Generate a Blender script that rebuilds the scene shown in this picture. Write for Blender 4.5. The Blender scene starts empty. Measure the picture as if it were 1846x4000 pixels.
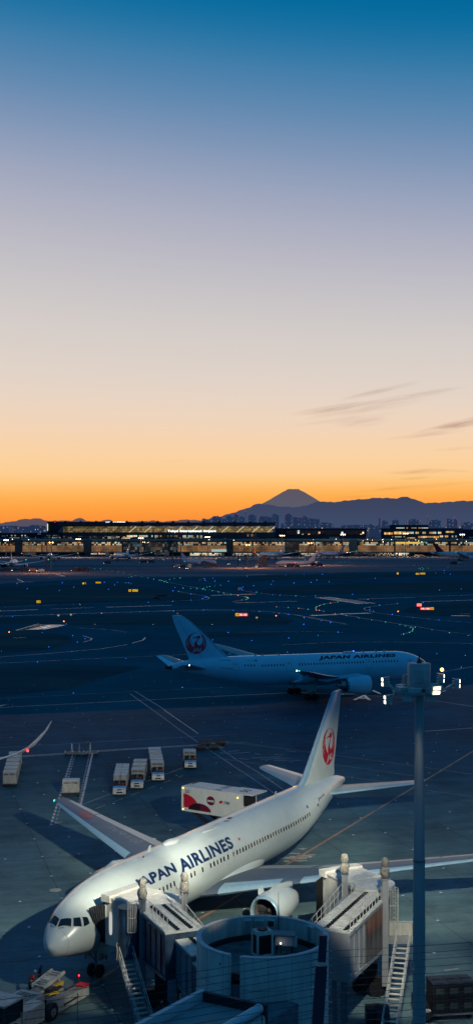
import bpy, bmesh, math, random
from mathutils import Vector, Matrix

# ------------------------------------------------------------------ survey
# focal length in photo pixels, eye height over the apron, horizon row
F, H, VH = 4880.0, 33.3, 2073.0
R = math.radians
rnd = random.Random(11)
scene = bpy.context.scene
COL = scene.collection


def G(u, v, z=0.0):
    """surveyed point of height z"""
    d = F * (H - z) / (v - VH)
    return Vector(((u - 923) / F * d, d, z))


def AT(u, v, d):
    """surveyed point at distance d"""
    return Vector(((u - 923) / F * d, d, H + (VH - v) / F * d))


# ------------------------------------------------------------------ materials
def new_mat(name):
    m = bpy.data.materials.new(name)
    m.use_nodes = True
    nt = m.node_tree
    for n in list(nt.nodes):
        if n.type != 'OUTPUT_MATERIAL':
            nt.nodes.remove(n)
    out = [n for n in nt.nodes if n.type == 'OUTPUT_MATERIAL'][0]
    return m, nt, out


def N(nt, t, **kw):
    n = nt.nodes.new(t)
    for k, v in kw.items():
        if hasattr(n, k) and not k.startswith('i_'):
            setattr(n, k, v)
    return n


def mat(name, c, rough=.5, metal=0., var=.18, scale=1.5, spec=.4, bump=0., coat=0., dirt=None, streak=None):
    """painted / plain surface with cloudy wear"""
    m, nt, out = new_mat(name)
    L = nt.links.new
    b = N(nt, 'ShaderNodeBsdfPrincipled')
    L(b.outputs[0], out.inputs[0])
    tc = N(nt, 'ShaderNodeTexCoord')
    no = N(nt, 'ShaderNodeTexNoise')
    no.inputs['Scale'].default_value = scale
    no.inputs['Detail'].default_value = 6
    no.inputs['Roughness'].default_value = .65
    src = tc.outputs['Object']
    if streak:
        mp = N(nt, 'ShaderNodeMapping')
        mp.inputs['Scale'].default_value = streak
        L(src, mp.inputs[0])
        src = mp.outputs[0]
    L(src, no.inputs['Vector'])
    mr = N(nt, 'ShaderNodeMapRange')
    mr.inputs['From Min'].default_value = .3
    mr.inputs['From Max'].default_value = .7
    L(no.outputs[0], mr.inputs['Value'])
    mx = N(nt, 'ShaderNodeMix', data_type='RGBA')
    dk = dirt or tuple(x * (1 - 2 * var) for x in c)
    lt = tuple(min(1, x * (1 + var * .5)) for x in c)
    mx.inputs['A'].default_value = (*dk, 1) if False else (0, 0, 0, 1)
    mx.inputs[6].default_value = (*dk, 1)
    mx.inputs[7].default_value = (*lt, 1)
    L(mr.outputs[0], mx.inputs[0])
    L(mx.outputs[2], b.inputs['Base Color'])
    b.inputs['Roughness'].default_value = rough
    b.inputs['Metallic'].default_value = metal
    b.inputs['Specular IOR Level'].default_value = spec
    b.inputs['Coat Weight'].default_value = coat
    if bump:
        bp = N(nt, 'ShaderNodeBump')
        bp.inputs['Strength'].default_value = bump
        bp.inputs['Distance'].default_value = .03
        L(no.outputs[0], bp.inputs['Height'])
        L(bp.outputs[0], b.inputs['Normal'])
    return m


def glow(name, c, s):
    m, nt, out = new_mat(name)
    e = N(nt, 'ShaderNodeEmission')
    e.inputs[0].default_value = (*c, 1)
    e.inputs[1].default_value = s
    nt.links.new(e.outputs[0], out.inputs[0])
    return m


def lit_glass(name, cols, strength, cell, thr=.0, base=(.01, .02, .035), mortar=.12, big=.02, dim=.15, wn_off=0., flat=.35):
    """glazing with lit rooms behind it, one cell per pane"""
    m, nt, out = new_mat(name)
    L = nt.links.new
    b = N(nt, 'ShaderNodeBsdfPrincipled')
    b.inputs['Base Color'].default_value = (*base, 1)
    b.inputs['Roughness'].default_value = .35
    b.inputs['Specular IOR Level'].default_value = .25
    L(b.outputs[0], out.inputs[0])
    tc = N(nt, 'ShaderNodeTexCoord')
    off = N(nt, 'ShaderNodeVectorMath', operation='ADD')
    off.inputs[1].default_value = (wn_off + 1000.37, 1000.37, 1000.37)
    L(tc.outputs['Object'], off.inputs[0])
    dv = N(nt, 'ShaderNodeVectorMath', operation='DIVIDE')
    dv.inputs[1].default_value = (cell[0], 1e5, cell[1])
    L(off.outputs[0], dv.inputs[0])
    fl = N(nt, 'ShaderNodeVectorMath', operation='FLOOR')
    L(dv.outputs[0], fl.inputs[0])
    fr = N(nt, 'ShaderNodeVectorMath', operation='FRACTION')
    L(dv.outputs[0], fr.inputs[0])
    wn = N(nt, 'ShaderNodeTexWhiteNoise', noise_dimensions='3D')
    L(fl.outputs[0], wn.inputs['Vector'])
    sx = N(nt, 'ShaderNodeSeparateXYZ')
    L(fr.outputs[0], sx.inputs[0])
    def gt(sock, val):
        g = N(nt, 'ShaderNodeMath', operation='GREATER_THAN')
        L(sock, g.inputs[0])
        g.inputs[1].default_value = val
        return g.outputs[0]
    def mul(a, c):
        g = N(nt, 'ShaderNodeMath', operation='MULTIPLY')
        for i, s in enumerate((a, c)):
            if isinstance(s, (int, float)):
                g.inputs[i].default_value = s
            else:
                L(s, g.inputs[i])
        return g.outputs[0]
    pane = mul(gt(sx.outputs[0], mortar), gt(sx.outputs[2], mortar))
    ramp = N(nt, 'ShaderNodeValToRGB')
    ramp.color_ramp.interpolation = 'CONSTANT'
    el = ramp.color_ramp.elements
    n = len(cols)
    el[0].position = 0
    el[0].color = (*cols[0], 1)
    el[1].position = 1 / n
    el[1].color = (*cols[min(1, n - 1)], 1)
    for i in range(2, n):
        e = el.new(i / n)
        e.color = (*cols[i], 1)
    sc = N(nt, 'ShaderNodeSeparateColor')
    L(wn.outputs['Color'], sc.inputs[0])
    L(sc.outputs[0], ramp.inputs[0])
    no = N(nt, 'ShaderNodeTexNoise')
    no.inputs['Scale'].default_value = big
    no.inputs['Detail'].default_value = 4
    L(off.outputs[0], no.inputs['Vector'])
    mr = N(nt, 'ShaderNodeMapRange')
    mr.inputs[1].default_value = .36
    mr.inputs[2].default_value = .62
    mr.inputs[3].default_value = dim
    mr.inputs[4].default_value = 1.0
    L(no.outputs[0], mr.inputs[0])
    lum = mul(mul(mr.outputs[0], pane), strength)
    if thr > 0:
        lum = mul(lum, gt(sc.outputs[1], thr))
    else:
        mr2 = N(nt, 'ShaderNodeMapRange')
        mr2.inputs[1].default_value = 0
        mr2.inputs[2].default_value = 1
        mr2.inputs[3].default_value = flat
        mr2.inputs[4].default_value = 1.6 - flat
        L(sc.outputs[2], mr2.inputs[0])
        lum = mul(lum, mr2.outputs[0])
    L(ramp.outputs[0], b.inputs['Emission Color'])
    L(lum, b.inputs['Emission Strength'])
    return m


# ------------------------------------------------------------------ meshes
class MB:
    def __init__(s):
        s.V, s.Fc, s.MI, s.mi = [], [], [], 0

    def v(s, p):
        s.V.append(tuple(p))
        return len(s.V) - 1

    def f(s, idx):
        s.Fc.append(tuple(idx))
        s.MI.append(s.mi)

    def poly(s, pts):
        s.f([s.v(p) for p in pts])

    def hexa(s, p):
        i = [s.v(q) for q in p]
        for q in ((0, 3, 2, 1), (4, 5, 6, 7), (0, 1, 5, 4), (1, 2, 6, 5), (2, 3, 7, 6), (3, 0, 4, 7)):
            s.f([i[k] for k in q])

    def bx(s, x0, x1, y0, y1, z0, z1):
        s.hexa([(x0, y0, z0), (x1, y0, z0), (x1, y1, z0), (x0, y1, z0), (x0, y0, z1), (x1, y0, z1), (x1, y1, z1), (x0, y1, z1)])

    def box(s, c, size, rz=0., mtx=None):
        m = mtx or Matrix.Rotation(rz, 3, 'Z')
        c = Vector(c)
        h = [x / 2 for x in size]
        s.hexa([c + m @ Vector((a * h[0], b * h[1], k * h[2])) for k in (-1, 1) for a, b in ((-1, -1), (1, -1), (1, 1), (-1, 1))])

    def beam(s, p0, p1, w, h, up=(0, 0, 1)):
        """rectangular bar from p0 to p1"""
        p0, p1 = Vector(p0), Vector(p1)
        d = (p1 - p0).normalized()
        up = Vector(up)
        if abs(d.dot(up)) > .98:
            up = Vector((0, 1, 0))
        sd = d.cross(up).normalized() * (w / 2)
        u = sd.cross(d).normalized() * (h / 2)
        s.hexa([p0 - sd - u, p0 + sd - u, p1 + sd - u, p1 - sd - u, p0 - sd + u, p0 + sd + u, p1 + sd + u, p1 - sd + u])

    def loft(s, rings, cap0=True, cap1=True, closed=True):
        ids = [[s.v(p) for p in r] for r in rings]
        n = len(rings[0])
        for a, b in zip(ids, ids[1:]):
            for i in range(n if closed else n - 1):
                j = (i + 1) % n
                s.f((a[i], a[j], b[j], b[i]))
        if cap0:
            s.f(ids[0][::-1])
        if cap1:
            s.f(ids[-1])

    def tube(s, p0, p1, r0, r1=None, n=8, caps=True):
        p0, p1 = Vector(p0), Vector(p1)
        r1 = r0 if r1 is None else r1
        d = (p1 - p0).normalized()
        a = d.orthogonal().normalized()
        b = d.cross(a)
        ring = lambda p, r: [p + (a * math.cos(t) + b * math.sin(t)) * r for t in [2 * math.pi * i / n for i in range(n)]]
        s.loft([ring(p0, r0), ring(p1, r1)], caps, caps)

    def path(s, pts, r, n=6):
        for a, b in zip(pts, pts[1:]):
            s.tube(a, b, r, n=n)

    def lathe(s, prof, o=(0, 0, 0), axis='x', n=24, cap0=False, cap1=False):
        o = Vector(o)
        rings = []
        for t, r in prof:
            ring = []
            for i in range(n):
                a = 2 * math.pi * i / n
                c, k = r * math.cos(a), r * math.sin(a)
                ring.append(o + (Vector((t, c, k)) if axis == 'x' else Vector((c, k, t)) if axis == 'z' else Vector((c, t, k))))
            rings.append(ring)
        s.loft(rings, cap0, cap1)

    def ball(s, c, r, n=10, sq=(1, 1, 1)):
        c = Vector(c)
        rings = []
        for i in range(1, n):
            t = math.pi * i / n
            rings.append([c + Vector((r * sq[0] * math.sin(t) * math.cos(2 * math.pi * k / n), r * sq[1] * math.sin(t) * math.sin(2 * math.pi * k / n), r * sq[2] * math.cos(t))) for k in range(n)])
        s.loft(rings)

    def ribbon(s, pts, w, z):
        """flat painted line"""
        P = [Vector((p[0], p[1])) for p in pts]
        L, Rr = [], []
        for i, p in enumerate(P):
            a = P[max(0, i - 1)]
            b = P[min(len(P) - 1, i + 1)]
            d = (b - a).normalized()
            n = Vector((-d.y, d.x)) * (w / 2)
            L.append(s.v((p.x + n.x, p.y + n.y, z)))
            Rr.append(s.v((p.x - n.x, p.y - n.y, z)))
        for i in range(len(P) - 1):
            s.f((Rr[i], Rr[i + 1], L[i + 1], L[i]))

    def build(s, name, mats, parent=None, local=False, smooth=True, angle=32):
        me = bpy.data.meshes.new(name)
        V = s.V
        if parent is not None and not local:
            inv = parent.matrix_basis.inverted()
            if parent.parent is not None:
                inv = inv @ parent.parent.matrix_basis.inverted()
            V = [tuple(inv @ Vector(p)) for p in V]
        me.from_pydata(V, [], s.Fc)
        mats = mats if isinstance(mats, (list, tuple)) else [mats]
        for m in mats:
            me.materials.append(m)
        if len(mats) > 1:
            for p, i in zip(me.polygons, s.MI):
                p.material_index = min(i, len(mats) - 1)
        bm = bmesh.new()
        bm.from_mesh(me)
        bmesh.ops.remove_doubles(bm, verts=bm.verts, dist=1e-5)
        bmesh.ops.recalc_face_normals(bm, faces=bm.faces)
        bm.to_mesh(me)
        bm.free()
        if smooth:
            me.shade_smooth()
            me.set_sharp_from_angle(angle=R(angle))
        o = bpy.data.objects.new(name, me)
        COL.objects.link(o)
        if parent is not None:
            o.parent = parent
        return o


def tag(o, label=None, cat=None, group=None, kind=None):
    if label:
        o['label'] = label
    if cat:
        o['category'] = cat
    if group:
        o['group'] = group
    if kind:
        o['kind'] = kind
    return o


def thing(name, label, cat, loc=(0, 0, 0), rz=0., group=None):
    o = bpy.data.objects.new(name, None)
    COL.objects.link(o)
    o.location = loc
    o.rotation_euler = (0, 0, rz)
    o.empty_display_size = .2
    o.matrix_basis = Matrix.Translation(Vector(loc)) @ Matrix.Rotation(rz, 4, 'Z')
    return tag(o, label, cat, group)


def struct(mb, name, m, **kw):
    return tag(mb.build(name, m, **kw), kind='structure')


def kids(o):
    return [c for c in COL.objects if c.parent == o]


def dup(root, loc, rz=None, label=None, group=None, scale=None):
    r = root.copy()
    COL.objects.link(r)
    r.location = loc
    if rz is not None:
        r.rotation_euler = (0, 0, rz)
    if scale:
        r.scale = scale
    if label:
        r['label'] = label
    if group:
        r['group'] = group
    for ch in kids(root):
        c = ch.copy()
        COL.objects.link(c)
        c.parent = r
        for g in kids(ch):
            d = g.copy()
            COL.objects.link(d)
            d.parent = c
    return r


def text_bm(body, size=1., bold=0., shear=0., space=1., cuts=0, wide=1.):
    """flat letter outlines (origin: left end of the baseline) cut into strips so they can bend"""
    cu = bpy.data.curves.new('letters', 'FONT')
    cu.body = body
    cu.size = size
    cu.offset = bold
    cu.shear = shear
    cu.space_character = space
    cu.resolution_u = 4
    ob = bpy.data.objects.new('letters', cu)
    COL.objects.link(ob)
    dg = bpy.context.evaluated_depsgraph_get()
    me = bpy.data.meshes.new_from_object(ob.evaluated_get(dg))
    bpy.data.objects.remove(ob)
    bpy.data.curves.remove(cu)
    bm = bmesh.new()
    bm.from_mesh(me)
    bpy.data.meshes.remove(me)
    x0 = min(v.co.x for v in bm.verts)
    for v in bm.verts:
        v.co.x = (v.co.x - x0) * wide
    if cuts:
        y0 = min(v.co.y for v in bm.verts)
        y1 = max(v.co.y for v in bm.verts)
        for i in range(1, cuts):
            bmesh.ops.bisect_plane(bm, geom=bm.verts[:] + bm.edges[:] + bm.faces[:], plane_co=(0, y0 + (y1 - y0) * i / cuts, 0), plane_no=(0, 1, 0))
    return bm


def letters(body, name, m, parent, fn, size=1., width=None, local=True, **kw):
    """letters laid on a surface by fn(x, y)"""
    bm = text_bm(body, size, **kw)
    if width:
        w = max(v.co.x for v in bm.verts)
        for v in bm.verts:
            v.co.x *= width / w
    mb = MB()
    for v in bm.verts:
        v.index = mb.v(fn(v.co.x, v.co.y))
    for f in bm.faces:
        mb.f([v.index for v in f.verts])
    bm.free()
    return mb.build(name, m, parent, local=local, smooth=False)


def pchip(tab):
    """smooth monotone curve through (x, y) pairs"""
    xs = [a for a, _ in tab]
    ys = [b for _, b in tab]
    n = len(xs)
    d = [(ys[i + 1] - ys[i]) / (xs[i + 1] - xs[i]) for i in range(n - 1)]
    m = [d[0]] + [0 if d[i - 1] * d[i] <= 0 else 2 * d[i - 1] * d[i] / (d[i - 1] + d[i]) for i in range(1, n - 1)] + [d[-1]]

    def g(x):
        if x <= xs[0]:
            return ys[0]
        if x >= xs[-1]:
            return ys[-1]
        i = 0
        while xs[i + 1] < x:
            i += 1
        h = xs[i + 1] - xs[i]
        t = (x - xs[i]) / h
        return (2 * t ** 3 - 3 * t * t + 1) * ys[i] + (t ** 3 - 2 * t * t + t) * h * m[i] + (-2 * t ** 3 + 3 * t * t) * ys[i + 1] + (t ** 3 - t * t) * h * m[i + 1]
    return g


def in_poly(x, y, P):
    c = False
    j = len(P) - 1
    for i in range(len(P)):
        if (P[i][1] > y) != (P[j][1] > y) and x < (P[j][0] - P[i][0]) * (y - P[i][1]) / (P[j][1] - P[i][1]) + P[i][0]:
            c = not c
        j = i
    return c


# crane roundel, viewer's frame, unit circle
CRANE = [(-.2, -.36), (-.17, -.33), (-.17, -.05), (-.07, .16), (.13, .37), (.2, .5), (-.47, .5), (.07, .62), (.15, .7), (.25, .73), (.36, .7), (.45, .6), (.37, .48), (.2, .33), (.09, .14), (.1, -.02), (.2, -.16), (.33, -.2), (.5, -.12), (.63, .09), (.65, .4), (.53, .74), (.33, .93), (.13, .985), (-.2, .94), (-.43, .79), (-.57, .56), (-.61, .3), (-.53, .05), (-.37, -.19)]
SLITS = [((-.93, .3), (-.7, -.1)), ((-.97, .0), (-.72, -.32)), ((.93, .3), (.72, -.1)), ((.97, 0), (.75, -.3)), ((-.82, .55), (-.7, .2)), ((.82, .55), (.72, .2))]


def roundel(mb, fn, n=90):
    def seg(px, py, a, b):
        ax, ay = a
        dx, dy = b[0] - ax, b[1] - ay
        t = max(0, min(1, ((px - ax) * dx + (py - ay) * dy) / (dx * dx + dy * dy)))
        return math.hypot(px - ax - t * dx, py - ay - t * dy)
    ids = {}
    def V(i, j):
        if (i, j) not in ids:
            ids[i, j] = mb.v(fn(-1 + 2 * i / n, -1 + 2 * j / n))
        return ids[i, j]
    for i in range(n):
        for j in range(n):
            x, y = -1 + 2 * (i + .5) / n, -1 + 2 * (j + .5) / n
            if x * x + y * y > 1 or in_poly(x, y, CRANE):
                continue
            if any(seg(x, y, a, b) < .022 for a, b in SLITS):
                continue
            mb.f((V(i, j), V(i + 1, j), V(i + 1, j + 1), V(i, j + 1)))
# ------------------------------------------------------------------ camera
cam = bpy.data.cameras.new('camera')
cam.sensor_fit = 'HORIZONTAL'
cam.sensor_width = 36
cam.lens = 36 * F / 1846
cam.shift_y = 73 / 1846
cam.clip_start = .5
cam.clip_end = 400000
co = bpy.data.objects.new('camera', cam)
co.location = (0, 0, H)
co.rotation_euler = (R(90), 0, 0)
COL.objects.link(co)
scene.camera = co
scene.view_settings.view_transform = 'Standard'
scene.view_settings.look = 'None'
scene.view_settings.exposure = 0
scene.cycles.use_denoising = True
scene.cycles.max_bounces = 6
scene.cycles.diffuse_bounces = 3
scene.cycles.sample_clamp_indirect = 4
scene.cycles.caustics_reflective = False
scene.cycles.caustics_refractive = False


# ------------------------------------------------------------------ dusk sky
def lin(r, g, b):
    f = lambda c: c / 12.92 if c <= .04045 else ((c + .055) / 1.055) ** 2.4
    return (f(r / 255), f(g / 255), f(b / 255))


def make_world():
    w = bpy.data.worlds.new('World')
    scene.world = w
    w.use_nodes = True
    nt = w.node_tree
    nt.nodes.clear()
    L = nt.links.new
    out = N(nt, 'ShaderNodeOutputWorld')
    bg = N(nt, 'ShaderNodeBackground')
    L(bg.outputs[0], out.inputs[0])
    tc = N(nt, 'ShaderNodeTexCoord')
    sx = N(nt, 'ShaderNodeSeparateXYZ')
    L(tc.outputs['Generated'], sx.inputs[0])
    X, Y, Z = sx.outputs

    def mt(op, a, b=None, clamp=False):
        n = N(nt, 'ShaderNodeMath', operation=op)
        n.use_clamp = clamp
        for i, s in enumerate((a, b)):
            if s is None:
                continue
            if isinstance(s, (int, float)):
                n.inputs[i].default_value = s
            else:
                L(s, n.inputs[i])
        return n.outputs[0]

    hyp = mt('SQRT', mt('ADD', mt('MULTIPLY', X, X), mt('MULTIPLY', Y, Y)))
    te = mt('DIVIDE', Z, mt('MAXIMUM', hyp, .001))           # tangent of elevation
    sa = mt('DIVIDE', X, mt('MAXIMUM', hyp, .001))            # sine of azimuth off west
    ca = mt('DIVIDE', Y, mt('MAXIMUM', hyp, .001))
    # the glow sits left of the view axis, so the blue comes down further on the right
    k = mt('MULTIPLY', mt('MULTIPLY', sa, .10), mt('MINIMUM', mt('MULTIPLY', mt('SUBTRACT', mt('MAXIMUM', te, 0), .05), 5), 1))
    t = mt('ADD', te, k)
    t = mt('DIVIDE', t, .46, clamp=True)
    ramp = N(nt, 'ShaderNodeValToRGB')
    ramp.color_ramp.interpolation = 'B_SPLINE'
    stops = [(2073, 238, 126, 56), (2040, 250, 140, 52), (2000, 254, 154, 60), (1950, 255, 171, 74), (1900, 255, 191, 106), (1850, 254, 208, 148), (1750, 249, 210, 168), (1650, 240, 213, 188), (1500, 226, 212, 201), (1250, 208, 203, 201), (1000, 187, 185, 196), (750, 158, 166, 190), (500, 112, 143, 180), (250, 60, 125, 170), (60, 2, 111, 161), (-150, 0, 98, 150)]
    cr = ramp.color_ramp
    for i, s in enumerate(stops):
        p = (VH - s[0]) / F / .46
        if i < 2:
            e = cr.elements[i]
            e.position = min(1, p)
        else:
            e = cr.elements.new(min(1, p))
        e.color = (*lin(*s[1:]), 1)
    L(t, ramp.inputs[0])
    # overhead and away from the sunset the dome is deep teal blue
    up = N(nt, 'ShaderNodeMapRange', interpolation_type='SMOOTHSTEP')
    up.inputs[1].default_value = .42
    up.inputs[2].default_value = .95
    L(te, up.inputs[0])
    m1 = N(nt, 'ShaderNodeMix', data_type='RGBA')
    m1.inputs[7].default_value = (.012, .112, .285, 1)
    L(up.outputs[0], m1.inputs[0])
    L(ramp.outputs[0], m1.inputs[6])
    east = N(nt, 'ShaderNodeMapRange', interpolation_type='SMOOTHSTEP')
    east.inputs[1].default_value = .93
    east.inputs[2].default_value = .5
    L(ca, east.inputs[0])
    m2 = N(nt, 'ShaderNodeMix', data_type='RGBA')
    m2.inputs[7].default_value = (.012, .104, .260, 1)
    L(east.outputs[0], m2.inputs[0])
    L(m1.outputs[2], m2.inputs[6])

    # thin streaks of cloud low on the right: stretched noise, kept to soft patches of sky
    cv = N(nt, 'ShaderNodeCombineXYZ')
    L(mt('ADD', mt('MULTIPLY', sa, 14), mt('MULTIPLY', te, 12)), cv.inputs[0])
    L(mt('SUBTRACT', mt('MULTIPLY', te, 150), mt('MULTIPLY', sa, 26)), cv.inputs[1])
    no = N(nt, 'ShaderNodeTexNoise')
    no.inputs['Scale'].default_value = 1.7
    no.inputs['Detail'].default_value = 7
    no.inputs['Roughness'].default_value = .55
    no.inputs['Distortion'].default_value = .25
    L(cv.outputs[0], no.inputs['Vector'])

    def patch(u, v, ru, rv, slope):
        a0, e0 = (u - 923) / F, (VH - v) / F
        dx = mt('SUBTRACT', sa, a0)
        dy = mt('SUBTRACT', mt('SUBTRACT', te, e0), mt('MULTIPLY', dx, slope))
        a = mt('DIVIDE', dx, ru / F)
        b = mt('DIVIDE', dy, rv / F)
        r2 = mt('ADD', mt('MULTIPLY', a, a), mt('MULTIPLY', b, b))
        return mt('POWER', mt('SUBTRACT', 1, r2, clamp=True), 1.2)

    # (photo position, reach along, reach across, tilt, weight)
    acc = None
    for u, v, ru, rv, sl, wt in [(1340, 1592, 230, 17, .13, .75), (1480, 1530, 170, 13, .22, .5), (1580, 1556, 240, 14, .16, .6), (1430, 1600, 260, 20, .15, .42), (1400, 1643, 130, 32, .05, .42), (1330, 1640, 230, 12, .12, .25), (1800, 1660, 240, 20, .22, 1.0), (1650, 1702, 180, 11, .10, .42), (1800, 1755, 150, 9, .06, .25), (1640, 1845, 170, 11, .03, .6), (1740, 1842, 180, 7, -.06, .35), (1610, 1870, 70, 7, .06, .5), (1600, 1905, 260, 10, .08, .4), (1360, 1942, 120, 6, .06, .3), (680, 1802, 60, 6, 0., .2), (10, 1955, 50, 3, .18, .4)]:
        p = mt('MULTIPLY', patch(u, v, ru, rv, sl), wt)
        acc = p if acc is None else mt('MAXIMUM', acc, p)
    nr = N(nt, 'ShaderNodeMapRange')
    nr.inputs[1].default_value = .33
    nr.inputs[2].default_value = .62
    L(no.outputs[0], nr.inputs[0])
    cl = mt('MULTIPLY', mt('MULTIPLY', acc, mt('ADD', mt('MULTIPLY', nr.outputs[0], .85), .15)), .62, clamp=True)
    m3 = N(nt, 'ShaderNodeMix', data_type='RGBA')
    m3.blend_type = 'MULTIPLY'
    m3.inputs[7].default_value = (.46, .32, .33, 1)
    L(cl, m3.inputs[0])
    L(m2.outputs[2], m3.inputs[6])
    L(m3.outputs[2], bg.inputs[0])
    bg.inputs[1].default_value = 1.0


make_world()

# ------------------------------------------------------------------ shared materials
WHITE = mat('white_paint', (.44, .50, .48), .28, var=.05, scale=.6, spec=.5, coat=.5)
WING_GREY = mat('wing_grey', (.066, .092, .130), .45, var=.12, scale=.9)
WING_LIGHT = mat('wing_pale_grey', (.32, .34, .34), .35, var=.10, scale=.9)
SLAT = mat('bare_aluminium', (.27, .42, .50), .30, metal=.3, var=.06)
FUSE787 = mat('white_paint_shaded', (.32, .72, .84), .25, var=.05, scale=.5, coat=.6)  # white paint tinted blue: the taxiing jet's shade is in its colour
DARK = mat('dark_metal', (.02, .022, .026), .5, var=.2)
BLACK = mat('black_rubber', (.008, .009, .011), .7, var=.2)
GLASS = mat('dark_glass', (.006, .009, .014), .06, var=.1, spec=.8)
STEEL = mat('brushed_steel', (.32, .33, .33), .35, metal=.6, var=.15)
NAVY = mat('navy_lettering', (.004, .018, .075), .4, var=.1)
INK = mat('dark_lettering', (.006, .008, .014), .5, var=.1)
RED = mat('crane_red', (.42, .008, .022), .4, var=.08)
DARKRED = mat('maroon_print', (.12, .006, .022), .4, var=.08)
CREAM = mat('bridge_cream', (.56, .56, .50), .45, var=.14, scale=1.2, dirt=(.36, .36, .31), streak=(1, 1, .35))
CREAM2 = mat('bridge_roof_cream', (.62, .62, .56), .5, var=.12, scale=1.8, dirt=(.42, .41, .36))
GREYP = mat('grey_panel', (.30, .32, .33), .5, var=.15, scale=1.2, streak=(1, 1, .3))
BLUEGREY = mat('blue_grey_panel', (.16, .19, .22), .5, var=.25, scale=1.4, streak=(1, 1, .3))
CONC = mat('rendered_concrete', (.70, .64, .56), .8, var=.18, scale=1.1, bump=.15, streak=(1, 1, .22))
ROOFM = mat('flat_roof', (.20, .24, .25), .75, var=.22, scale=.7)
TARP = mat('grey_tarpaulin', (.30, .29, .25), .7, var=.35, scale=6, bump=.8)
YELLOW = mat('yellow_paint', (.62, .38, .02), .4, var=.15)
HOOD = mat('pale_blue_paint', (.22, .47, .70), .35, var=.08)
CRATE = mat('container_grey', (.30, .31, .29), .5, var=.18, scale=2.5, streak=(1, 1, .4))
CRATETOP = mat('container_top', (.58, .57, .53), .5, var=.1, scale=2)
FLOOD = glow('floodlight_glow', (1, .93, .68), 3.2)
FARLAMP = glow('far_lamp_glow', (1, .78, .5), 9)
ORLAMP = glow('orange_lamp_glow', (1, .38, .08), 10)
GREENL = glow('green_light', (.05, .9, .55), 2.6)
BLUEL = glow('blue_light', (.03, .17, 1), 4.2)
REDL = glow('red_light', (1, .03, .03), 9)
ORANGEL = glow('orange_light', (1, .25, .03), 5)
WHITEL = glow('white_light', (1, .95, .85), 7)
YELL = glow('amber_light', (1, .72, .1), 5)

# ------------------------------------------------------------------ ground
def ground_mat():
    m, nt, out = new_mat('apron_concrete')
    L = nt.links.new
    b = N(nt, 'ShaderNodeBsdfPrincipled')
    L(b.outputs[0], out.inputs[0])
    tc = N(nt, 'ShaderNodeTexCoord')
    mp = N(nt, 'ShaderNodeMapping')
    mp.inputs['Rotation'].default_value = (0, 0, R(-15.5))
    L(tc.outputs['Object'], mp.inputs[0])
    br = N(nt, 'ShaderNodeTexBrick')
    br.offset = 0
    br.inputs['Scale'].default_value = 1
    br.inputs['Mortar Size'].default_value = .042
    br.inputs['Mortar Smooth'].default_value = .3
    br.inputs['Brick Width'].default_value = 7.5
    br.inputs['Row Height'].default_value = 7.5
    br.inputs['Color1'].default_value = (.086, .152, .168, 1)
    br.inputs['Color2'].default_value = (.104, .177, .192, 1)
    br.inputs['Mortar'].default_value = (.042, .070, .078, 1)
    L(mp.outputs[0], br.inputs[0])
    def noise(s, d, a, bb, lo, hi, st=None):
        n = N(nt, 'ShaderNodeTexNoise')
        n.inputs['Scale'].default_value = s
        n.inputs['Detail'].default_value = d
        n.inputs['Roughness'].default_value = .7
        if st:
            q = N(nt, 'ShaderNodeMapping')
            q.inputs['Scale'].default_value = st
            L(mp.outputs[0], q.inputs[0])
            L(q.outputs[0], n.inputs[0])
        else:
            L(mp.outputs[0], n.inputs[0])
        r = N(nt, 'ShaderNodeMapRange')
        for i, x in enumerate((a, bb, lo, hi)):
            r.inputs[1 + i].default_value = x
        L(n.outputs[0], r.inputs[0])
        return r.outputs[0]
    def mulc(c, f):
        x = N(nt, 'ShaderNodeVectorMath', operation='SCALE')
        L(c, x.inputs[0])
        L(f, x.inputs[3])
        return x.outputs[0]
    c = mulc(br.outputs[0], noise(.35, 8, .3, .7, .72, 1.22))
    c = mulc(c, noise(.045, 4, .35, .65, .75, 1.2))
    c = mulc(c, noise(5, 4, .3, .7, .86, 1.12))
    c = mulc(c, noise(.5, 6, .35, .7, 1.1, .78, (.12, 1.2, 1)))
    c = mulc(c, noise(.16, 9, .56, .70, 1.0, .62))
    c = mulc(c, noise(.9, 5, .60, .72, 1.0, .70, (.05, 1.6, 1)))
    c = mulc(c, noise(.09, 3, .54, .57, 1.0, 1.14, (.4, .9, 1)))
    # past the stands the floodlight's fade is painted in: darker and bluer
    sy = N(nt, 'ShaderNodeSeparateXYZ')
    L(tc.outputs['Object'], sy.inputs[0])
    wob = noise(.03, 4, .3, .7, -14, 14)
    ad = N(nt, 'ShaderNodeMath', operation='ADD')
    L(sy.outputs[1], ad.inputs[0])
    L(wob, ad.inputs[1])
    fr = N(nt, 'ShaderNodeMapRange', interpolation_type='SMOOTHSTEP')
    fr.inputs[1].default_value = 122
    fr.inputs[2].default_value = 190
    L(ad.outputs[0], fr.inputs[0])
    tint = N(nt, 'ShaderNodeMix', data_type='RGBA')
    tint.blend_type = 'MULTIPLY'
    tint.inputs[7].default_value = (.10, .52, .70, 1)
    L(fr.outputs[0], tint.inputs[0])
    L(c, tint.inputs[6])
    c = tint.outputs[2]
    L(c, b.inputs['Base Color'])
    b.inputs['Roughness'].default_value = .8
    b.inputs['Specular IOR Level'].default_value = .12
    return m


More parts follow.
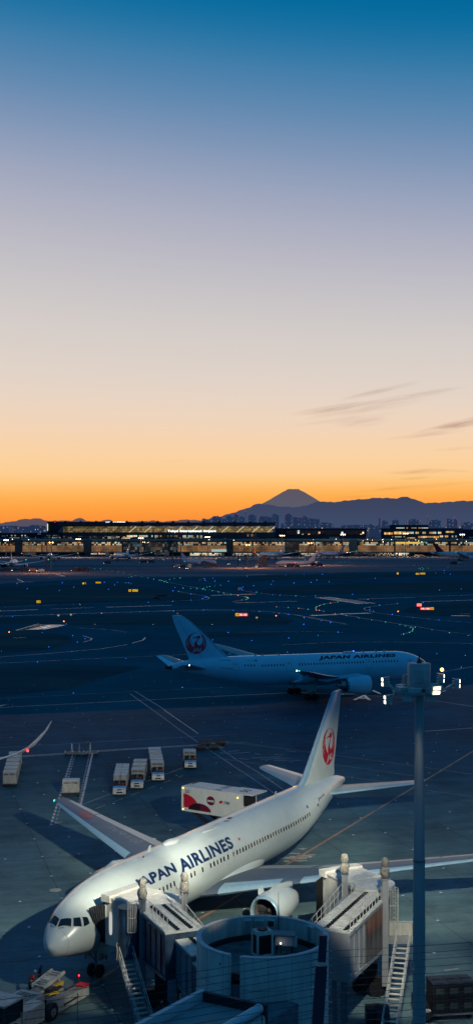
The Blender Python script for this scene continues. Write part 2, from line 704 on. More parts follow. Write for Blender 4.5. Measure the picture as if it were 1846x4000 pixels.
ASPH = mat('asphalt', (.026, .130, .165), .95, var=.14, scale=.03, spec=0)
ASPH2 = mat('taxiway_asphalt', (.028, .122, .160), .95, var=.16, scale=.02, spec=0)
GRASS = mat('dry_grass', (.056, .090, .092), .95, var=.45, scale=.06, spec=0, dirt=(.028, .068, .082), streak=(.35, 1, 1))
GRASS2 = mat('pale_dry_grass', (.085, .100, .088), .95, var=.5, scale=.05, spec=0, dirt=(.036, .074, .084), streak=(.25, 1, 1))
FARAP = mat('far_apron_concrete', (.22, .20, .205), .85, var=.3, scale=.012, spec=0, dirt=(.10, .11, .13), streak=(.3, 1.4, 1))
PAINT = mat('white_marking', (.56, .54, .50), .45, spec=.5, var=.3, scale=.8, dirt=(.22, .22, .21))
PAINT2 = mat('worn_marking', (.34, .33, .31), .55, var=.45, scale=.6, dirt=(.07, .075, .08))
PAINTF = mat('far_marking', (.88, .80, .72), .32, var=.25, scale=.05, spec=.75)
PAINTT = mat('thin_far_marking', (.50, .45, .40), .40, spec=.5, var=.4, scale=.08, dirt=(.16, .16, .16))
ORANGEP = mat('orange_marking', (.42, .25, .17), .7, var=.35, scale=.5, dirt=(.20, .10, .065))

m = MB()
m.poly([(-120000, -300, 0), (120000, -300, 0), (120000, 120000, 0), (-120000, 120000, 0)])
struct(m, 'ground', ASPH, smooth=False)


def patch(name, pts, m_, z, pix=True):
    mb = MB()
    q = [G(*p) for p in pts] if pix else [Vector((p[0], p[1], 0)) for p in pts]
    mb.poly([(a.x, a.y, z) for a in q])
    return struct(mb, name, m_, smooth=False)


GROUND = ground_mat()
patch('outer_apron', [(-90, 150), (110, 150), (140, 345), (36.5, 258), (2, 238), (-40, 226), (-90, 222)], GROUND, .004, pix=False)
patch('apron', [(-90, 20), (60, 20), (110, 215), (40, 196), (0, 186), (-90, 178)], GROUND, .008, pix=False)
patch('far_apron', [(-600, 2304), (0, 2281), (460, 2255), (923, 2252), (1390, 2235), (1846, 2230), (2500, 2215), (2500, 2150), (-600, 2150)], FARAP, .03)
patch('taxiway', [(-700, 2309), (0, 2286), (470, 2262), (923, 2258), (1400, 2240), (2500, 2222), (2500, 2262), (1846, 2276), (1300, 2291), (1040, 2320), (740, 2318), (0, 2322), (-700, 2330)], ASPH2, .012)
patch('far_grass', [(-700, 2336), (0, 2292), (250, 2286), (480, 2281), (640, 2303), (745, 2322), (740, 2345), (560, 2349), (0, 2368), (-700, 2392)], GRASS, .02)
patch('far_grass', [(1000, 2310), (1080, 2292), (1300, 2284), (1846, 2270), (2500, 2252), (2500, 2290), (1846, 2312), (1500, 2320), (1160, 2324), (1040, 2322)], GRASS, .02)
patch('pale_grass', [(1110, 2306), (1200, 2300), (1500, 2292), (1846, 2283), (1846, 2294), (1500, 2304), (1200, 2312)], GRASS2, .035)
patch('far_grass', [(880, 2266), (1000, 2250), (1400, 2242), (1846, 2236), (1846, 2246), (1300, 2262), (1010, 2268)], GRASS, .02)
patch('pale_grass', [(0, 2330), (300, 2322), (600, 2318), (690, 2330), (500, 2344), (200, 2352), (0, 2358)], GRASS2, .035)
patch('grass_strip', [(-500, 2440), (0, 2416), (440, 2402), (680, 2404), (1000, 2396), (1090, 2406), (1150, 2424), (1120, 2440), (700, 2446), (200, 2442), (0, 2436), (-500, 2470)], GRASS, .02)
patch('grass_strip', [(-500, 2500), (0, 2470), (140, 2462), (270, 2486), (290, 2506), (200, 2536), (0, 2556), (-500, 2600)], GRASS2, .02)
patch('grass_strip', [(-500, 2640), (0, 2606), (260, 2596), (560, 2606), (440, 2640), (280, 2690), (0, 2722), (-500, 2770)], GRASS, .02)
patch('grass_strip', [(1080, 2484), (800, 2490), (730, 2474), (950, 2464), (1120, 2470)], GRASS, .02)
patch('grass_strip', [(1590, 2372), (1846, 2352), (2300, 2340), (2300, 2405), (1846, 2412), (1650, 2404), (1570, 2388)], GRASS, .02)


# ------------------------------------------------------------------ painted lines
def lines(name, sets, m_, z):
    mb = MB()
    for w, pts in sets:
        q = [G(*p) for p in pts]
        mb.ribbon([(a.x, a.y) for a in q], w, z)
    return struct(mb, name, m_, smooth=False)


def Z(x0, y0, s, pts):
    return [(x0 + a * s, y0 + b * s) for a, b in pts]


ZA = lambda *p: Z(0, 2220, .577, p)
ZB = lambda *p: Z(620, 2200, .577, p)
ZC = lambda *p: Z(1160, 2320, .577, p)
ZD = lambda *p: Z(923, 2350, .7763, p)
ZE = lambda *p: Z(0, 2350, .7763, p)
ZF = lambda *p: Z(0, 2800, .7763, p)
ZG = lambda *p: Z(923, 2800, .7763, p)

lines('runway_marking', [
    (1.0, ZA((-60, 293), (258, 281))), (.5, ZA((350, 276), (637, 267))), (1.0, ZA((715, 265), (1160, 251))), (.8, ZB((515, 270), (935, 258))),
    (.6, ZC((405, 37), (800, 23))), (.9, ZC((835, 54), (1300, 39))), (.35, ZC((800, 21), (1300, 4))),
    (2.0, ZB((353, 219), (505, 214))), (2.0, ZB((512, 214), (655, 210))),
    (.9, ZC((122, 25), (422, 68))), (.9, ZC((150, 24), (446, 68))), (.9, ZC((185, 23), (480, 67))), (.9, ZC((212, 22), (522, 65))),
    (2.6, ZC((92, 148), (270, 141))), (2.6, ZC((285, 138), (493, 131))),
    (.3, ZC((1100, 136), (1165, 135))), (2.2, ZC((1040, 149), (1170, 150))),
    (.5, ZA((-60, 328), (688, 303), (1173, 289))),
    (.45, ZB((0, 324), (300, 318), (500, 319))),
], PAINTF, .05)
lines('runway_marking', [(1.6, ZE((85 + 18 * i, 146 - 1.7 * i), (190 + 14 * i, 116 + .2 * i))) for i in range(9)] , PAINTT, .05)
lines('runway_marking', [(2.2, ZE((150, 142), (262, 118))), (2.2, ZE((180, 142), (292, 118))), (2.2, ZE((212, 141), (318, 119)))], PAINTF, .055)
lines('taxiway_marking', [
    (.28, ZB((0, 112), (60, 130), (215, 160), (350, 183), (500, 212), (600, 232))),
    (.35, ZB((130, 192), (215, 207), (300, 222), (335, 230), (341, 237), (330, 245), (300, 250), (200, 254), (60, 260))),
    (.3, ZB((595, 229), (608, 238), (595, 245), (560, 252), (500, 261))),
    (.35, ZB((560, 163), (537, 169), (545, 182), (600, 193), (740, 211), (850, 218), (1000, 228))),
    (.3, ZB((310, 104), (272, 112), (280, 118), (330, 122))),
    (.35, ZB((500, 319), (680, 325), (830, 338), (960, 358), (1110, 388), (1180, 402))),
    (.3, ZB((795, 296), (950, 305), (1110, 325), (1189, 340))),
    (.3, ZC((680, 68), (500, 85), (458, 96), (452, 102), (460, 110), (520, 127), (700, 150), (960, 180), (1250, 200))),
    (.35, ZC((275, 55), (180, 70), (127, 90), (122, 98), (130, 108), (180, 118), (280, 137))),
    (.4, ZC((255, 132), (333, 148), (500, 175), (590, 188))), (.28, ZC((590, 188), (694, 206), (765, 220), (786, 234), (783, 248), (760, 262), (700, 277))),
    (.25, ZC((690, 206), (800, 222), (1029, 260), (1250, 285))),
    (.3, ZC((0, 145), (165, 172), (335, 208))),
    (.22, ZC((0, 97), (72, 104), (180, 118))),
    (.25, ZD((230, 219), (500, 206), (800, 204), (1250, 214))),
    (.28, ZA((700, 95), (850, 97), (893, 102), (880, 108))),
    (.35, ZE((-40, 283), (250, 262), (500, 240), (640, 218))), (.5, ZE((665, 210), (720, 195), (730, 182))), (.4, ZE((420, 205), (455, 196), (463, 187), (415, 173))),
    (.25, ZE((380, 133), (560, 143), (635, 155))), (.5, ZE((62, 185), (133, 181))), (.2, ZE((-40, 313), (500, 287), (940, 268))),
    (.3, ZA((-60, 267), (540, 243))), (.25, ZD((0, 155), (400, 152), (540, 156))),
], PAINTT, .045)

# near apron
lines('apron_marking', [
    (.24, [(-60, 2768), (0, 2765), (923, 2717), (1150, 2706)]),
    (.22, [(1150, 2706), (1330, 2712), (1645, 2730), (1846, 2761), (2100, 2810)]),
    (.25, [(1715, 2627), (1900, 2596)]),
    (.26, [(1657, 2858), (1900, 2841)]),
    (.22, Z(640, 2660, .5046, [(0, 226), (130, 317), (265, 410)])),
], PAINT, .016)
lines('apron_marking', [
    (.14, [(-60, 2733), (505, 2703), (923, 2684)]),
    (.2, Z(640, 2660, .5046, [(0, 290), (110, 372)])), (.2, [(508, 2711), (640, 2806)]), (.2, Z(640, 2660, .5046, [(110, 372), (262, 476)])), (.22, [(528, 2702), (645, 2775)]),
    (.18, Z(640, 2660, .5046, [(305, 508), (440, 595), (612, 713)])), (.18, Z(640, 2660, .5046, [(405, 505), (560, 612), (735, 713)])),
    (.2, [(932, 3006), (1070, 3100)]), (.2, [(1010, 3020), (1115, 3092)]),
    (.16, [(-60, 2925), (923, 2870)]),
    (.2, ZF((415, 443), (575, 383))), (.2, ZF((640, 362), (920, 258))),
    (.16, ZG((490, 195), (890, 248), (1250, 300))), (.14, ZG((470, 238), (890, 300))), (.16, ZG((945, 370), (1250, 412))),
    (.12, ZG((470, 295), (890, 345))), (.14, ZG((-30, 130), (360, 180), (490, 195))),
    (.1, Z(640, 2660, .5046, [(260, 446), (600, 480), (1150, 552)])), (.1, Z(640, 2660, .5046, [(380, 595), (820, 660)])),
    (.14, ZG((845, 755), (1250, 702))), (.14, ZG((870, 772), (1250, 722))),
    (.22, [(1734, 3793), (1790, 3786)]),
], PAINT2, .014)
lines('apron_marking', [(.3, Z(640, 2660, .5046, [(a, b), (c, d)])) for a, b, c, d in [(495, 548, 580, 543), (540, 563, 665, 556), (430, 560, 560, 563), (680, 600, 770, 596), (770, 596, 905, 590), (750, 610, 985, 602), (850, 620, 1060, 616), (850, 570, 925, 576), (945, 545, 1020, 553), (580, 603, 655, 611), (700, 565, 745, 572), (260, 515, 330, 513), (970, 630, 1000, 634)]], PAINT2, .018)


def zipper(name, p, q, w=.26, dash=.42, gap=.55, two=None, m_=PAINT):
    a, b = G(*p), G(*q)
    d = (b - a)
    n = d.length
    d /= n
    nn = Vector((-d.y, d.x, 0))
    mb = MB()
    t, k = 0, 0
    while t < n:
        for sgn in (-1, 1):
            o = sgn * w * .5 + (0 if not two else 0)
            s0 = t + (0 if sgn < 0 else dash)
            p0 = a + d * s0 + nn * o
            p1 = p0 + d * dash
            mb.ribbon([(p0.x, p0.y), (p1.x, p1.y)], w * .92, .018)
        t += dash * 2 if not two else dash + gap
    return struct(mb, name, m_, smooth=False)


lines('road_marking', [(.17, [(-40, 2961), (284, 2941)]), (.17, [(-40, 2966), (284, 2946)]), (.17, [(357, 2934), (800, 2908)]), (.17, [(357, 2939), (800, 2912)])], PAINT, .018)
lines('road_marking', [(.15, [(800, 2908), (965, 2900)]), (.15, [(800, 2912), (965, 2904)])], PAINT2, .018)
zipper('road_marking', (-40, 2963.5), (284, 2943.5), .2, .5)
zipper('road_marking', (357, 2936.5), (800, 2910), .2, .5)


def dashed(p, q, w, dash, gap, m_=PAINT):
    a, b = G(*p), G(*q)
    d = b - a
    n = d.length
    d /= n
    mb = MB()
    t = 0
    while t < n:
        p0, p1 = a + d * t, a + d * min(n, t + dash)
        mb.ribbon([(p0.x, p0.y), (p1.x, p1.y)], w, .018)
        t += dash + gap
    return struct(mb, 'road_marking', m_, smooth=False)


dashed((287, 2941), (198, 3226), .26, 1.2, .55)
dashed((294, 2945), (214, 3226), .22, 1.2, .7, PAINT2)
dashed((350, 2945), (306, 3146), .22, 1.0, .6, PAINT2)
dashed((362, 2940), (315, 3146), .28, 9, .3)
dashed((373, 3161), (714, 3031), .17, 2.2, 2.0, PAINT2)
dashed((198, 3226), (240, 3212), .2, 2, .4, PAINT2)

lead = [(360, 3848), (481, 3766), (838, 3556), (1133, 3371), (1846, 2936), (2150, 2760)]
lines('stand_lead_in_line', [(.3, lead)], ORANGEP, .02)
lines('stand_lead_in_line', [(.3, [(360, 3866), (392, 3860)]), (.12, [(358, 3846), (420, 3822)])], ORANGEP, .024)

# painted letter and numeral blocks on the taxilane
gp = G(1420, 2735)
letters('A', 'taxiway_letter', PAINTF, None, lambda x, y: (gp.x - 2.2 + x + y * .35, gp.y + y * 2.0, .02), size=5.2, bold=.05, local=True)['kind'] = 'structure'
lines('taxiway_letter', [(.5, [(1445, 2694), (1485, 2711)]), (.35, [(1370, 2708), (1450, 2706)]), (.3, [(1330, 2712), (1420, 2711)])], PAINTF, .02)


# pale patches on the slabs under the parked jet
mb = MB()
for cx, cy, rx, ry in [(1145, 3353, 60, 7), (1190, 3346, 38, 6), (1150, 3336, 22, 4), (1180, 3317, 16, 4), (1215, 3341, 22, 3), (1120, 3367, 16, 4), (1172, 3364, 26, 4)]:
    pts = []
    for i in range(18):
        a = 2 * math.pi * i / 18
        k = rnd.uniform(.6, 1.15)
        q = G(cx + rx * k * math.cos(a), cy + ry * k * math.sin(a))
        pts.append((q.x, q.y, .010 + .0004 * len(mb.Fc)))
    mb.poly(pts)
struct(mb, 'pale_patch', mat('pale_patch_grey', (.42, .40, .37), .8, var=.3, scale=1.5), smooth=False)

# little reflective studs let into the slabs
mb = MB()
for i in range(420):
    v = 2650 + 1350 * rnd.random() ** 1.25
    u = rnd.uniform(0, 1846)
    q = G(u, v)
    # keep to a 3.7 m lattice turned like the slabs
    ca, sa = math.cos(R(15.5)), math.sin(R(15.5))
    a, b = q.x * ca + q.y * sa, -q.x * sa + q.y * ca
    a, b = round(a / 3.75) * 3.75, round(b / 7.5) * 7.5 + .6
    x, y = a * ca - b * sa, a * sa + b * ca
    r = .145
    mb.poly([(x + r * math.cos(t * math.pi / 3), y + r * math.sin(t * math.pi / 3), .03) for t in range(6)])
struct(mb, 'ground_stud', mat('stud_white', (.85, .85, .80), .5, var=.2), smooth=False)

mh = MB()
c0 = G(217, 3480)
mh.lathe([(.0, .55), (.03, .55), (.03, .47), (.022, .47)], o=(c0.x, c0.y, .012), axis='z', n=24, cap1=True)
struct(mh, 'manhole_cover', mat('manhole_grey', (.42, .42, .38), .7, var=.15))
# ------------------------------------------------------------------ aircraft
SPEC = {}
SPEC['twin'] = dict(
    L=53.7,
    top=[(0, 3.95), (.25, 4.48), (.6, 4.86), (.92, 5.06), (1.36, 5.52), (1.9, 5.88), (2.6, 6.24), (3.6, 6.62), (5, 7.05), (7, 7.40), (9, 7.53), (10, 7.555), (44, 7.555), (47, 7.45), (50, 7.25), (52.3, 6.98), (53.7, 6.6)],
    bot=[(0, 3.78), (.25, 3.28), (.8, 3.0), (1.3, 2.83), (1.8, 2.72), (2.4, 2.6), (3, 2.5), (4, 2.36), (5.5, 2.22), (7, 2.145), (34, 2.145), (38, 2.35), (41, 2.85), (44, 3.55), (47, 4.35), (50, 5.1), (52.3, 5.6), (53.7, 5.9)],
    wid=[(0, .08), (.25, .60), (.8, 1.06), (1.3, 1.37), (1.8, 1.61), (2.4, 1.84), (3, 2.02), (4, 2.23), (5.5, 2.41), (7, 2.48), (9, 2.515), (36, 2.515), (40, 2.42), (44, 2.02), (47, 1.52), (50, 1.0), (52.3, .62), (53.7, .35)],
    wing=[(0, 17.9, 11.7, 2.75, .13), (2.5, 19.55, 10.1, 2.95, .13), (8.2, 23.3, 6.6, 3.6, .115), (16, 28.4, 4.3, 4.5, .105), (23.4, 33.35, 2.3, 5.35, .10), (23.78, 33.8, 1.75, 5.4, .08)],
    fin=[(7.2, 41.6, 9.9, .09), (8.3, 43.35, 8.1, .09), (16.0, 50.9, 2.6, .09), (16.1, 51.2, 2.2, .06)],
    stab=[(.4, 46.2, 6.6, 5.9), (9.1, 51.9, 2.5, 6.95), (9.31, 52.3, 1.9, 6.97)],
    eng=dict(y=7.9, x=18.2, z=2.45, r=1.38, l=4.6, chev=False),
    belly=(17.2, 33.5), nose_gear=(5.9, .48), main_gear=(28.6, 4.65, 4, .58),
)
SPEC['dream'] = dict(
    L=56.0,
    top=[(0, 4.7), (.4, 5.4), (1, 5.95), (2, 6.75), (3, 7.35), (4, 7.8), (6, 8.36), (8, 8.6), (9.5, 8.635), (46, 8.6), (50, 8.3), (53, 7.9), (56, 7.25)],
    bot=[(0, 4.5), (.4, 3.95), (1, 3.55), (2, 3.15), (3, 2.92), (5, 2.72), (7, 2.665), (36, 2.665), (40, 3.05), (44, 3.9), (48, 4.85), (52, 5.75), (55, 6.4), (56, 6.65)],
    wid=[(0, .08), (.4, .8), (1, 1.3), (2, 1.9), (3, 2.3), (5, 2.72), (7, 2.86), (8.5, 2.885), (38, 2.885), (42, 2.6), (46, 2.0), (50, 1.3), (53, .8), (56, .3)],
    wing=[(0, 17.2, 13.5, 3.5, .13), (2.9, 19.2, 11.4, 3.75, .13), (9.7, 24.2, 7.2, 4.9, .11), (18, 30.0, 4.6, 6.3, .10), (25.5, 35.3, 2.9, 7.8, .09), (28.2, 37.6, 1.9, 8.4, .08), (30.06, 40.0, .6, 8.85, .06)],
    fin=[(7.6, 42.2, 9.6, .09), (8.7, 43.9, 7.9, .09), (15.6, 51.3, 3.5, .09), (16.9, 53.2, 1.9, .07)],
    stab=[(.4, 48.2, 6.6, 6.3), (9.4, 53.4, 2.5, 8.1), (9.9, 54.2, 1.3, 8.25)],
    eng=dict(y=9.75, x=17.8, z=3.3, r=1.78, l=5.2, chev=True),
    belly=(16.5, 33.5), nose_gear=(5.6, .5), main_gear=(28.2, 4.9, 4, .62),
)


def scaled_spec(s, k, winglet=None):
    q = dict(s)
    q['L'] = s['L'] * k
    for n in ('top', 'bot', 'wid'):
        q[n] = [(a * k, b * k) for a, b in s[n]]
    q['wing'] = [(a * k, b * k, c * k, d * k, t) for a, b, c, d, t in s['wing']]
    if winglet:
        q['wing'] = winglet
    q['fin'] = [(a * k, b * k, c * k, t) for a, b, c, t in s['fin']]
    q['stab'] = [(a * k, b * k, c * k, d * k) for a, b, c, d in s['stab']]
    e = dict(s['eng'])
    for n in ('y', 'x', 'z', 'r', 'l'):
        e[n] *= k
    q['eng'] = e
    q['belly'] = tuple(a * k for a in s['belly'])
    q['nose_gear'] = tuple(a * k for a in s['nose_gear'])
    g = s['main_gear']
    q['main_gear'] = (g[0] * k, g[1] * k, g[2], g[3] * k)
    return q


def foil(n=10):
    """unit airfoil: lower surface from the tail to the nose, then the upper surface back"""
    yt = lambda x: 5 * (.2969 * math.sqrt(x) - .126 * x - .3516 * x * x + .2843 * x ** 3 - .1036 * x ** 4)
    xs = [.5 * (1 - math.cos(math.pi * i / n)) for i in range(n + 1)]
    up = [(x, yt(x)) for x in xs]
    lo = [(x, -yt(x) * .75) for x in xs]
    return lo[::-1] + up[1:-1]


FOIL = foil()


def wing_rings(secs, side, f0=0., f1=1., infl=0.):
    rings = []
    for y, x, c, z, t in secs:
        if f0 > 0 or f1 < 1 or infl:
            ring = []
            for a in ([f1 + (f0 - f1) * i / 6 for i in range(7)]):
                yt = 5 * (.2969 * math.sqrt(max(0, a)) - .126 * a - .3516 * a * a + .2843 * a ** 3 - .1036 * a ** 4)
                ring.append((x + a * c - (infl if a < .01 else 0), side * y, z - yt * .75 * t * c - infl))
            for a in ([f0 + (f1 - f0) * i / 6 for i in range(7)]):
                if f0 == 0 and a == 0:
                    continue
                yt = 5 * (.2969 * math.sqrt(max(0, a)) - .126 * a - .3516 * a * a + .2843 * a ** 3 - .1036 * a ** 4)
                ring.append((x + a * c, side * y, z + yt * t * c + infl))
        else:
            ring = [(x + a * c, side * y, z + b * t * c) for a, b in FOIL]
        rings.append(ring)
    return rings


def lerp_secs(secs, ya, yb, n=6):
    ys = [ya + (yb - ya) * i / n for i in range(n + 1)]
    out = []
    for y in ys:
        for a, b in zip(secs, secs[1:]):
            if a[0] <= y <= b[0]:
                k = (y - a[0]) / (b[0] - a[0])
                out.append(tuple([y] + [p + (q - p) * k for p, q in zip(a[1:], b[1:])]))
                break
    return out


class Jet:
    def __init__(s, spec, name, label, x, y, yaw, group=None, body=WHITE, wingm=WING_GREY, finm=None, engm=None, detail=2, n=40):
        s.sp = spec
        s.root = thing(name, label, 'airplane', (x, y, 0), yaw + math.pi, group)
        s.top, s.bot, s.wid = pchip(spec['top']), pchip(spec['bot']), pchip(spec['wid'])
        Ln = spec['L']
        xs = [Ln * .22 * (i / 14) ** 2 for i in range(15)] + [Ln * (.22 + .78 * i / 26) for i in range(1, 27)]
        mb = MB()
        rings = []
        for q in xs:
            c, h, w = (s.top(q) + s.bot(q)) / 2, (s.top(q) - s.bot(q)) / 2, s.wid(q)
            rings.append([(q, w * math.sin(2 * math.pi * i / n), c + h * math.cos(2 * math.pi * i / n)) for i in range(n)])
        mb.loft(rings)
        s.fus = mb.build('fuselage', body, s.root, local=True, angle=50)
        e, W = spec['eng'], spec['wing']
        # belly fairing
        b0, b1 = spec['belly']
        mb = MB()
        rings = []
        r0 = s.wid(b0 + 5)
        zb = s.bot(b0 + 5)
        for i in range(15):
            t = i / 14
            k = max(.02, math.sin(math.pi * t)) ** .45
            q = b0 + (b1 - b0) * t
            rings.append([(q, (r0 * 1.06 * k) * math.cos(a), zb + r0 * .42 + (r0 * .56) * k * math.sin(a)) for a in [2 * math.pi * j / 20 for j in range(20)]])
        mb.loft(rings)
        mb.build('wing_fairing', body, s.root, local=True, angle=50)
        for side in (1, -1):
            mb = MB()
            mb.loft(wing_rings(W, side))
            w = mb.build('wing', wingm, s.root, local=True, angle=40)
            if detail >= 1:
                yk = e['y']
                tip = W[-2][0]
                root = W[1][0] + .35
                for ya, yb in ((root, yk - .75), (yk + .75, tip - .5)):
                    mb = MB()
                    mb.loft(wing_rings(lerp_secs(W, ya, yb), side, 0, .13, .012))
                    mb.build('leading_edge_slat', SLAT, w, local=True, angle=40)
                for ya, yb in ((root, yk - .3), (yk + .3, tip * .76), (tip * .77, tip - .8)):
                    mb = MB()
                    mb.loft(wing_rings(lerp_secs(W, ya, yb), side, .74, .995, .010))
                    mb.build('flap', WING_LIGHT, w, local=True, angle=40)
                mb = MB()
                for yf in (W[2][0] * .62, W[2][0] * 1.25, tip * .62, tip * .78):
                    sc_ = lerp_secs(W, yf, yf + .01, 1)[0]
                    p = Vector((sc_[1] + sc_[2] * .62, side * yf, sc_[3] - .25))
                    mb.loft([[p + Vector((t * sc_[2] * .55, .22 * k * math.cos(a), -.12 * t + .28 * k * math.sin(a))) for a in [2 * math.pi * j / 8 for j in range(8)]] for t, k in ((0, .1), (.2, .8), (.5, 1), (.8, .7), (1, .1))])
                mb.build('flap_track_fairing', body, w, local=True, angle=50)
            # navigation light
            t0 = W[-1]
            mb = MB()
            mb.ball((t0[1] + .05, side * t0[0], t0[3]), .11 if detail else .3, 6)
            mb.build('navigation_light', GREENL if side > 0 else REDL, w, local=True)
            # tailplane
            mb = MB()
            S = [(a, b, c, d, .09) for a, b, c, d in spec['stab']]
            mb.loft(wing_rings(S, side))
            st = mb.build('tailplane', WING_LIGHT if detail else body, s.root, local=True, angle=40)
            if detail:
                mb = MB()
                mb.loft(wing_rings(lerp_secs(S, S[0][0], S[1][0] - .1), side, 0, .12, .008))
                mb.build('leading_edge', SLAT, st, local=True, angle=40)
                mb = MB()
                mb.loft(wing_rings(lerp_secs(S, S[0][0] + .9, S[1][0] - .15), side, .68, .99, .008))
                mb.build('elevator', body, st, local=True, angle=40)
            s.engine(side, detail, engm or body)
        # fin
        mb = MB()
        def finring(z, x, c, t, f=(0, 1), infl=0.):
            return [(x + a * c, b * t * c * (1 if b > 0 else 1 / .75), z) for a, b in FOIL]
        mb.loft([finring(*q) for q in spec['fin']])
        fin = mb.build('tail_fin', finm or body, s.root, local=True, angle=40)
        if detail:
            mb = MB()
            f0, f1 = spec['fin'][1], spec['fin'][2]
            for side in (1, -1):
                pts = []
                for z, x, c, t in (f0, f1):
                    hh = 5 * t * c * (.2969 * math.sqrt(.68) - .126 * .68 - .3516 * .68 ** 2 + .2843 * .68 ** 3 - .1036 * .68 ** 4)
                    pts += [(x + c * .68, side * (hh + .006), z), (x + c * .695, side * (hh + .006), z)]
                mb.poly([pts[0], pts[1], pts[3], pts[2]])
            mb.build('rudder_seam', GREYP, fin, local=True, smooth=False)
            mb = MB()
            fl = [q for q in spec['fin']]
            rings = []
            for z, x, c, t in fl:
                xs_ = [.10, .06, .03, .01, 0, .01, .03, .06, .10]
                rings.append([(x + a * c - .01, sg * (t * c * 5 * (.2969 * math.sqrt(a) - .126 * a - .3516 * a * a) + .008), z) for a, sg in zip(xs_, [-1] * 4 + [0] + [1] * 4)])
            mb.loft(rings)
            mb.build('leading_edge', SLAT, fin, local=True, angle=40)
        s.fin = fin
        s.gear(detail)

    def surf(s, q, th, side, off=0.):
        c, h, w = (s.top(q) + s.bot(q)) / 2, (s.top(q) - s.bot(q)) / 2, s.wid(q)
        p = Vector((q, side * w * math.sin(th), c + h * math.cos(th)))
        if off:
            d = .03
            def P(a, b):
                c, h, w = (s.top(a) + s.bot(a)) / 2, (s.top(a) - s.bot(a)) / 2, s.wid(a)
                return Vector((a, side * w * math.sin(b), c + h * math.cos(b)))
            n = (P(q + d, th) - P(q - d, th)).cross(P(q, th + d) - P(q, th - d))
            n.normalize()
            if n.dot(Vector((0, side * math.sin(th), math.cos(th)))) < 0:
                n = -n
            p += n * off
        return p

    def panel(s, name, corners, side, m, off=.012, nx=5, ny=5, parent=None, shape=None):
        """a patch of skin; corners (x, angle) go round the patch"""
        mb = MB()
        a, b, c, d = corners
        g = {}
        for i in range(nx + 1):
            for j in range(ny + 1):
                u, v = i / nx, j / ny
                q = [(a[k] * (1 - u) + b[k] * u) * (1 - v) + (d[k] * (1 - u) + c[k] * u) * v for k in (0, 1)]
                g[i, j] = mb.v(s.surf(q[0], R(q[1]), side, off))
        for i in range(nx):
            for j in range(ny):
                mb.f((g[i, j], g[i + 1, j], g[i + 1, j + 1], g[i, j + 1]))
        return mb.build(name, m, parent or s.root, local=True, angle=60)

    def oval(s, mb, q, th, side, rx, ra, off, n=12, pw=.55):
        pts = []
        for i in range(n):
            a = 2 * math.pi * i / n
            cx, sy = math.cos(a), math.sin(a)
            pts.append(s.surf(q + rx * math.copysign(abs(cx) ** pw, cx), th + ra * math.copysign(abs(sy) ** pw, sy), side, off))
        mb.poly(pts)

    def outline(s, name, q0, q1, t0, t1, side, m, w=.03, off=.012, parent=None, sill=None):
        """a thin seam round a door"""
        mb = MB()
        P = lambda q, t: s.surf(q, R(t), side, off)
        r = math.degrees(w / 2.6)
        for a, b, c, d in ((q0, q0 + w, t0, t1), (q1 - w, q1, t0, t1), (q0 + w, q1 - w, t0, t0 + r), (q0 + w, q1 - w, t1 - r * (sill or 1), t1)):
            n = 6
            for i in range(n):
                x0, x1 = c + (d - c) * i / n, c + (d - c) * (i + 1) / n
                mb.poly([P(a, x0), P(b, x0), P(b, x1), P(a, x1)])
        return mb.build(name, m, parent or s.root, local=True, smooth=False)

    def windows(s, xs, th, side, rx=.13, ra=.075, frame=CREAM, cap=100):
        """row of cabin windows, each a part with its pane"""
        for q in xs:
            mb = MB()
            s.oval(mb, q, R(th), side, rx, ra, .010)
            f = mb.build('window_frame', frame, s.root, local=True, smooth=False)
            mb = MB()
            s.oval(mb, q, R(th), side, rx * .72, ra * .8, .016)
            mb.build('pane', GLASS, f, local=True, smooth=False)

    def write(s, body, name, m, x0, x1, th_bot, th_top, side, parent=None, **kw):
        """letters wrapped on the fuselage, read from the side"""
        bm = text_bm(body, 1., cuts=8, **kw)
        w = max(v.co.x for v in bm.verts)
        y0, y1 = min(v.co.y for v in bm.verts), max(v.co.y for v in bm.verts)
        # long strokes must bend with the nose taper too
        mb = MB()
        for v in bm.verts:
            q = x0 + (x1 - x0) * v.co.x / w
            t = th_bot + (th_top - th_bot) * (v.co.y - y0) / (y1 - y0)
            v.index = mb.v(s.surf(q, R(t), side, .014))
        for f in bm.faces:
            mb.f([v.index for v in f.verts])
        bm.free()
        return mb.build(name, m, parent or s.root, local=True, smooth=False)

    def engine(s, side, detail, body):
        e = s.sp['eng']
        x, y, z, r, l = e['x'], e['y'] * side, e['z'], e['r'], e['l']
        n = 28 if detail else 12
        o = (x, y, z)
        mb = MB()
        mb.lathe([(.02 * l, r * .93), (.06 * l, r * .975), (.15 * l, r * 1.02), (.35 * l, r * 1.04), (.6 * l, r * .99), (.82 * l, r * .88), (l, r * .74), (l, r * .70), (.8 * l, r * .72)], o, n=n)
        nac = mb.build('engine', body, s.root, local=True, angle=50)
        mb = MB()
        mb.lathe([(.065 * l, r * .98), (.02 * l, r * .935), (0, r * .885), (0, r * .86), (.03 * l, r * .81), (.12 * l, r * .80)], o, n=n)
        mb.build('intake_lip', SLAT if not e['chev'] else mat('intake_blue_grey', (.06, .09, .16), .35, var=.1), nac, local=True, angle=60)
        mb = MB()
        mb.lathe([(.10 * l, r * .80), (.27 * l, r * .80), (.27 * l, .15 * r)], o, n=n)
        mb.build('intake_duct', mat('intake_grey', (.10, .105, .11), .5, var=.2), nac, local=True, angle=50)
        mb = MB()
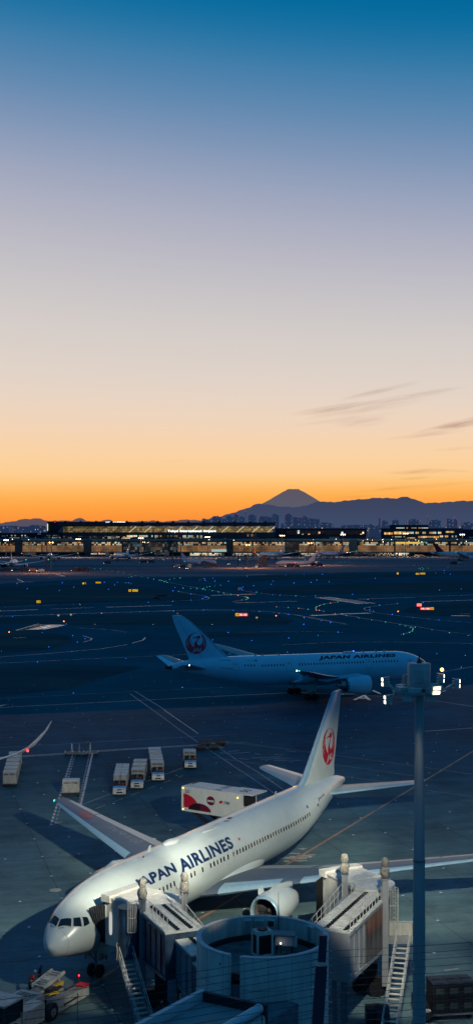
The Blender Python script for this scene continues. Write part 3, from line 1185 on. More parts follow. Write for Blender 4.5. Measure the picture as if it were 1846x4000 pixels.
        for k in range(22 if detail else 8):
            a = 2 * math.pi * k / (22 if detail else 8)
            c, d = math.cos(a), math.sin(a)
            p = lambda t, rr, sk: (x + t, y + rr * math.cos(a + sk), z + rr * math.sin(a + sk))
            mb.poly([p(.24 * l, r * .25, 0), p(.24 * l, r * .79, .05), p(.262 * l, r * .79, .26), p(.262 * l, r * .25, .16)])
        mb.lathe([(.16 * l, .01), (.2 * l, r * .14), (.26 * l, r * .26)], o, n=12)
        mb.build('fan', DARK, nac, local=True)
        mb = MB()
        mb.lathe([(.8 * l, r * .62), (1.02 * l, r * .56), (1.2 * l, r * .44), (1.2 * l, r * .40), (1.0 * l, r * .38)], o, n=n)
        mb.lathe([(1.1 * l, r * .33), (1.25 * l, r * .25), (1.42 * l, .03)], o, n=16)
        mb.build('exhaust', STEEL, nac, local=True, angle=50)
        if e['chev']:
            mb = MB()
            k = 20
            for i in range(k):
                a0, a1 = 2 * math.pi * i / k, 2 * math.pi * (i + 1) / k
                am = (a0 + a1) / 2
                p = lambda t, rr, a: (x + t, y + rr * math.cos(a), z + rr * math.sin(a))
                mb.poly([p(l * .985, r * .755, a0), p(l * .985, r * .755, a1), p(l * 1.075, r * .70, am)])
                mb.poly([p(l * .94, r * .79, a0), p(l * .94, r * .79, a1), p(l * .985, r * .756, a1), p(l * .985, r * .756, a0)])
            mb.build('chevron_nozzle', DARK, nac, local=True, smooth=False)
        # pylon
        mb = MB()
        sc = lerp_secs(s.sp['wing'], e['y'], e['y'] + .01, 1)[0]
        wx, wz, wc, wt = sc[1], sc[3], sc[2], sc[4]
        hw = .22 * r / 1.4
        rings = []
        for t, z0, z1 in ((x + .22 * l, z + r * .95, z + r * 1.04), (x + .5 * l, z + r * .9, z + r * 1.28), (wx + .3, z + r * .75, wz + .14 * wt * wc + .1), (wx + wc * .35, z + r * .45, wz - .1), (wx + wc * .62, wz - .35 * wt * wc - .2, wz - .2)):
            if z1 < z0 + .05:
                z1 = z0 + .05
            rings.append([(t, y - hw, z0), (t, y + hw, z0), (t, y + hw * .7, z1), (t, y - hw * .7, z1)])
        mb.loft(rings)
        mb.build('pylon', body, nac, local=True, angle=50)
        if detail >= 2:
            mb = MB()
            yy = y - .62 * r * side
            zz = z + r * .78
            mb.hexa([(x + .2 * l, yy, zz + .02), (x + .45 * l, yy, zz - .02), (x + .45 * l, yy + .05, zz), (x + .2 * l, yy + .05, zz), (x + .30 * l, yy - .3 * side, zz + .42), (x + .46 * l, yy - .3 * side, zz + .42), (x + .46 * l, yy + .04 - .3 * side, zz + .42), (x + .30 * l, yy + .04 - .3 * side, zz + .42)])
            mb.build('nacelle_strake', body, nac, local=True, smooth=False)

    def gear(s, detail):
        q, wr = s.sp['nose_gear']
        mb = MB()
        zb = s.bot(q)
        mb.tube((q, 0, wr), (q, 0, zb + .5), .11, .14)
        mb.tube((q, -.4, wr), (q, .4, wr), .08)
        mb.tube((q - 1.3, 0, zb + .2), (q, 0, wr + .7), .06)
        g = mb.build('nose_gear', STEEL, s.root, local=True)
        for yy in (-.36, .36):
            mb = MB()
            mb.lathe([(-.16, wr * .55), (-.16, wr * .92), (-.1, wr), (.1, wr), (.16, wr * .92), (.16, wr * .55), (.1, wr * .5), (-.1, wr * .5)], (q, yy, wr), axis='y', n=18)
            mb.lathe([(-.08, .02), (-.08, wr * .54), (.08, wr * .54), (.08, .02)], (q, yy, wr), axis='y', n=14)
            mb.build('wheel', BLACK, g, local=True)
        for yy in (-.62, .62):
            mb = MB()
            mb.box((q + .1, yy, zb - .38), (1.5, .05, .85))
            mb.build('gear_door', WHITE, g, local=True)
        q, yy0, nw, wr = s.sp['main_gear']
        for sd in (1, -1):
            yy = yy0 * sd
            mb = MB()
            mb.tube((q, yy, wr + .1), (q, yy, s.bot(q) + 1.0), .2, .26)
            mb.tube((q - .75, yy, wr), (q + .75, yy, wr), .14)
            for dx in (-.7, .7):
                mb.tube((q + dx, yy - .6, wr), (q + dx, yy + .6, wr), .09)
            mb.tube((q, yy, wr + 1), (q, yy - 1.4 * sd, s.bot(q) + .7), .09)
            g = mb.build('main_gear', STEEL, s.root, local=True)
            for dx in (-.72, .72):
                for dy in (-.57, .57):
                    mb = MB()
                    mb.lathe([(-.2, wr * .5), (-.2, wr * .9), (-.13, wr), (.13, wr), (.2, wr * .9), (.2, wr * .5), (.12, wr * .45), (-.12, wr * .45)], (q + dx, yy + dy, wr), axis='y', n=16)
                    mb.lathe([(-.1, .02), (-.1, wr * .5), (.1, wr * .5), (.1, .02)], (q + dx, yy + dy, wr), axis='y', n=12)
                    mb.build('wheel', BLACK, g, local=True)
            mb = MB()
            mb.box((q + .1, yy + .55 * sd, s.bot(q) - .15), (1.9, .06, 1.5))
            mb.build('gear_door', WHITE, g, local=True)


# ------------------------------------------------------------------ the parked twin jet in front
J = Jet(SPEC['twin'], 'passenger_jet', 'white passenger jet with JAPAN AIRLINES in navy letters, parked at the boarding bridge', -13.2, 87.97, -2.048, detail=2, n=56)
P_ = -1  # port side
for sd in (1, -1):
    for k, c in enumerate((((.96, 3.2), (1.36, 2.0), (1.70, 27.5), (1.34, 43)), ((1.45, 47), (1.80, 31), (2.16, 41.5), (1.92, 62)), ((2.06, 64.5), (2.30, 44.5), (2.60, 51), (2.54, 66)))):
        cx = sum(q[0] for q in c) / 4
        ct = sum(q[1] for q in c) / 4
        big = [(cx + (q[0] - cx) * 1.14, ct + (q[1] - ct) * 1.12) for q in c]
        fr = J.panel('cockpit_window', big, sd, CREAM, .006, parent=J.root)
        J.panel('pane', c, sd, GLASS, .020, parent=fr)
for t in (-9, 8):
    mb = MB()
    mb.tube(J.surf(.90, R(abs(t)), 1 if t > 0 else -1, .03), J.surf(1.06, R(abs(t) + 18), 1 if t > 0 else -1, .05), .018, n=5)
    mb.build('windscreen_wiper', BLACK, J.root, local=True)
# radome seam
mb = MB()
for i in range(48):
    a, b = 2 * math.pi * i / 48, 2 * math.pi * (i + 1) / 48
    w = lambda t, q: J.surf(q, t if t <= math.pi else 2 * math.pi - t, 1 if t <= math.pi else -1, .006)
    mb.poly([w(a, .84), w(b, .84), w(b, .87), w(a, .87)])
mb.build('radome_seam', GREYP, J.root, local=True, smooth=False)
J.write('JAPAN', 'airline_title', NAVY, 8.3, 14.15, 68.5, 44.5, P_, bold=.042, space=1.06)
J.write('AIRLINES', 'airline_title', NAVY, 14.75, 23.8, 68.5, 44.5, P_, bold=.042, space=1.10)
J.write('unicef', 'charity_title', HOOD, 37.95, 39.35, 64, 60, P_, bold=.01)
mb = MB()
J.oval(mb, 39.65, R(61.5), P_, .16, .07, .014, pw=1)
mb.build('charity_emblem', NAVY, J.root, local=True, smooth=False)
J.write('JA610J', 'registration', INK, 42.7, 44.8, 69, 60, P_, bold=.01)
f = J.panel('flag', ((24.75, 61.5), (25.45, 61.5), (25.45, 54), (24.75, 54)), P_, WHITE, .008)
mb = MB()
J.oval(mb, 25.1, R(57.8), P_, .14, .056, .013, pw=1)
mb.build('flag_disc', RED, f, local=True, smooth=False)
wx = [8.3 + .56 * i for i in range(2)] + [9.95, 10.5, 11.06] + [11.62 + .56 * i for i in range(4)] + [14.5, 15.1, 16.0, 16.6, 17.9, 19.3, 19.9, 20.5, 21.1, 21.68] + [22.42, 23.42] + [24.1 + .555 * i for i in range(29)]
J.windows([x for x in wx if not (12.9 < x < 13.0)], 78.5, P_, rx=.155, ra=.098)
for q in (22.42, 23.42):
    mb = MB()
    n = 20
    for i in range(n):
        a, b = 2 * math.pi * i / n, 2 * math.pi * (i + 1) / n
        def pt(a, k):
            cx, sy = math.cos(a), math.sin(a)
            return J.surf(q + .30 * k * math.copysign(abs(cx) ** .6, cx), R(81) + .20 * k * math.copysign(abs(sy) ** .6, sy), P_, .012)
        mb.poly([pt(a, 1), pt(b, 1), pt(b, .92), pt(a, .92)])
    mb.build('exit_outline', GREYP, J.root, local=True, smooth=False)
dr = J.outline('door', 5.3, 6.4, 58, 100, P_, GREYP)
dr = J.outline('door', 41.6, 42.75, 57, 106, P_, GREYP, w=.04)
mb = MB()
J.oval(mb, 42.2, R(74), P_, .12, .06, .014)
mb.build('door_window', GLASS, dr, local=True, smooth=False)
J.panel('door_sill', ((43.2, 103), (44.8, 108), (44.8, 109.5), (43.2, 104.5)), P_, DARK, .012)
# skin joints
mb = MB()
for q in (6.9, 9.8, 13.6, 19.0, 24.6, 30.2, 35.6, 39.9, 44.9):
    for i in range(40):
        a, b = math.pi * i / 40, math.pi * (i + 1) / 40
        for sd in (1, -1):
            P = lambda t, x: J.surf(x, t, sd, .004)
            mb.poly([P(a, q), P(b, q), P(b, q + .022), P(a, q + .022)])
for th in (30, 100):
    for i in range(40):
        a, b = 7 + 36 * i / 40, 7 + 36 * (i + 1) / 40
        for sd in (1, -1):
            mb.poly([J.surf(a, R(th), sd, .004), J.surf(b, R(th), sd, .004), J.surf(b, R(th + .45), sd, .004), J.surf(a, R(th + .45), sd, .004)])
mb.build('skin_joint', mat('joint_grey', (.40, .46, .47), .4, var=.1), J.root, local=True, smooth=False)
# antennas and domes on the crown
mb = MB()
mb.ball((17.0, .05, 7.52), .75, 14, (1.5, .62, .38))
mb.build('satellite_dome', WHITE, J.root, local=True)
mb = MB()
mb.ball((22.6, -.55, 7.50), .8, 14, (1.6, .45, .16))
mb.build('antenna_fairing', WHITE, J.root, local=True)
for q, yy, m_ in ((27.0, -.2, DARK), (25.9, -.45, GREYP)):
    mb = MB()
    mb.ball((q, yy, 7.53), .34, 10, (1.3, .6, .12))
    mb.build('antenna_patch', m_, J.root, local=True)
for q in (13.2, 36.6):
    mb = MB()
    mb.hexa([(q, -.03, 7.5), (q + .5, -.03, 7.5), (q + .5, .03, 7.5), (q, .03, 7.5), (q + .35, -.015, 8.05), (q + .6, -.015, 8.05), (q + .6, .015, 8.05), (q + .35, .015, 8.05)])
    mb.build('blade_antenna', WHITE, J.root, local=True)
mb = MB()
mb.ball((12.0, -.4, 7.55), .09, 8)
mb.build('anti_collision_light', RED, J.root, local=True)
# pitot probes on the nose
for q, t in ((3.55, 80), (3.6, 94)):
    mb = MB()
    a = J.surf(q, R(t), P_, .0)
    b = J.surf(q, R(t), P_, .14)
    mb.tube(a, b, .035, n=6)
    mb.tube(b, b + Vector((-.28, 0, .05)), .03, .015, n=6)
    mb.build('pitot_probe', BLACK, J.root, local=True)
mb = MB()
J.oval(mb, 3.35, R(87), P_, .06, .03, .012, pw=1)
mb.build('static_port', BLACK, J.root, local=True, smooth=False)
# crane roundel on both faces of the fin
def fin_pt(j, side, x, z):
    F_ = j.sp['fin']
    for a, b in zip(F_, F_[1:]):
        if a[0] <= z <= b[0]:
            break
    k = (z - a[0]) / (b[0] - a[0])
    x0, c, t = [a[i] + (b[i] - a[i]) * k for i in (1, 2, 3)]
    q = min(1, max(.0, (x - x0) / c))
    h = 5 * t * c * (.2969 * math.sqrt(q) - .126 * q - .3516 * q * q + .2843 * q ** 3 - .1036 * q ** 4)
    return Vector((x, side * (h + .014), z))


def fin_logo(j, side, cx, cz, r, em=RED):
    sg = 1 if side < 0 else -1          # viewer's right on this side
    fn = lambda x, y: fin_pt(j, side, cx + sg * x * r, cz + y * r)
    mb = MB()
    roundel(mb, fn)
    o = mb.build('crane_emblem', em, j.fin, local=True, smooth=False)
    bm = text_bm('JAL', 1., bold=.03, shear=.35)
    w = max(v.co.x for v in bm.verts)
    y1 = max(v.co.y for v in bm.verts)
    mb = MB()
    for v in bm.verts:
        p = fin_pt(j, side, cx + sg * r * (-.40 + 1.0 * v.co.x / w), cz + r * (-.76 + .33 * v.co.y / y1))
        p.y += side * .012
        v.index = mb.v(p)
    for f in bm.faces:
        mb.f([v.index for v in f.verts])
    bm.free()
    mb.build('emblem_lettering', WHITE, j.fin, local=True, smooth=False)


fin_logo(J, -1, 49.55, 10.5, 1.92)
fin_logo(J, 1, 49.55, 10.5, 1.92)
# red sun disc and registration on the right wing
def wing_top(j, side, y, fr, off=.02):
    s_ = lerp_secs(j.sp['wing'], y, y + .01, 1)[0]
    yt = 5 * (.2969 * math.sqrt(fr) - .126 * fr - .3516 * fr * fr + .2843 * fr ** 3 - .1036 * fr ** 4)
    return Vector((s_[1] + fr * s_[2], side * y, s_[3] + yt * s_[4] * s_[2] + off))


wing_r = [o for o in kids(J.root) if o.name.startswith('wing') and 'fairing' not in o.name][0]
mb = MB()
rings = [[wing_top(J, 1, 18.4 + k * 1.1 * math.cos(a), .45 + k * .25 * math.sin(a), .022) for a in [2 * math.pi * i / 28 for i in range(28)]] for k in (.02, .25, .5, .75, 1)]
mb.loft(rings, False, False)
mb.build('wing_disc', mat('faded_red', (.26, .075, .09), .5, var=.2), wing_r, local=True, smooth=False)
letters('JA610J', 'wing_registration', mat('faded_lettering', (.17, .19, .215), .5), wing_r, lambda x, y: wing_top(J, 1, 14.6 - x, .62 - y * .22), size=1.3, width=5.0, bold=.03, cuts=5)
# number on the nose gear door
ng = [o for o in kids(J.root) if o.name.startswith('nose_gear')][0]
mb = MB()
mb.box((5.75, -.85, 1.65), (.06, .72, .5))
bd = mb.build('number_board', PAINT, ng, local=True)
letters('610', 'number', INK, ng, lambda x, y: Vector((5.712, -.56 - x, 1.48 + y)), size=.48, width=.58, bold=.015)

# ------------------------------------------------------------------ the taxiing wide body
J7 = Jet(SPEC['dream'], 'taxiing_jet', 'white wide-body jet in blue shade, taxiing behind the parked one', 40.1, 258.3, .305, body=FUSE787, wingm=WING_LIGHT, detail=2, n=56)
for sd in (1, -1):
    for c in (((1.55, 3), (2.6, 3), (3.1, 30), (2.15, 44)), ((2.25, 46), (3.2, 32), (4.0, 44), (3.3, 56))):
        J7.panel('cockpit_window', c, sd, GLASS, .015)
S_ = 1
J7.write('JAPAN AIRLINES', 'airline_title', INK, 25.6, 8.6, 53, 29, S_, bold=.055, shear=.28, space=1.12)
J7.write('JA848J', 'registration', INK, 45.9, 43.8, 46, 39, S_, bold=.01)
J7.write('unicef', 'charity_title', GREYP, 40.7, 39.0, 46, 42, S_, bold=.01)
mb = MB()
J7.oval(mb, 38.7, R(43.5), S_, .22, .07, .014, pw=1)
mb.build('charity_emblem', NAVY, J7.root, local=True, smooth=False)
xs = [8.7 + .66 * i for i in range(9)] + [16.2 + .62 * i for i in range(23)] + [33.2 + .62 * i for i in range(8)] + [39.2 + .62 * i for i in range(4)]
J7.windows(xs, 66, S_, rx=.14, ra=.085, frame=GREYP)
for q in (5.2, 14.4, 31.4, 42.3):
    d_ = J7.outline('door', q, q + 1.15, 56, 92, S_, GREYP, w=.055)
    mb = MB()
    J7.oval(mb, q + .58, R(63), S_, .1, .05, .014)
    mb.build('door_window', GLASS, d_, local=True, smooth=False)
J7.panel('door_sill', ((43.6, 84), (45.8, 84), (45.8, 86), (43.6, 86)), S_, DARK, .012)
mb = MB()
mb.ball((18.2, .1, 8.6), .8, 14, (1.9, .75, .33))
mb.build('satellite_dome', WHITE, J7.root, local=True)
for q in (36.4, 37.9, 33.0, 14.8, 10.2, 12.0):
    mb = MB()
    mb.hexa([(q, -.03, 8.55), (q + .45, -.03, 8.55), (q + .45, .03, 8.55), (q, .03, 8.55), (q + .3, -.015, 8.95), (q + .5, -.015, 8.95), (q + .5, .015, 8.95), (q + .3, .015, 8.95)])
    mb.build('blade_antenna', WHITE, J7.root, local=True)
for (q, yy, zz, mm, nm) in ((17.3, .2, 8.9, BLUEL, 'anti_collision_light'), (40.4, 29.8, 8.85, WHITEL, 'strobe_light'), (56.1, 0, 6.7, WHITEL, 'tail_light'), (54.3, 9.7, 8.2, WHITEL, 'strobe_light')):
    mb = MB()
    mb.ball((q, yy, zz), .13, 8)
    mb.build(nm, mm, J7.root, local=True)
RED7 = mat('crane_red_far', (.80, .05, .10), .4, var=.08)  # brighter copy of the crane red, making up for weak light on this tail
fin_logo(J7, 1, 50.35, 11.35, 2.08, RED7)
fin_logo(J7, -1, 50.35, 11.35, 2.08, RED7)
mb = MB()
mb.lathe([(55.2, .52), (56.3, .3), (56.5, .22)], (0, 0, 6.85), n=14, cap1=True)
mb.build('exhaust_outlet', DARK, J7.root, local=True)

# ------------------------------------------------------------------ jet off to the left: only its upswept wing tip comes into view
k = 1.1
W350 = [(0, 19, 14.5, 3.3, .13), (3, 21, 12.2, 3.5, .13), (10.5, 26.4, 7.6, 4.4, .11), (20, 32.6, 4.5, 5.6, .11), (26, 36.6, 3.0, 6.5, .11), (28.2, 38.2, 2.4, 6.95, .11), (29.6, 39.2, 2.0, 7.5, .11), (30.6, 40.2, 1.4, 8.2, .11), (31.3, 41.0, 1.0, 9.1, .10), (31.8, 41.9, .6, 10.0, .09), (32.1, 42.7, .25, 11.0, .08)]
SPEC['wide'] = scaled_spec(SPEC['dream'], 1.12, W350)
tipx = G(207, 2830, 10.6)
hx, hy = math.cos(-2.048), math.sin(-2.048)
J3 = Jet(SPEC['wide'], 'neighbouring_jet', 'jet at the next stand, only its upswept wing tip with a red light in view', tipx.x + hx * 43 - 32.2 * (-hy), tipx.y + hy * 43 - 32.2 * hx, -2.048, wingm=mat('pale_wing', (.80, .78, .76), .3, var=.05), detail=0, n=24)
lt = [o for o in COL.objects if o.parent and o.parent.parent == J3.root and o.name.startswith('navigation_light')]
for o in lt:
    if o.data.materials[0] == REDL:
        mb = MB()
        mb.ball((40.95, -30.1, 7.62), .11, 8)
        o.data = mb.build('navigation_light', REDL, None).data
        for x in [q for q in COL.objects if q.data == o.data and q != o]:
            bpy.data.objects.remove(x)
# ------------------------------------------------------------------ light mast (the lamp that lights the stand)
MX, MY, MZ = 9.2, 63.0, 25.2
mast = thing('floodlight_mast', 'tall tapered grey floodlight mast with a ring of lit lamps and a drum on top', 'light mast', (MX, MY, 0))
MASTM = mat('mast_grey', (.40, .42, .40), .5, var=.16, scale=.5, streak=(2, 2, .25))
mb = MB()
mb.lathe([(0, .42), (.1, .42), (.1, .37), (16.6, .295), (16.6, .28), (MZ - .2, .215)], (MX, MY, 0), 'z', 24)
mb.build('mast_tube', MASTM, mast)
mb = MB()
mb.lathe([(1.6 + 15, .305), (1.7 + 15, .305)], (MX, MY, 0), 'z', 24)
mb.lathe([(0, .75), (.05, .75)], (MX, MY, 0), 'z', 24, cap1=True)
mb.build('flange', STEEL, mast)
mb = MB()
mb.lathe([(MZ + .15, .575), (MZ + 1.38, .575), (MZ + 1.42, .55), (MZ + 1.42, .05)], (MX, MY, 0), 'z', 32, cap0=True)
mb.bx(MX - .38, MX + .12, MY - .62, MY - .56, MZ + .5, MZ + 1.1)
mb.build('drum', mat('drum_grey', (.55, .46, .42), .55, var=.15, scale=1.5), mast)
mb = MB()
mb.lathe([(MZ + 1.42, .14), (MZ + 1.52, .12), (MZ + 1.62, .04), (MZ + 2.0, .02)], (MX, MY, 0), 'z', 10, cap1=True)
mb.build('lightning_rod', DARK, mast)
mb = MB()
n = 40
for r0, r1, z0, z1 in ((.9, 1.36, MZ - .04, MZ + .05),):
    for i in range(n):
        a, b = 2 * math.pi * i / n, 2 * math.pi * (i + 1) / n
        P = lambda r, t, z: (MX + r * math.cos(t), MY + r * math.sin(t), z)
        mb.hexa([P(r0, a, z0), P(r1, a, z0), P(r1, b, z0), P(r0, b, z0), P(r0, a, z1), P(r1, a, z1), P(r1, b, z1), P(r0, b, z1)])
for i in range(6):
    a = i * math.pi / 3 + .3
    mb.beam((MX, MY, MZ), (MX + 1.1 * math.cos(a), MY + 1.1 * math.sin(a), MZ), .12, .12)
mb.build('platform_ring', GREYP, mast)
for i, a in enumerate((200, 250, 305, 15, 90, 145)):
    mb = MB()
    mb.box((MX + .98 * math.cos(R(a)), MY + .98 * math.sin(R(a)), MZ + .16), (.62, .42, .2), R(a + 90))
    mb.build('ballast_box', CREAM, mast)
HEADS = []


def head(px, py, z, az, el, size=(.30, .62)):
    """lamp head: body, two bright panes, bracket; az measured from +X"""
    m = Matrix.Rotation(az, 3, 'Z') @ Matrix.Rotation(-el, 3, 'Y')
    c = Vector((MX + px, MY + py, z))
    mb = MB()
    mb.box(c - m @ Vector((.14, 0, 0)), (.24, size[0] + .06, size[1]), mtx=m)
    for k in range(5):
        mb.box(c - m @ Vector((.31, 0, -.24 + .12 * k)), (.12, size[0], .03), mtx=m)
    h = mb.build('lamp_head', CREAM, mast)
    mb = MB()
    for k in (-1, 1):
        mb.box(c + m @ Vector((.0, 0, k * size[1] * .27)), (.05, size[0] * .8, size[1] * .33), mtx=m)
    mb.build('lamp_lens', FLOOD, h)
    mb = MB()
    r = Vector((px, py, 0)).normalized()
    mb.beam(Vector((MX, MY, MZ + .02)) + r * 1.25, c - m @ Vector((.2, 0, 0)), .11, .11)
    mb.build('lamp_bracket', CREAM, h)
    HEADS.append((c, az, el))


head(-1.80, .5, MZ + .40, R(188), R(-2), (.24, .46))
head(-1.80, -.6, MZ - .36, R(190), R(-2), (.22, .44))
head(2.10, .3, MZ + .34, R(-8), R(-2), (.24, .46))
head(1.45, 1.2, MZ + .50, R(-6), R(-2), (.24, .46))
head(.62, -1.7, MZ + .24, R(-68), R(-14), (.46, .44))
head(-.5, 1.8, MZ + .4, R(115), R(-4), (.24, .46))
head(.6, 1.8, MZ + .4, R(72), R(-4), (.24, .46))
# small fittings under the ring
for a in (232, 292):
    mb = MB()
    c = Vector((MX + 1.1 * math.cos(R(a)), MY + 1.1 * math.sin(R(a)), MZ - .22))
    mb.box(c, (.5, .25, .34), R(a + 90))
    mb.box(c + Vector((0, -.14, 0)), (.36, .03, .2), R(a + 90))
    mb.build('junction_box', CREAM, mast)
mb = MB()
mb.ball((MX + 1.35, MY + 1.2, MZ + .95), .09, 8)
mb.build('warning_light', ORLAMP, mast)


def spot(name, aim_az, aim_el, half, blend, watts, off):
    d = bpy.data.lights.new(name, 'SPOT')
    d.energy = watts
    d.color = (1.0, .93, .74)
    d.spot_size = 2 * half
    d.spot_blend = blend
    d.shadow_soft_size = .22
    o = bpy.data.objects.new(name, d)
    COL.objects.link(o)
    o.location = (MX + off[0], MY + off[1], MZ + off[2])
    v = Vector((math.sin(aim_az) * math.cos(aim_el), math.cos(aim_az) * math.cos(aim_el), math.sin(aim_el)))
    o.rotation_euler = v.to_track_quat('-Z', 'Y').to_euler()
    return o


# a fan of shielded beams: nothing above the cut-off, nothing steeply down; azimuth from straight ahead
for az_, w_ in ((-72, 64000), (-50, 80000), (-29, 105000), (-9, 118000), (11, 128000), (32, 98000), (54, 66000)):
    spot('floodlight_beam', R(az_), R(-20.5), R(15.2), .42, w_, (2.2 * math.sin(R(az_)), 2.2 * math.cos(R(az_)), .4))


spot('floodlight_beam', R(24), R(-46), R(19), .4, 15000, (1.9, .9, .2))
spot('floodlight_beam', R(2), R(-41), R(12), .4, 27000, (.3, 2.2, .2))
spot('floodlight_beam', R(-34), R(-35), R(10), .5, 32000, (-1.2, 1.9, .2))
spot('floodlight_beam', R(-58), R(-40), R(16), .5, 5000, (-2.0, 1.0, .2))
spot('pole_fill_light', R(180), R(-86), R(30), .8, 260, (-.2, -1.05, -.3))  # added lamp without a fitting, brightens the pole below the ring


# ------------------------------------------------------------------ boarding bridges
CANOPY = mat('canopy_black', (.030, .036, .040), .6, var=.3, scale=2)


def V2(a, z):
    return Vector((a[0], a[1], z))


def prism(mb, quad, z0, z1):
    """box on a four-cornered plan; z0/z1 numbers or one per corner"""
    a = [z0] * 4 if isinstance(z0, (int, float)) else z0
    b = [z1] * 4 if isinstance(z1, (int, float)) else z1
    mb.hexa([(*quad[i], a[i]) for i in range(4)] + [(*quad[i], b[i]) for i in range(4)])


def railing(root, pts, h=1.0, step=1.0, r=.028, mid=True, m_=CREAM2):
    mb = MB()
    P = [Vector(p) for p in pts]
    up = Vector((0, 0, h))
    for a, b in zip(P, P[1:]):
        mb.tube(a + up, b + up, r, n=6)
        if mid:
            mb.tube(a + up * .5, b + up * .5, r * .8, n=6)
        n = max(1, round((b - a).length / step))
        for i in range(n + 1):
            q = a + (b - a) * i / n
            mb.tube(q, q + up, r, n=6)
    return mb.build('railing', m_, root)


def stairs(root, top, bot, w, side, m_=GREYP, n=17):
    top, bot, side = Vector(top), Vector(bot), Vector((*side, 0)).normalized()
    st = MB()
    for s in (-1, 1):
        st.beam(top + side * s * w / 2, bot + side * s * w / 2, .08, .22)
    o = st.build('staircase', m_, root)
    mb = MB()
    d = Vector((bot.x - top.x, bot.y - top.y, 0)).normalized()
    for i in range(1, n):
        p = top + (bot - top) * i / n
        mb.box(p, (w - .1, .24, .04), math.atan2(side.y, side.x))
    mb.build('tread', CREAM2, o)
    mb = MB()
    for s in (-1, 1):
        a, b = top + side * s * w / 2, bot + side * s * w / 2
        u = Vector((0, 0, 1.0))
        mb.tube(a + u, b + u, .03, n=6)
        mb.tube(a + u * .55, b + u * .55, .022, n=6)
        for i in range(7):
            q = a + (b - a) * i / 6
            mb.tube(q, q + u, .022, n=6)
    mb.build('handrail', CREAM2, o)
    return o


def cage_ladder(root, c, z0, z1, r=.42, m_=CREAM2):
    mb = MB()
    c = Vector((c[0], c[1], 0))
    for i in range(9):
        a = math.pi * (i / 8 - .9)
        q = c + Vector((r * math.cos(a), r * math.sin(a), 0))
        mb.tube(q + Vector((0, 0, z0)), q + Vector((0, 0, z1)), .022, n=5)
    for z in (z0, (z0 + z1) / 2, z1):
        pr_ = [c + Vector((r * math.cos(2 * math.pi * i / 16), r * math.sin(2 * math.pi * i / 16), z)) for i in range(17)]
        mb.path(pr_, .028, 5)
    for s in (-.22, .22):
        mb.tube(c + Vector((s, .35, z0 - 1.2)), c + Vector((s, .35, z1)), .022, n=5)
    z = z0 - 1.1
    while z < z1:
        mb.tube(c + Vector((-.22, .35, z)), c + Vector((.22, .35, z)), .016, n=5)
        z += .3
    return mb.build('cage_ladder', m_, root)


def lamp_post(root, c, z0, ztop, m_=GREYP):
    """lift column whose two beacon lamps are wrapped in grey sheeting"""
    mb = MB()
    mb.bx(c[0] - .22, c[0] + .22, c[1] - .22, c[1] + .22, z0, ztop)
    mb.bx(c[0] - .29, c[0] + .29, c[1] - .29, c[1] + .29, ztop - .08, ztop)
    o = mb.build('lift_column', m_, root)
    mb = MB()
    for z, r in ((ztop + .42, .36), (ztop + 1.12, .29)):
        rings = []
        for i in range(9):
            t = math.pi * (i + .5) / 9
            rings.append([Vector((c[0] + r * (.35 + .65 * math.sin(t)) * math.cos(a) * rnd.uniform(.82, 1.1), c[1] + r * (.35 + .65 * math.sin(t)) * math.sin(a) * rnd.uniform(.82, 1.1), z + 1.25 * r * math.cos(t))) for a in [2 * math.pi * k / 12 for k in range(12)]])
        mb.loft(rings)
    mb.build('wrapped_beacon', TARP, o)
    return o


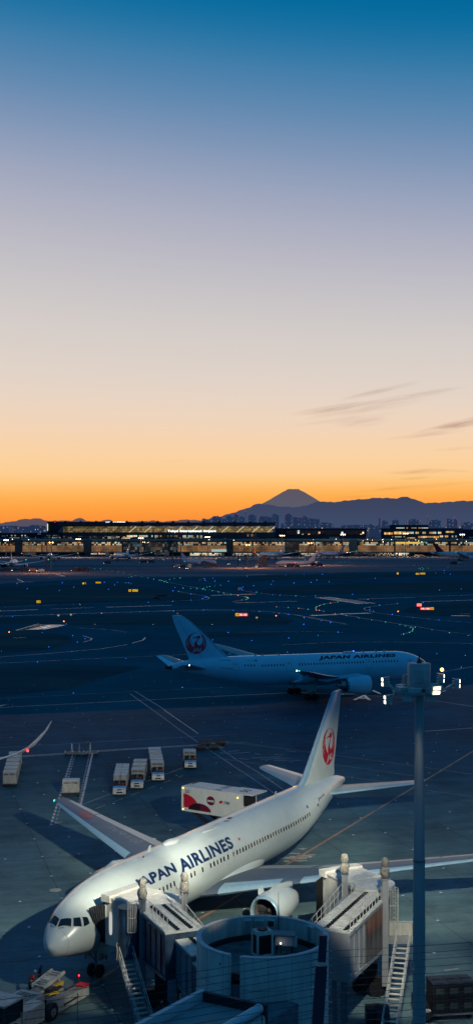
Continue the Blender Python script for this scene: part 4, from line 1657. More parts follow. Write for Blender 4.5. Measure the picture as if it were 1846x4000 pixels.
def tunnel(root, A, B, n, w, zr0, zr1, zf0, zf1, wallm, roofm, ribs=True, chain=(.42, .80), name='tunnel'):
    """A near end, B far end on the left edge; n unit vector to the right edge"""
    A, B, n = Vector((*A, 0)), Vector((*B, 0)), Vector((*n, 0))
    q = [A, A + n * w, B + n * w, B]
    mb = MB()
    prism(mb, [(p.x, p.y) for p in q], [zf0, zf0, zf1, zf1], [zr0 - .12, zr0 - .12, zr1 - .12, zr1 - .12])
    o = mb.build(name, wallm, root, smooth=False)
    d = (B - A)
    Ln = d.length
    d /= Ln
    mb = MB()
    e = .08
    q2 = [A - n * e - d * .0, A + n * (w + e), B + n * (w + e), B - n * e]
    prism(mb, [(p.x, p.y) for p in q2], [zr0 - .12, zr0 - .12, zr1 - .12, zr1 - .12], [zr0 - .02, zr0 - .02, zr1 - .02, zr1 - .02])
    k = 0
    t = .25
    while ribs and t < Ln - .1:
        z = zr0 + (zr1 - zr0) * t / Ln
        mb.beam(A + d * t + n * .02 + Vector((0, 0, z)), A + d * t + n * (w - .02) + Vector((0, 0, z)), .20, .05)
        t += .42
    mb.build('roof_panel', roofm, o)
    if chain:
        for c in chain:
            mb = MB()
            t = .3
            while t < Ln - .3:
                z = zr0 + (zr1 - zr0) * t / Ln + .05
                for s in (-.085, .085):
                    mb.box(A + d * (t + (0.09 if s > 0 else 0)) + n * (w * c + s) + Vector((0, 0, z)), (.10, .21, .06), math.atan2(n.y, n.x))
                t += .42
            mb.beam(A + d * .3 + n * w * c + Vector((0, 0, zr0 + .012)), B - d * .3 + n * w * c + Vector((0, 0, zr1 + .012)), .22, .03)
            mb.build('cable_chain', BLACK, o)
    # stiffeners down both walls
    mb = MB()
    for t in [0.06] + [i * 1.1 for i in range(1, int(Ln / 1.1) + 1)]:
        if t > Ln:
            break
        for off in (-.03, w + .03):
            zf = zf0 + (zf1 - zf0) * t / Ln
            zr = zr0 + (zr1 - zr0) * t / Ln - .14
            p = A + d * t + n * off
            mb.beam(p + Vector((0, 0, zf)), p + Vector((0, 0, zr)), .10, .05, up=tuple(d))
    for off in (-.05, w + .05):
        mb.beam(A + n * off + Vector((0, 0, zf0 + .1)), B + n * off + Vector((0, 0, zf1 + .1)), .1, .24)
        mb.beam(A + n * off + Vector((0, 0, zr0 - .22)), B + n * off + Vector((0, 0, zr1 - .22)), .1, .14)
    mb.build('wall_rib', wallm, o)
    return o


def cab(root, c, r, hd, hl, hw, z0, z1, m_, roofm, window=None, bellows=.9):
    """round cab with a square head that meets the aircraft"""
    mb = MB()
    mb.lathe([(z0, r), (z1 - .2, r)], (c[0], c[1], 0), 'z', 36, cap0=True, cap1=True)
    # roller-curtain slats
    o = mb.build('cab', m_, root)
    mb = MB()
    for i in range(36):
        a = 2 * math.pi * i / 36
        mb.bx(c[0] + (r + .01) * math.cos(a) - .02, c[0] + (r + .01) * math.cos(a) + .02, c[1] + (r + .01) * math.sin(a) - .02, c[1] + (r + .01) * math.sin(a) + .02, z0 + .2, z1 - .25)
    mb.build('curtain_slat', BLUEGREY, o)
    mb = MB()
    mb.lathe([(z1 - .22, r + .14), (z1 - .02, r + .14), (z1 + .05, r * .6), (z1 + .08, .02)], (c[0], c[1], 0), 'z', 36)
    mb.build('cab_roof', roofm, o)
    h = Vector((*hd, 0)).normalized()
    s = Vector((-h.y, h.x, 0))
    C = Vector((*c, 0))
    q = [C + h * .6 - s * hw, C + h * .6 + s * hw, C + h * hl + s * hw, C + h * hl - s * hw]
    mb = MB()
    prism(mb, [(p.x, p.y) for p in q], z0, z1 - .06)
    mb.build('bridge_head', m_, o, smooth=False)
    mb = MB()
    q = [C + h * .9 - s * (hw + .08), C + h * .9 + s * (hw + .08), C + h * (hl + .1) + s * (hw + .08), C + h * (hl + .1) - s * (hw + .08)]
    prism(mb, [(p.x, p.y) for p in q], z1 - .06, z1 + .1)
    # canopy box across the mouth
    q = [C + h * (hl - .55) - s * (hw + .18), C + h * (hl - .55) + s * (hw + .18), C + h * (hl + .28) + s * (hw + .18), C + h * (hl + .28) - s * (hw + .18)]
    prism(mb, [(p.x, p.y) for p in q], z1 - .25, z1 + .24)
    mb.build('head_roof', roofm, o, smooth=False)
    # folded canopy
    mb = MB()
    n = 12
    for i in range(n):
        t = hl + .05 + bellows * i / n
        for (a0, b0) in ((-hw - .02, -hw + .32), (hw - .32, hw + .02)):
            p = C + h * t
            g = .10 if i % 2 else -.06
            q = [p + s * (a0 - g), p + s * (b0 - g), p + h * (bellows / n * .7) + s * (b0 - g), p + h * (bellows / n * .7) + s * (a0 - g)]
            prism(mb, [(k.x, k.y) for k in q], z0 + .1, z1 - .3 - .05 * i)
        q = [C + h * t - s * hw, C + h * t + s * hw, C + h * (t + bellows / n * .7) + s * hw, C + h * (t + bellows / n * .7) - s * hw]
        prism(mb, [(k.x, k.y) for k in q], z1 - .42 - .05 * i, z1 - .30 - .05 * i)
    mb.build('canopy_bellows', BLACK, o, smooth=False)
    return o


# --- right-hand bridge, parked clear of the jet
RB = thing('boarding_bridge', 'cream boarding bridge with an orange panel on its side, drawn back from the jet', 'boarding bridge', (9.6, 90.2, 0))
nR = (.9247, -.3807)
AD = None


def ad_mat():
    m_, nt, out = new_mat('orange_advert')
    L = nt.links.new
    b = N(nt, 'ShaderNodeBsdfPrincipled')
    L(b.outputs[0], out.inputs[0])
    tc = N(nt, 'ShaderNodeTexCoord')
    no = N(nt, 'ShaderNodeTexNoise')
    no.inputs['Scale'].default_value = .55
    no.inputs['Detail'].default_value = 5
    L(tc.outputs['Object'], no.inputs[0])
    sx = N(nt, 'ShaderNodeSeparateXYZ')
    L(tc.outputs['Object'], sx.inputs[0])
    mr = N(nt, 'ShaderNodeMapRange')
    mr.inputs[1].default_value = 3.6
    mr.inputs[2].default_value = 6.8
    L(sx.outputs[2], mr.inputs[0])
    ad = N(nt, 'ShaderNodeMath', operation='ADD')
    L(mr.outputs[0], ad.inputs[0])
    mu = N(nt, 'ShaderNodeMath', operation='MULTIPLY_ADD')
    mu.inputs[1].default_value = 1.3
    mu.inputs[2].default_value = -.65
    L(no.outputs[0], mu.inputs[0])
    L(mu.outputs[0], ad.inputs[1])
    r = N(nt, 'ShaderNodeValToRGB')
    r.color_ramp.elements[0].position = .15
    r.color_ramp.elements[0].color = (.10, .085, .07, 1)
    r.color_ramp.elements[1].position = .95
    r.color_ramp.elements[1].color = (.27, .115, .045, 1)
    e = r.color_ramp.elements.new(.5)
    e.color = (.045, .03, .028, 1)
    e = r.color_ramp.elements.new(.72)
    e.color = (.20, .055, .022, 1)
    L(ad.outputs[0], r.inputs[0])
    L(r.outputs[0], b.inputs['Base Color'])
    b.inputs['Roughness'].default_value = .45
    return m_


tR = tunnel(RB, (5.0, 82.5), (8.75, 91.5), nR, 2.5, 7.05, 6.95, 3.75, 3.2, GREYP, CREAM2, chain=(.36, .88))
# advert panel on the outer wall of the far half
A_, n_ = Vector((5.0, 82.5, 0)), Vector((*nR, 0))
d_ = (Vector((8.75, 91.5, 0)) - A_).normalized()
mb = MB()
p0, p1 = A_ + n_ * 2.575 + d_ * 3.9, A_ + n_ * 2.575 + d_ * 9.0
mb.hexa([p0 + Vector((0, 0, 3.75)), p1 + Vector((0, 0, 3.4)), p1 - n_ * .04 + Vector((0, 0, 3.4)), p0 - n_ * .04 + Vector((0, 0, 3.75)), p0 + Vector((0, 0, 6.75)), p1 + Vector((0, 0, 6.7)), p1 - n_ * .04 + Vector((0, 0, 6.7)), p0 - n_ * .04 + Vector((0, 0, 6.75))])
mb.build('advert_panel', ad_mat(), RB, smooth=False)
railing(RB, [A_ + n_ * 2.42 + d_ * .6 + Vector((0, 0, 7.0)), A_ + n_ * 2.42 + d_ * 9.3 + Vector((0, 0, 6.95))], 1.0, .75)
railing(RB, [A_ + n_ * -.75 + d_ * 1.2 + Vector((0, 0, 5.9)), A_ + n_ * -.75 + d_ * 8.8 + Vector((0, 0, 6.6))], 1.0, .95)
mb = MB()
mb.beam(A_ + n_ * -.42 + d_ * 1.0 + Vector((0, 0, 5.85)), A_ + n_ * -.42 + d_ * 8.9 + Vector((0, 0, 6.55)), .72, .06)
mb.build('service_walkway', GREYP, RB)
railing(RB, [A_ + n_ * .0 + d_ * 8.6 + Vector((0, 0, 6.95)), A_ + n_ * .0 + d_ * 9.6 + Vector((0, 0, 6.95))], 1.0, .8)
lamp_post(RB, (10.55, 88.9), .9, 8.55)
lamp_post(RB, (7.95, 92.0), .9, 8.0)
cab(RB, (9.95, 92.7), 1.65, (-.50, .866), 4.0, 1.55, 3.2, 7.15, CREAM, CREAM2)
cage_ladder(RB, (11.45, 91.7), 4.7, 7.0)
mb = MB()
mb.bx(10.9, 12.8, 89.6, 91.1, 3.62, 3.72)
mb.bx(10.85, 10.93, 89.9, 91.3, 2.6, 4.9)
mb.build('landing', GREYP, RB)
mb = MB()
for a, b in (((11.0, 91.08), (12.8, 91.08)), ((12.8, 91.08), (12.8, 89.9)),):
    p, q = Vector((*a, 3.75)), Vector((*b, 3.75))
    mb.hexa([p, q, q + Vector((.02, .02, 0)), p + Vector((.02, .02, 0)), p + Vector((0, 0, .95)), q + Vector((0, 0, .95)), q + Vector((.02, .02, .95)), p + Vector((.02, .02, .95))])
mb.build('landing_screen', CREAM, RB, smooth=False)
railing(RB, [(11.0, 91.1, 3.72), (12.84, 91.1, 3.72), (12.84, 89.7, 3.72)], 1.05, .8)
stairs(RB, (11.95, 89.6, 3.65), (9.75, 80.6, .1), .95, (.9247, -.21), n=19)
# drive bogie under the column
mb = MB()
mb.beam((8.2, 90.9, 1.0), (11.0, 89.2, 1.0), .5, .5)
mb.bx(9.2, 10.1, 89.6, 90.5, .5, 2.2)
bo = mb.build('drive_bogie', DARK, RB)
for x, y in ((9.0, 90.2), (10.1, 89.5)):
    for s in (-.35, .35):
        mb = MB()
        mb.lathe([(-.18, .3), (-.18, .52), (-.1, .56), (.1, .56), (.18, .52), (.18, .3)], (x + s * .4, y + s, .56), 'y', 18, True, True)
        mb.build('wheel', BLACK, bo)
# hanging service bundle and hose reel below the near end
mb = MB()
mb.bx(8.6, 9.6, 82.9, 83.9, .25, 1.5)
mb.lathe([(-.45, .75), (-.35, .8), (.35, .8), (.45, .75)], (9.7, 83.4, .85), 'x', 20, True, True)
mb.tube((9.7, 83.4, .85), (10.4, 82.7, .12), .06)
mb.tube((8.2, 83.5, .12), (9.0, 82.6, .12), .06)
mb.build('hose_reel', DARK, RB)
mb = MB()
mb.bx(6.3, 6.6, 82.2, 82.5, .0, 3.8)
mb.build('support_leg', BLUEGREY, RB)
mb = MB()
mb.bx(6.9, 7.3, 82.3, 82.6, .0, 3.8)
mb.build('support_leg', BLUEGREY, RB)

# --- left-hand bridge, docked on the jet
LB = thing('boarding_bridge', 'cream boarding bridge with dark blue walls docked at the front door of the jet', 'boarding bridge', (-5.2, 87.0, 0))
nL = Vector((.92, .385, 0))
A1, B1 = (-4.55, 81.6), (-6.95, 87.5)
DKBLUE = mat('dark_blue_panel', (.035, .075, .13), .4, var=.45, scale=.8)
tunnel(LB, A1, B1, (nL.x, nL.y), 2.5, 7.0, 6.95, 3.85, 3.45, DKBLUE, CREAM2, ribs=False, chain=(.35, .72))
mb = MB()   # low kerbs of the roof: the far edge is a row of sealed joints
Af, Bf = Vector((*A1, 0)), Vector((*B1, 0))
dl = (Bf - Af).normalized()
for i in range(12):
    p = Af + nL * 2.42 + dl * (.4 + .48 * i)
    mb.box(p + Vector((0, 0, 7.0)), (.3, .34, .16), math.atan2(nL.y, nL.x))
mb.build('roof_kerb', CREAM2, LB)
railing(LB, [Af + nL * .08 + dl * .1 + Vector((0, 0, 6.98)), Af + nL * .08 + dl * 4.6 + Vector((0, 0, 6.98))], 1.0, .8)
railing(LB, [Af + nL * 2.75 + dl * 5.9 + Vector((0, 0, 6.9)), Af + nL * 2.75 + dl * 4.6 + Vector((0, 0, 6.9))], 1.25, .7)
railing(LB, [Af + nL * 2.85 + dl * 4.2 + Vector((0, 0, 6.3)), Af + nL * 3.1 + dl * 1.4 + Vector((0, 0, 5.6))], 1.1, 1.2)
tunnel(LB, (-2.75, 78.9), (-4.15, 82.3), (nL.x, nL.y), 1.95, 6.45, 6.5, 3.5, 3.6, BLUEGREY, CREAM2, ribs=False, chain=(.5, .9), name='inner_tunnel')
tunnel(LB, (-1.7, 76.6), (-2.75, 79.0), (nL.x, nL.y), 1.7, 6.0, 6.05, 3.2, 3.3, BLUEGREY, CREAM2, ribs=True, chain=(.5,), name='fixed_tunnel')
cl = cab(LB, (-5.7, 89.3), 1.95, (-.80, .60), 3.35, 1.72, 3.5, 6.85, CREAM, CREAM2, bellows=.6)
# slot window in the head wall that faces the terminal
hC, hh = Vector((-5.7, 89.3, 0)), Vector((-.80, .60, 0))
hs = Vector((-hh.y, hh.x, 0))
mb = MB()
pts = []
for i in range(16):
    a = 2 * math.pi * i / 16
    pts.append(hC + hh * (2.85 + .16 * math.copysign(abs(math.cos(a)) ** .5, math.cos(a))) + hs * 1.735 + Vector((0, 0, 5.1 + .85 * math.copysign(abs(math.sin(a)) ** .6, math.sin(a)))))
mb.poly(pts)
mb.build('slot_window', glow('slot_glow', (.9, .92, .85), .55), LB, smooth=False)  # flat glow stands in for the lit area seen through the slot
mb = MB()
p = hC + hh * 3.30 + hs * 1.74
mb.beam(p + Vector((0, 0, 3.5)), p + Vector((0, 0, 6.9)), .08, .12)
mb.build('corner_trim', YELL if False else CREAM2, LB)
# folds of the canopy that close on the nose, fanned out from the head's near corner
a0 = hC + hh * 3.36 + hs * 1.76
for i in range(7):
    t0, t1 = i / 7, (i + .62) / 7
    tip = lambda t: a0 + Vector((-1.15 * t, -.30 * t * (1 - .2 * t), 6.42 - .25 * t * t))
    low = lambda t: a0 + Vector((-.16 * t, -.05 * t, 3.75 + .25 * t))
    mid = lambda t: a0 + Vector((-.86 * t, -.26 * t, 5.3 - .1 * t))
    mb = MB()
    out = Vector((-.25, -.97, 0)) * .10
    for P, Q in ((tip, mid), (mid, low)):
        tm = (t0 + t1) / 2
        mb.poly([P(t0), P(tm) + out, Q(tm) + out, Q(t0)])
        mb.poly([P(tm) + out, P(t1), Q(t1), Q(tm) + out])
    for P, Q in ((tip, mid), (mid, low)):
        mb.poly([P(t1), P((i + 1) / 7), Q((i + 1) / 7), Q(t1)])
    mb.build('canopy_fold', CANOPY, LB, smooth=False)
lamp_post(LB, (-6.5, 86.5), .9, 7.75, BLUEGREY)
lamp_post(LB, (-3.68, 88.5), .9, 7.6)
mb = MB()
mb.lathe([(3.6, .75), (6.9, .75), (6.95, .8), (7.0, .8)], (-7.5, 87.3, 0), 'z', 20, cap1=True)
mb.build('service_drum', DKBLUE, LB)
cage_ladder(LB, (-7.25, 86.6), 5.5, 7.5, .34)
mb = MB()
mb.bx(-8.35, -6.6, 86.5, 88.0, 3.45, 3.55)
mb.build('landing', BLUEGREY, LB)
mb = MB()
for a, b in (((-8.3, 88.0), (-8.3, 86.6)), ((-8.3, 88.0), (-6.7, 88.0))):
    p, q = Vector((*a, 3.55)), Vector((*b, 3.55))
    mb.hexa([p, q, q + Vector((.03, .03, 0)), p + Vector((.03, .03, 0)), p + Vector((0, 0, 1.1)), q + Vector((0, 0, 1.1)), q + Vector((.03, .03, 1.1)), p + Vector((.03, .03, 1.1))])
mb.build('landing_screen', CREAM, LB, smooth=False)
stairs(LB, (-7.65, 86.5, 3.5), (-5.6, 80.7, .1), .95, (.93, .36), BLUEGREY, n=17)
mb = MB()
mb.beam((-6.9, 86.9, .95), (-3.4, 88.6, .95), .5, .5)
mb.bx(-5.7, -4.7, 87.2, 88.2, .5, 3.6)
bo = mb.build('drive_bogie', DARK, LB)
for x, y in ((-5.9, 87.4), (-4.6, 88.0)):
    for s in (-.35, .35):
        mb = MB()
        mb.lathe([(-.18, .3), (-.18, .52), (-.1, .56), (.1, .56), (.18, .52), (.18, .3)], (x, y + s, .56), 'y', 18, True, True)
        mb.build('wheel', BLACK, bo)
mb = MB()
mb.bx(-4.5, -3.9, 81.3, 81.9, .0, 3.9)
mb.build('support_leg', BLUEGREY, LB)
mb = MB()
mb.bx(-3.2, -2.8, 79.0, 79.4, .0, 3.5)
mb.build('support_leg', BLUEGREY, LB)
mb = MB()
q = [Vector((-4.6 + .32 * math.cos(t), 81.25, 2.2 + .42 * math.sin(t))) for t in [i * math.pi / 7 for i in range(15)]]
mb.path(q, .04, 5)
mb.build('hanging_hose', BLACK, LB)

# ------------------------------------------------------------------ round concrete tower between the bridges
TX, TY = 1.62, 78.0
RO, RI, ZR, ZFL = 4.12, 3.86, 7.95, 6.55
tw = thing('bridge_tower', 'round concrete bridge tower with an open roof holding cooling machinery', 'tower', (TX, TY, 0))
mb = MB()
a_n = math.atan2(-3.75, -1.75)      # notch in the parapet, toward the terminal
hwn = .085
n = 96
def arcpt(r, a, z):
    return (TX + r * math.cos(a), TY + r * math.sin(a), z)
arc = [a_n + hwn + (2 * math.pi - 2 * hwn) * i / n for i in range(n + 1)]
rings = [[arcpt(RO, a, 4.6), arcpt(RO, a, ZR), arcpt(RI, a, ZR), arcpt(RI, a, 4.6)] for a in arc]
mb.loft(rings)
mb.build('tower_wall', CONC, tw, angle=40)
mb = MB()
mb.lathe([(0, RO - .02), (4.6, RO - .02)], (TX, TY, 0), 'z', 96)
mb.build('lower_wall', CONC, tw)
mb = MB()
mb.lathe([(ZR, RO + .03), (ZR + .05, RO + .03), (ZR + .05, RI - .03), (ZR, RI - .03)], (TX, TY, 0), 'z', 96)
# open the coping at the notch
mb.Fc = [f for f in mb.Fc if abs((math.atan2(sum(mb.V[i][1] for i in f) / 4 - TY, sum(mb.V[i][0] for i in f) / 4 - TX) - a_n + math.pi) % (2 * math.pi) - math.pi) > hwn]
mb.MI = [0] * len(mb.Fc)
mb.build('coping', mat('coping_concrete', (.50, .52, .52), .7, var=.12), tw, smooth=False)
mb = MB()
for i in range(18):
    a = a_n + .5 + 2 * math.pi * i / 18
    mb.beam((*arcpt(RO + .003, a, 0)[:2], 1.0), (*arcpt(RO + .003, a, 0)[:2], ZR - .02), .018, .012, up=(math.cos(a), math.sin(a), 0))
for z in (2.6, 4.3, 6.0):
    mb.lathe([(z, RO + .006), (z + .02, RO + .006)], (TX, TY, 0), 'z', 96)
mb.build('formwork_joint', BLUEGREY, tw, smooth=False)
mb = MB()
mb.lathe([(ZFL, RI + .05), (ZFL, .01)], (TX, TY, 0), 'z', 64)
mb.build('roof_deck', mat('roof_membrane', (.13, .165, .165), .7, var=.35, scale=1.1), tw)
mb = MB()
mb.lathe([(ZFL, RI), (ZFL + .28, RI - .02), (ZFL + .30, RI - .22), (ZFL, RI - .26)], (TX, TY, 0), 'z', 64)
mb.build('roof_upstand', DARK, tw)
mb = MB()
for s in (-1, 1):
    a = a_n + s * hwn
    p, q = Vector(arcpt(RO, a, 0)), Vector(arcpt(RO + .04, a, 0))
    mb.beam((*arcpt(RO - .1, a, 0)[:2], 4.6), (*arcpt(RO - .1, a, 0)[:2], ZR + .02), .06, .3)
mb.build('notch_jamb', CONC, tw)
mb = MB()
c = arcpt(RO - .3, a_n, 0)
mb.box((c[0], c[1], 5.4), (.1, .62, 1.6), a_n)
mb.build('notch_panel', BLUEGREY, tw)
mb = MB()
c = arcpt(RO + .02, a_n - .24, 7.35)
mb.ball(c, .05, 6)
mb.build('drain_outlet', BLACK, tw)

# machinery on the tower roof
ac = thing('condenser_unit', 'tall outdoor cooling unit with dark grille and round fan on the tower roof', 'air conditioner', (1.62, 78.35, ZFL), R(24))
mb = MB()
for sx, sy in ((-1, -1), (1, -1), (1, 1), (-1, 1)):
    mb.bx(sx * .5 - .06, sx * .5 + .06, sy * .38 - .06, sy * .38 + .06, .08, 1.7)
mb.bx(-.52, .52, -.40, .40, 1.45, 1.7)
mb.bx(-.52, .52, -.40, .40, .08, .25)
mb.build('casing', CONC, ac, local=True, smooth=False)
mb = MB()
mb.bx(-.47, .47, -.35, .35, .25, 1.45)
mb.build('grille', BLACK, ac, local=True, smooth=False)
mb = MB()
for i in range(12):
    mb.bx(.47, .51, -.33, .33, .30 + .095 * i, .335 + .095 * i)
mb.build('louver', GREYP, ac, local=True, smooth=False)
mb = MB()
mb.lathe([(1.7, .33), (1.80, .35), (1.80, .31), (1.72, .29)], (0, 0, 0), 'z', 24)
for i in range(10):
    a = math.pi * i / 10
    mb.beam((-.32 * math.cos(a), -.32 * math.sin(a), 1.79), (.32 * math.cos(a), .32 * math.sin(a), 1.79), .02, .02)
mb.build('fan_guard', DARK, ac, local=True)
mb = MB()
mb.bx(-.6, .6, -.5, -.35, 0, .08)
mb.bx(-.6, .6, .35, .5, 0, .08)
mb.build('base_rail', DARK, ac, local=True)
cb = thing('equipment_cabinet', 'low cabinet with overhanging lid on legs on the tower roof', 'cabinet', (3.05, 79.4, ZFL), R(-8))
mb = MB()
mb.bx(-.55, .55, -.36, .36, .45, 1.05)
mb.build('housing', CONC, cb, local=True, smooth=False)
mb = MB()
mb.bx(-.72, .72, -.48, .48, 1.05, 1.15)
mb.build('lid', ROOFM, cb, local=True, smooth=False)
for sx in (-.48, .48):
    for sy in (-.3, .3):
        mb = MB()
        mb.bx(sx - .04, sx + .04, sy - .04, sy + .04, 0, .45)
        mb.build('leg', DARK, cb, local=True)
mb = MB()
mb.bx(.56, .8, -.2, .2, .35, .95)
mb.build('side_box', CONC, cb, local=True, smooth=False)
mb = MB()
mb.tube((-.18, -.62, 0), (-.18, -.62, .62), .025)
mb.build('lamp_stalk', DARK, cb, local=True)
mb = MB()
mb.ball((-.18, -.62, .68), .045, 8)
mb.build('work_lamp', WHITEL, cb, local=True)
for a, w_, h_, z_, lb in ((R(104), .5, .85, 7.0, 'square electrical box on the tower parapet, leftmost of four'), (R(92), .6, .5, 7.3, 'wide electrical box on the tower parapet, behind the cooling unit'), (R(80), .45, .42, 7.4, 'small junction box with a dark face high on the tower parapet'), (R(32), .5, 1.0, 6.95, 'tall electrical box on the right of the tower parapet')):
    p = arcpt(RI - .14, a, 0)
    e = thing('electrical_box', lb, 'electrical box', (p[0], p[1], z_), a)
    mb = MB()
    mb.bx(-.13, .13, -w_ / 2, w_ / 2, 0, h_)
    mb.build('enclosure', CONC, e, local=True, smooth=False)
    mb = MB()
    mb.bx(-.155, -.13, -w_ / 2 + .04, w_ / 2 - .04, .04, h_ - .04)
    mb.build('lid', GREYP if w_ > .46 else DARK, e, local=True, smooth=False)
p = arcpt(RI - .25, R(72), 0)
an = thing('whip_antenna', 'thin whip antenna standing inside the tower parapet', 'antenna', (p[0], p[1], ZFL))
mb = MB()
mb.tube((0, 0, 0), (0, 0, 1.9), .05)
mb.build('mount', BLUEGREY, an, local=True)
mb = MB()
mb.tube((0, 0, 1.9), (0, 0, 3.1), .028, .012)
mb.build('aerial', DARK, an, local=True)
mb = MB()
mb.tube((2.0, 76.4, ZFL + .06), (4.2, 77.9, ZFL + .06), .05)
mb.tube((2.3, 77.9, ZFL + .06), (3.2, 78.7, ZFL + .06), .05)
mb.tube((.9, 77.2, ZFL + .05), (2.2, 78.5, ZFL + .05), .04)
mb.build('roof_conduit', DARK, tw)

# ------------------------------------------------------------------ fixed walkway that runs from the terminal to the tower
wk = thing('fixed_walkway', 'flat-roofed walkway with pale parapets leading to the round tower', 'walkway', (-.1, 71, 0))
ax = Vector((-.555, -.832, 0))
P0, P1 = Vector((-2.05, 72.1, 0)), Vector((1.75, 69.9, 0))
LW = 34
zr = 6.75
def wbox(mb, s0, s1, t0, t1, z0, z1):
    """s across from the left edge, t back along the walkway"""
    cr = (P1 - P0).normalized()
    pr_ = lambda s, t: P0 + cr * s + ax * t
    prism(mb, [tuple(pr_(s, t)[:2]) for s, t in ((s0, t0), (s1, t0), (s1, t1), (s0, t1))], z0, z1)
Wd = (P1 - P0).length
mb = MB()
wbox(mb, .06, Wd - .06, .06, LW, 3.3, zr - .55)
mb.build('walkway_body', CONC, wk, smooth=False)
mb = MB()
wbox(mb, .3, Wd - .3, .3, LW, zr - .55, zr - .5)
mb.build('roof_sheet', mat('blue_roof_sheet', (.26, .28, .28), .55, var=.15, scale=.5), wk, smooth=False)
mb = MB()
wbox(mb, 0, .3, 0, LW, zr - .65, zr + .08)
mb.build('left_parapet', mat('parapet_white', (.58, .58, .57), .6, var=.12), wk, smooth=False)
mb = MB()
wbox(mb, .3, Wd, 0, .26, zr - .62, zr + .02)
mb.build('end_parapet', DARK, wk, smooth=False)  # shadow on this parapet is painted in with the dark material
cr = (P1 - P0).normalized()
mb = MB()
a0 = P0 + cr * (Wd - .28) + ax * .5 + Vector((0, 0, zr - .15))
mb.tube(a0, a0 + ax * (LW - 1), .28, n=16)
mb.ball(a0, .28, 12)
mb.build('capped_duct', mat('duct_white', (.60, .62, .62), .5, var=.1), wk)
mb = MB()
for i in range(28):
    wbox(mb, Wd - .058, Wd - .03, .5 + 1.2 * i, .54 + 1.2 * i, 3.4, zr - .5)
wbox(mb, Wd - .07, Wd + .0, .0, .16, 3.3, zr - .62)
mb.build('wall_seam', DARK, wk, smooth=False)
mb = MB()
wbox(mb, .5, Wd - .5, -4.2, .06, 3.4, 5.4)
mb.build('connecting_bay', BLUEGREY, wk, smooth=False)
for t in (3, 12, 21, 30):
    for s in (.6, Wd - .6):
        mb = MB()
        wbox(mb, s - .2, s + .2, t, t + .4, 0, 3.3)
        mb.build('column', CONC, wk, smooth=False)

# ------------------------------------------------------------------ wire fence of the viewing terrace
FD = 17.0
pt = AT(1262, 3655, FD)
fence = thing('wire_fence', 'dark terrace fence post with thin taut wires on either side', 'fence', (pt.x, pt.y, 24.6))
mb = MB()
mb.bx(-12, 10, 10, 19.5, 24.2, 24.6)
terr = struct(mb, 'terrace_slab', CONC, smooth=False)
POSTM = mat('fence_steel', (.015, .025, .045), .45, var=.2)
top = AT(1262, 3655, FD)
bot = AT(1240, 4000, FD)
dv = (bot - top).normalized()
base = top + dv * ((top.z - 24.6) / -dv.z)
mb = MB()
mb.beam(base, top + dv * .42, .155, .05, up=(0, 1, 0))
mb.beam(base + Vector((-.06, .06, 0)), top + dv * .42 + Vector((-.06, .06, 0)), .03, .12, up=(0, 1, 0))
mb.build('post', POSTM, fence, smooth=False)
mb = MB()
mb.beam(top + dv * .36, top, .105, .06, up=(0, 1, 0))
mb.build('post_head', POSTM, fence, smooth=False)
mb = MB()
for i in range(20):
    p = top + dv * (.24 + .098 * i) if False else top + dv * (.225 + .0985 * i)
    if p.z < 24.8:
        break
    ln = Vector((-9.4 * math.cos(R(20)), -9.4 * math.sin(R(20)), 0))
    rn = Vector((7 * math.cos(R(13.5)), 7 * math.sin(R(13.5)), 0))
    mb.path([p + ln * k + Vector((0, 0, -.10 * 4 * k * (1 - k))) for k in (0, .25, .5, .75, 1)], .0036, 5)
    mb.path([p + rn * k + Vector((0, 0, -.05 * 4 * k * (1 - k))) for k in (0, .25, .5, .75, 1)], .0036, 5)
mb.build('wire', POSTM, fence)
mb = MB()
for i in range(20):
    p = top + dv * (.225 + .0985 * i)
    if p.z < 24.8:
        break
    mb.tube(p - Vector((.13, .02, 0)), p - Vector((.05, .01, 0)), .009, n=6)
    mb.tube(p + Vector((.05, .01, 0)), p + Vector((.15, .02, 0)), .009, n=6)
mb.build('turnbuckle', STEEL, fence)
pv = AT(303, 3880, 15.9)
mb = MB()
mb.tube(pv, pv - Vector((0, 0, 2)), .004, n=5)
for i in range(18):
    mb.ball(pv - Vector((0, 0, .02 + .098 * i)), .010, 6)
mb.build('spacer_cable', POSTM, fence)
for s, dx, dy in ((-1, -9.4 * math.cos(R(20)), -9.4 * math.sin(R(20))), (1, 7 * math.cos(R(13.5)), 7 * math.sin(R(13.5)))):
    mb = MB()
    q = base + Vector((dx, dy, 0))
    mb.beam(q, q + Vector((0, 0, 3.0)), .12, .05, up=(0, 1, 0))
    mb.build('post', POSTM, fence, smooth=False)
# ------------------------------------------------------------------ baggage tractors and container dollies
def wheel(parent, c, r, w, axis='y', rim=STEEL, n=16):
    mb = MB()
    mb.lathe([(-w / 2, r * .55), (-w / 2, r * .9), (-w * .3, r), (w * .3, r), (w / 2, r * .9), (w / 2, r * .55)], c, axis, n, True, True)
    o = mb.build('wheel', BLACK, parent, local=True)
    return o


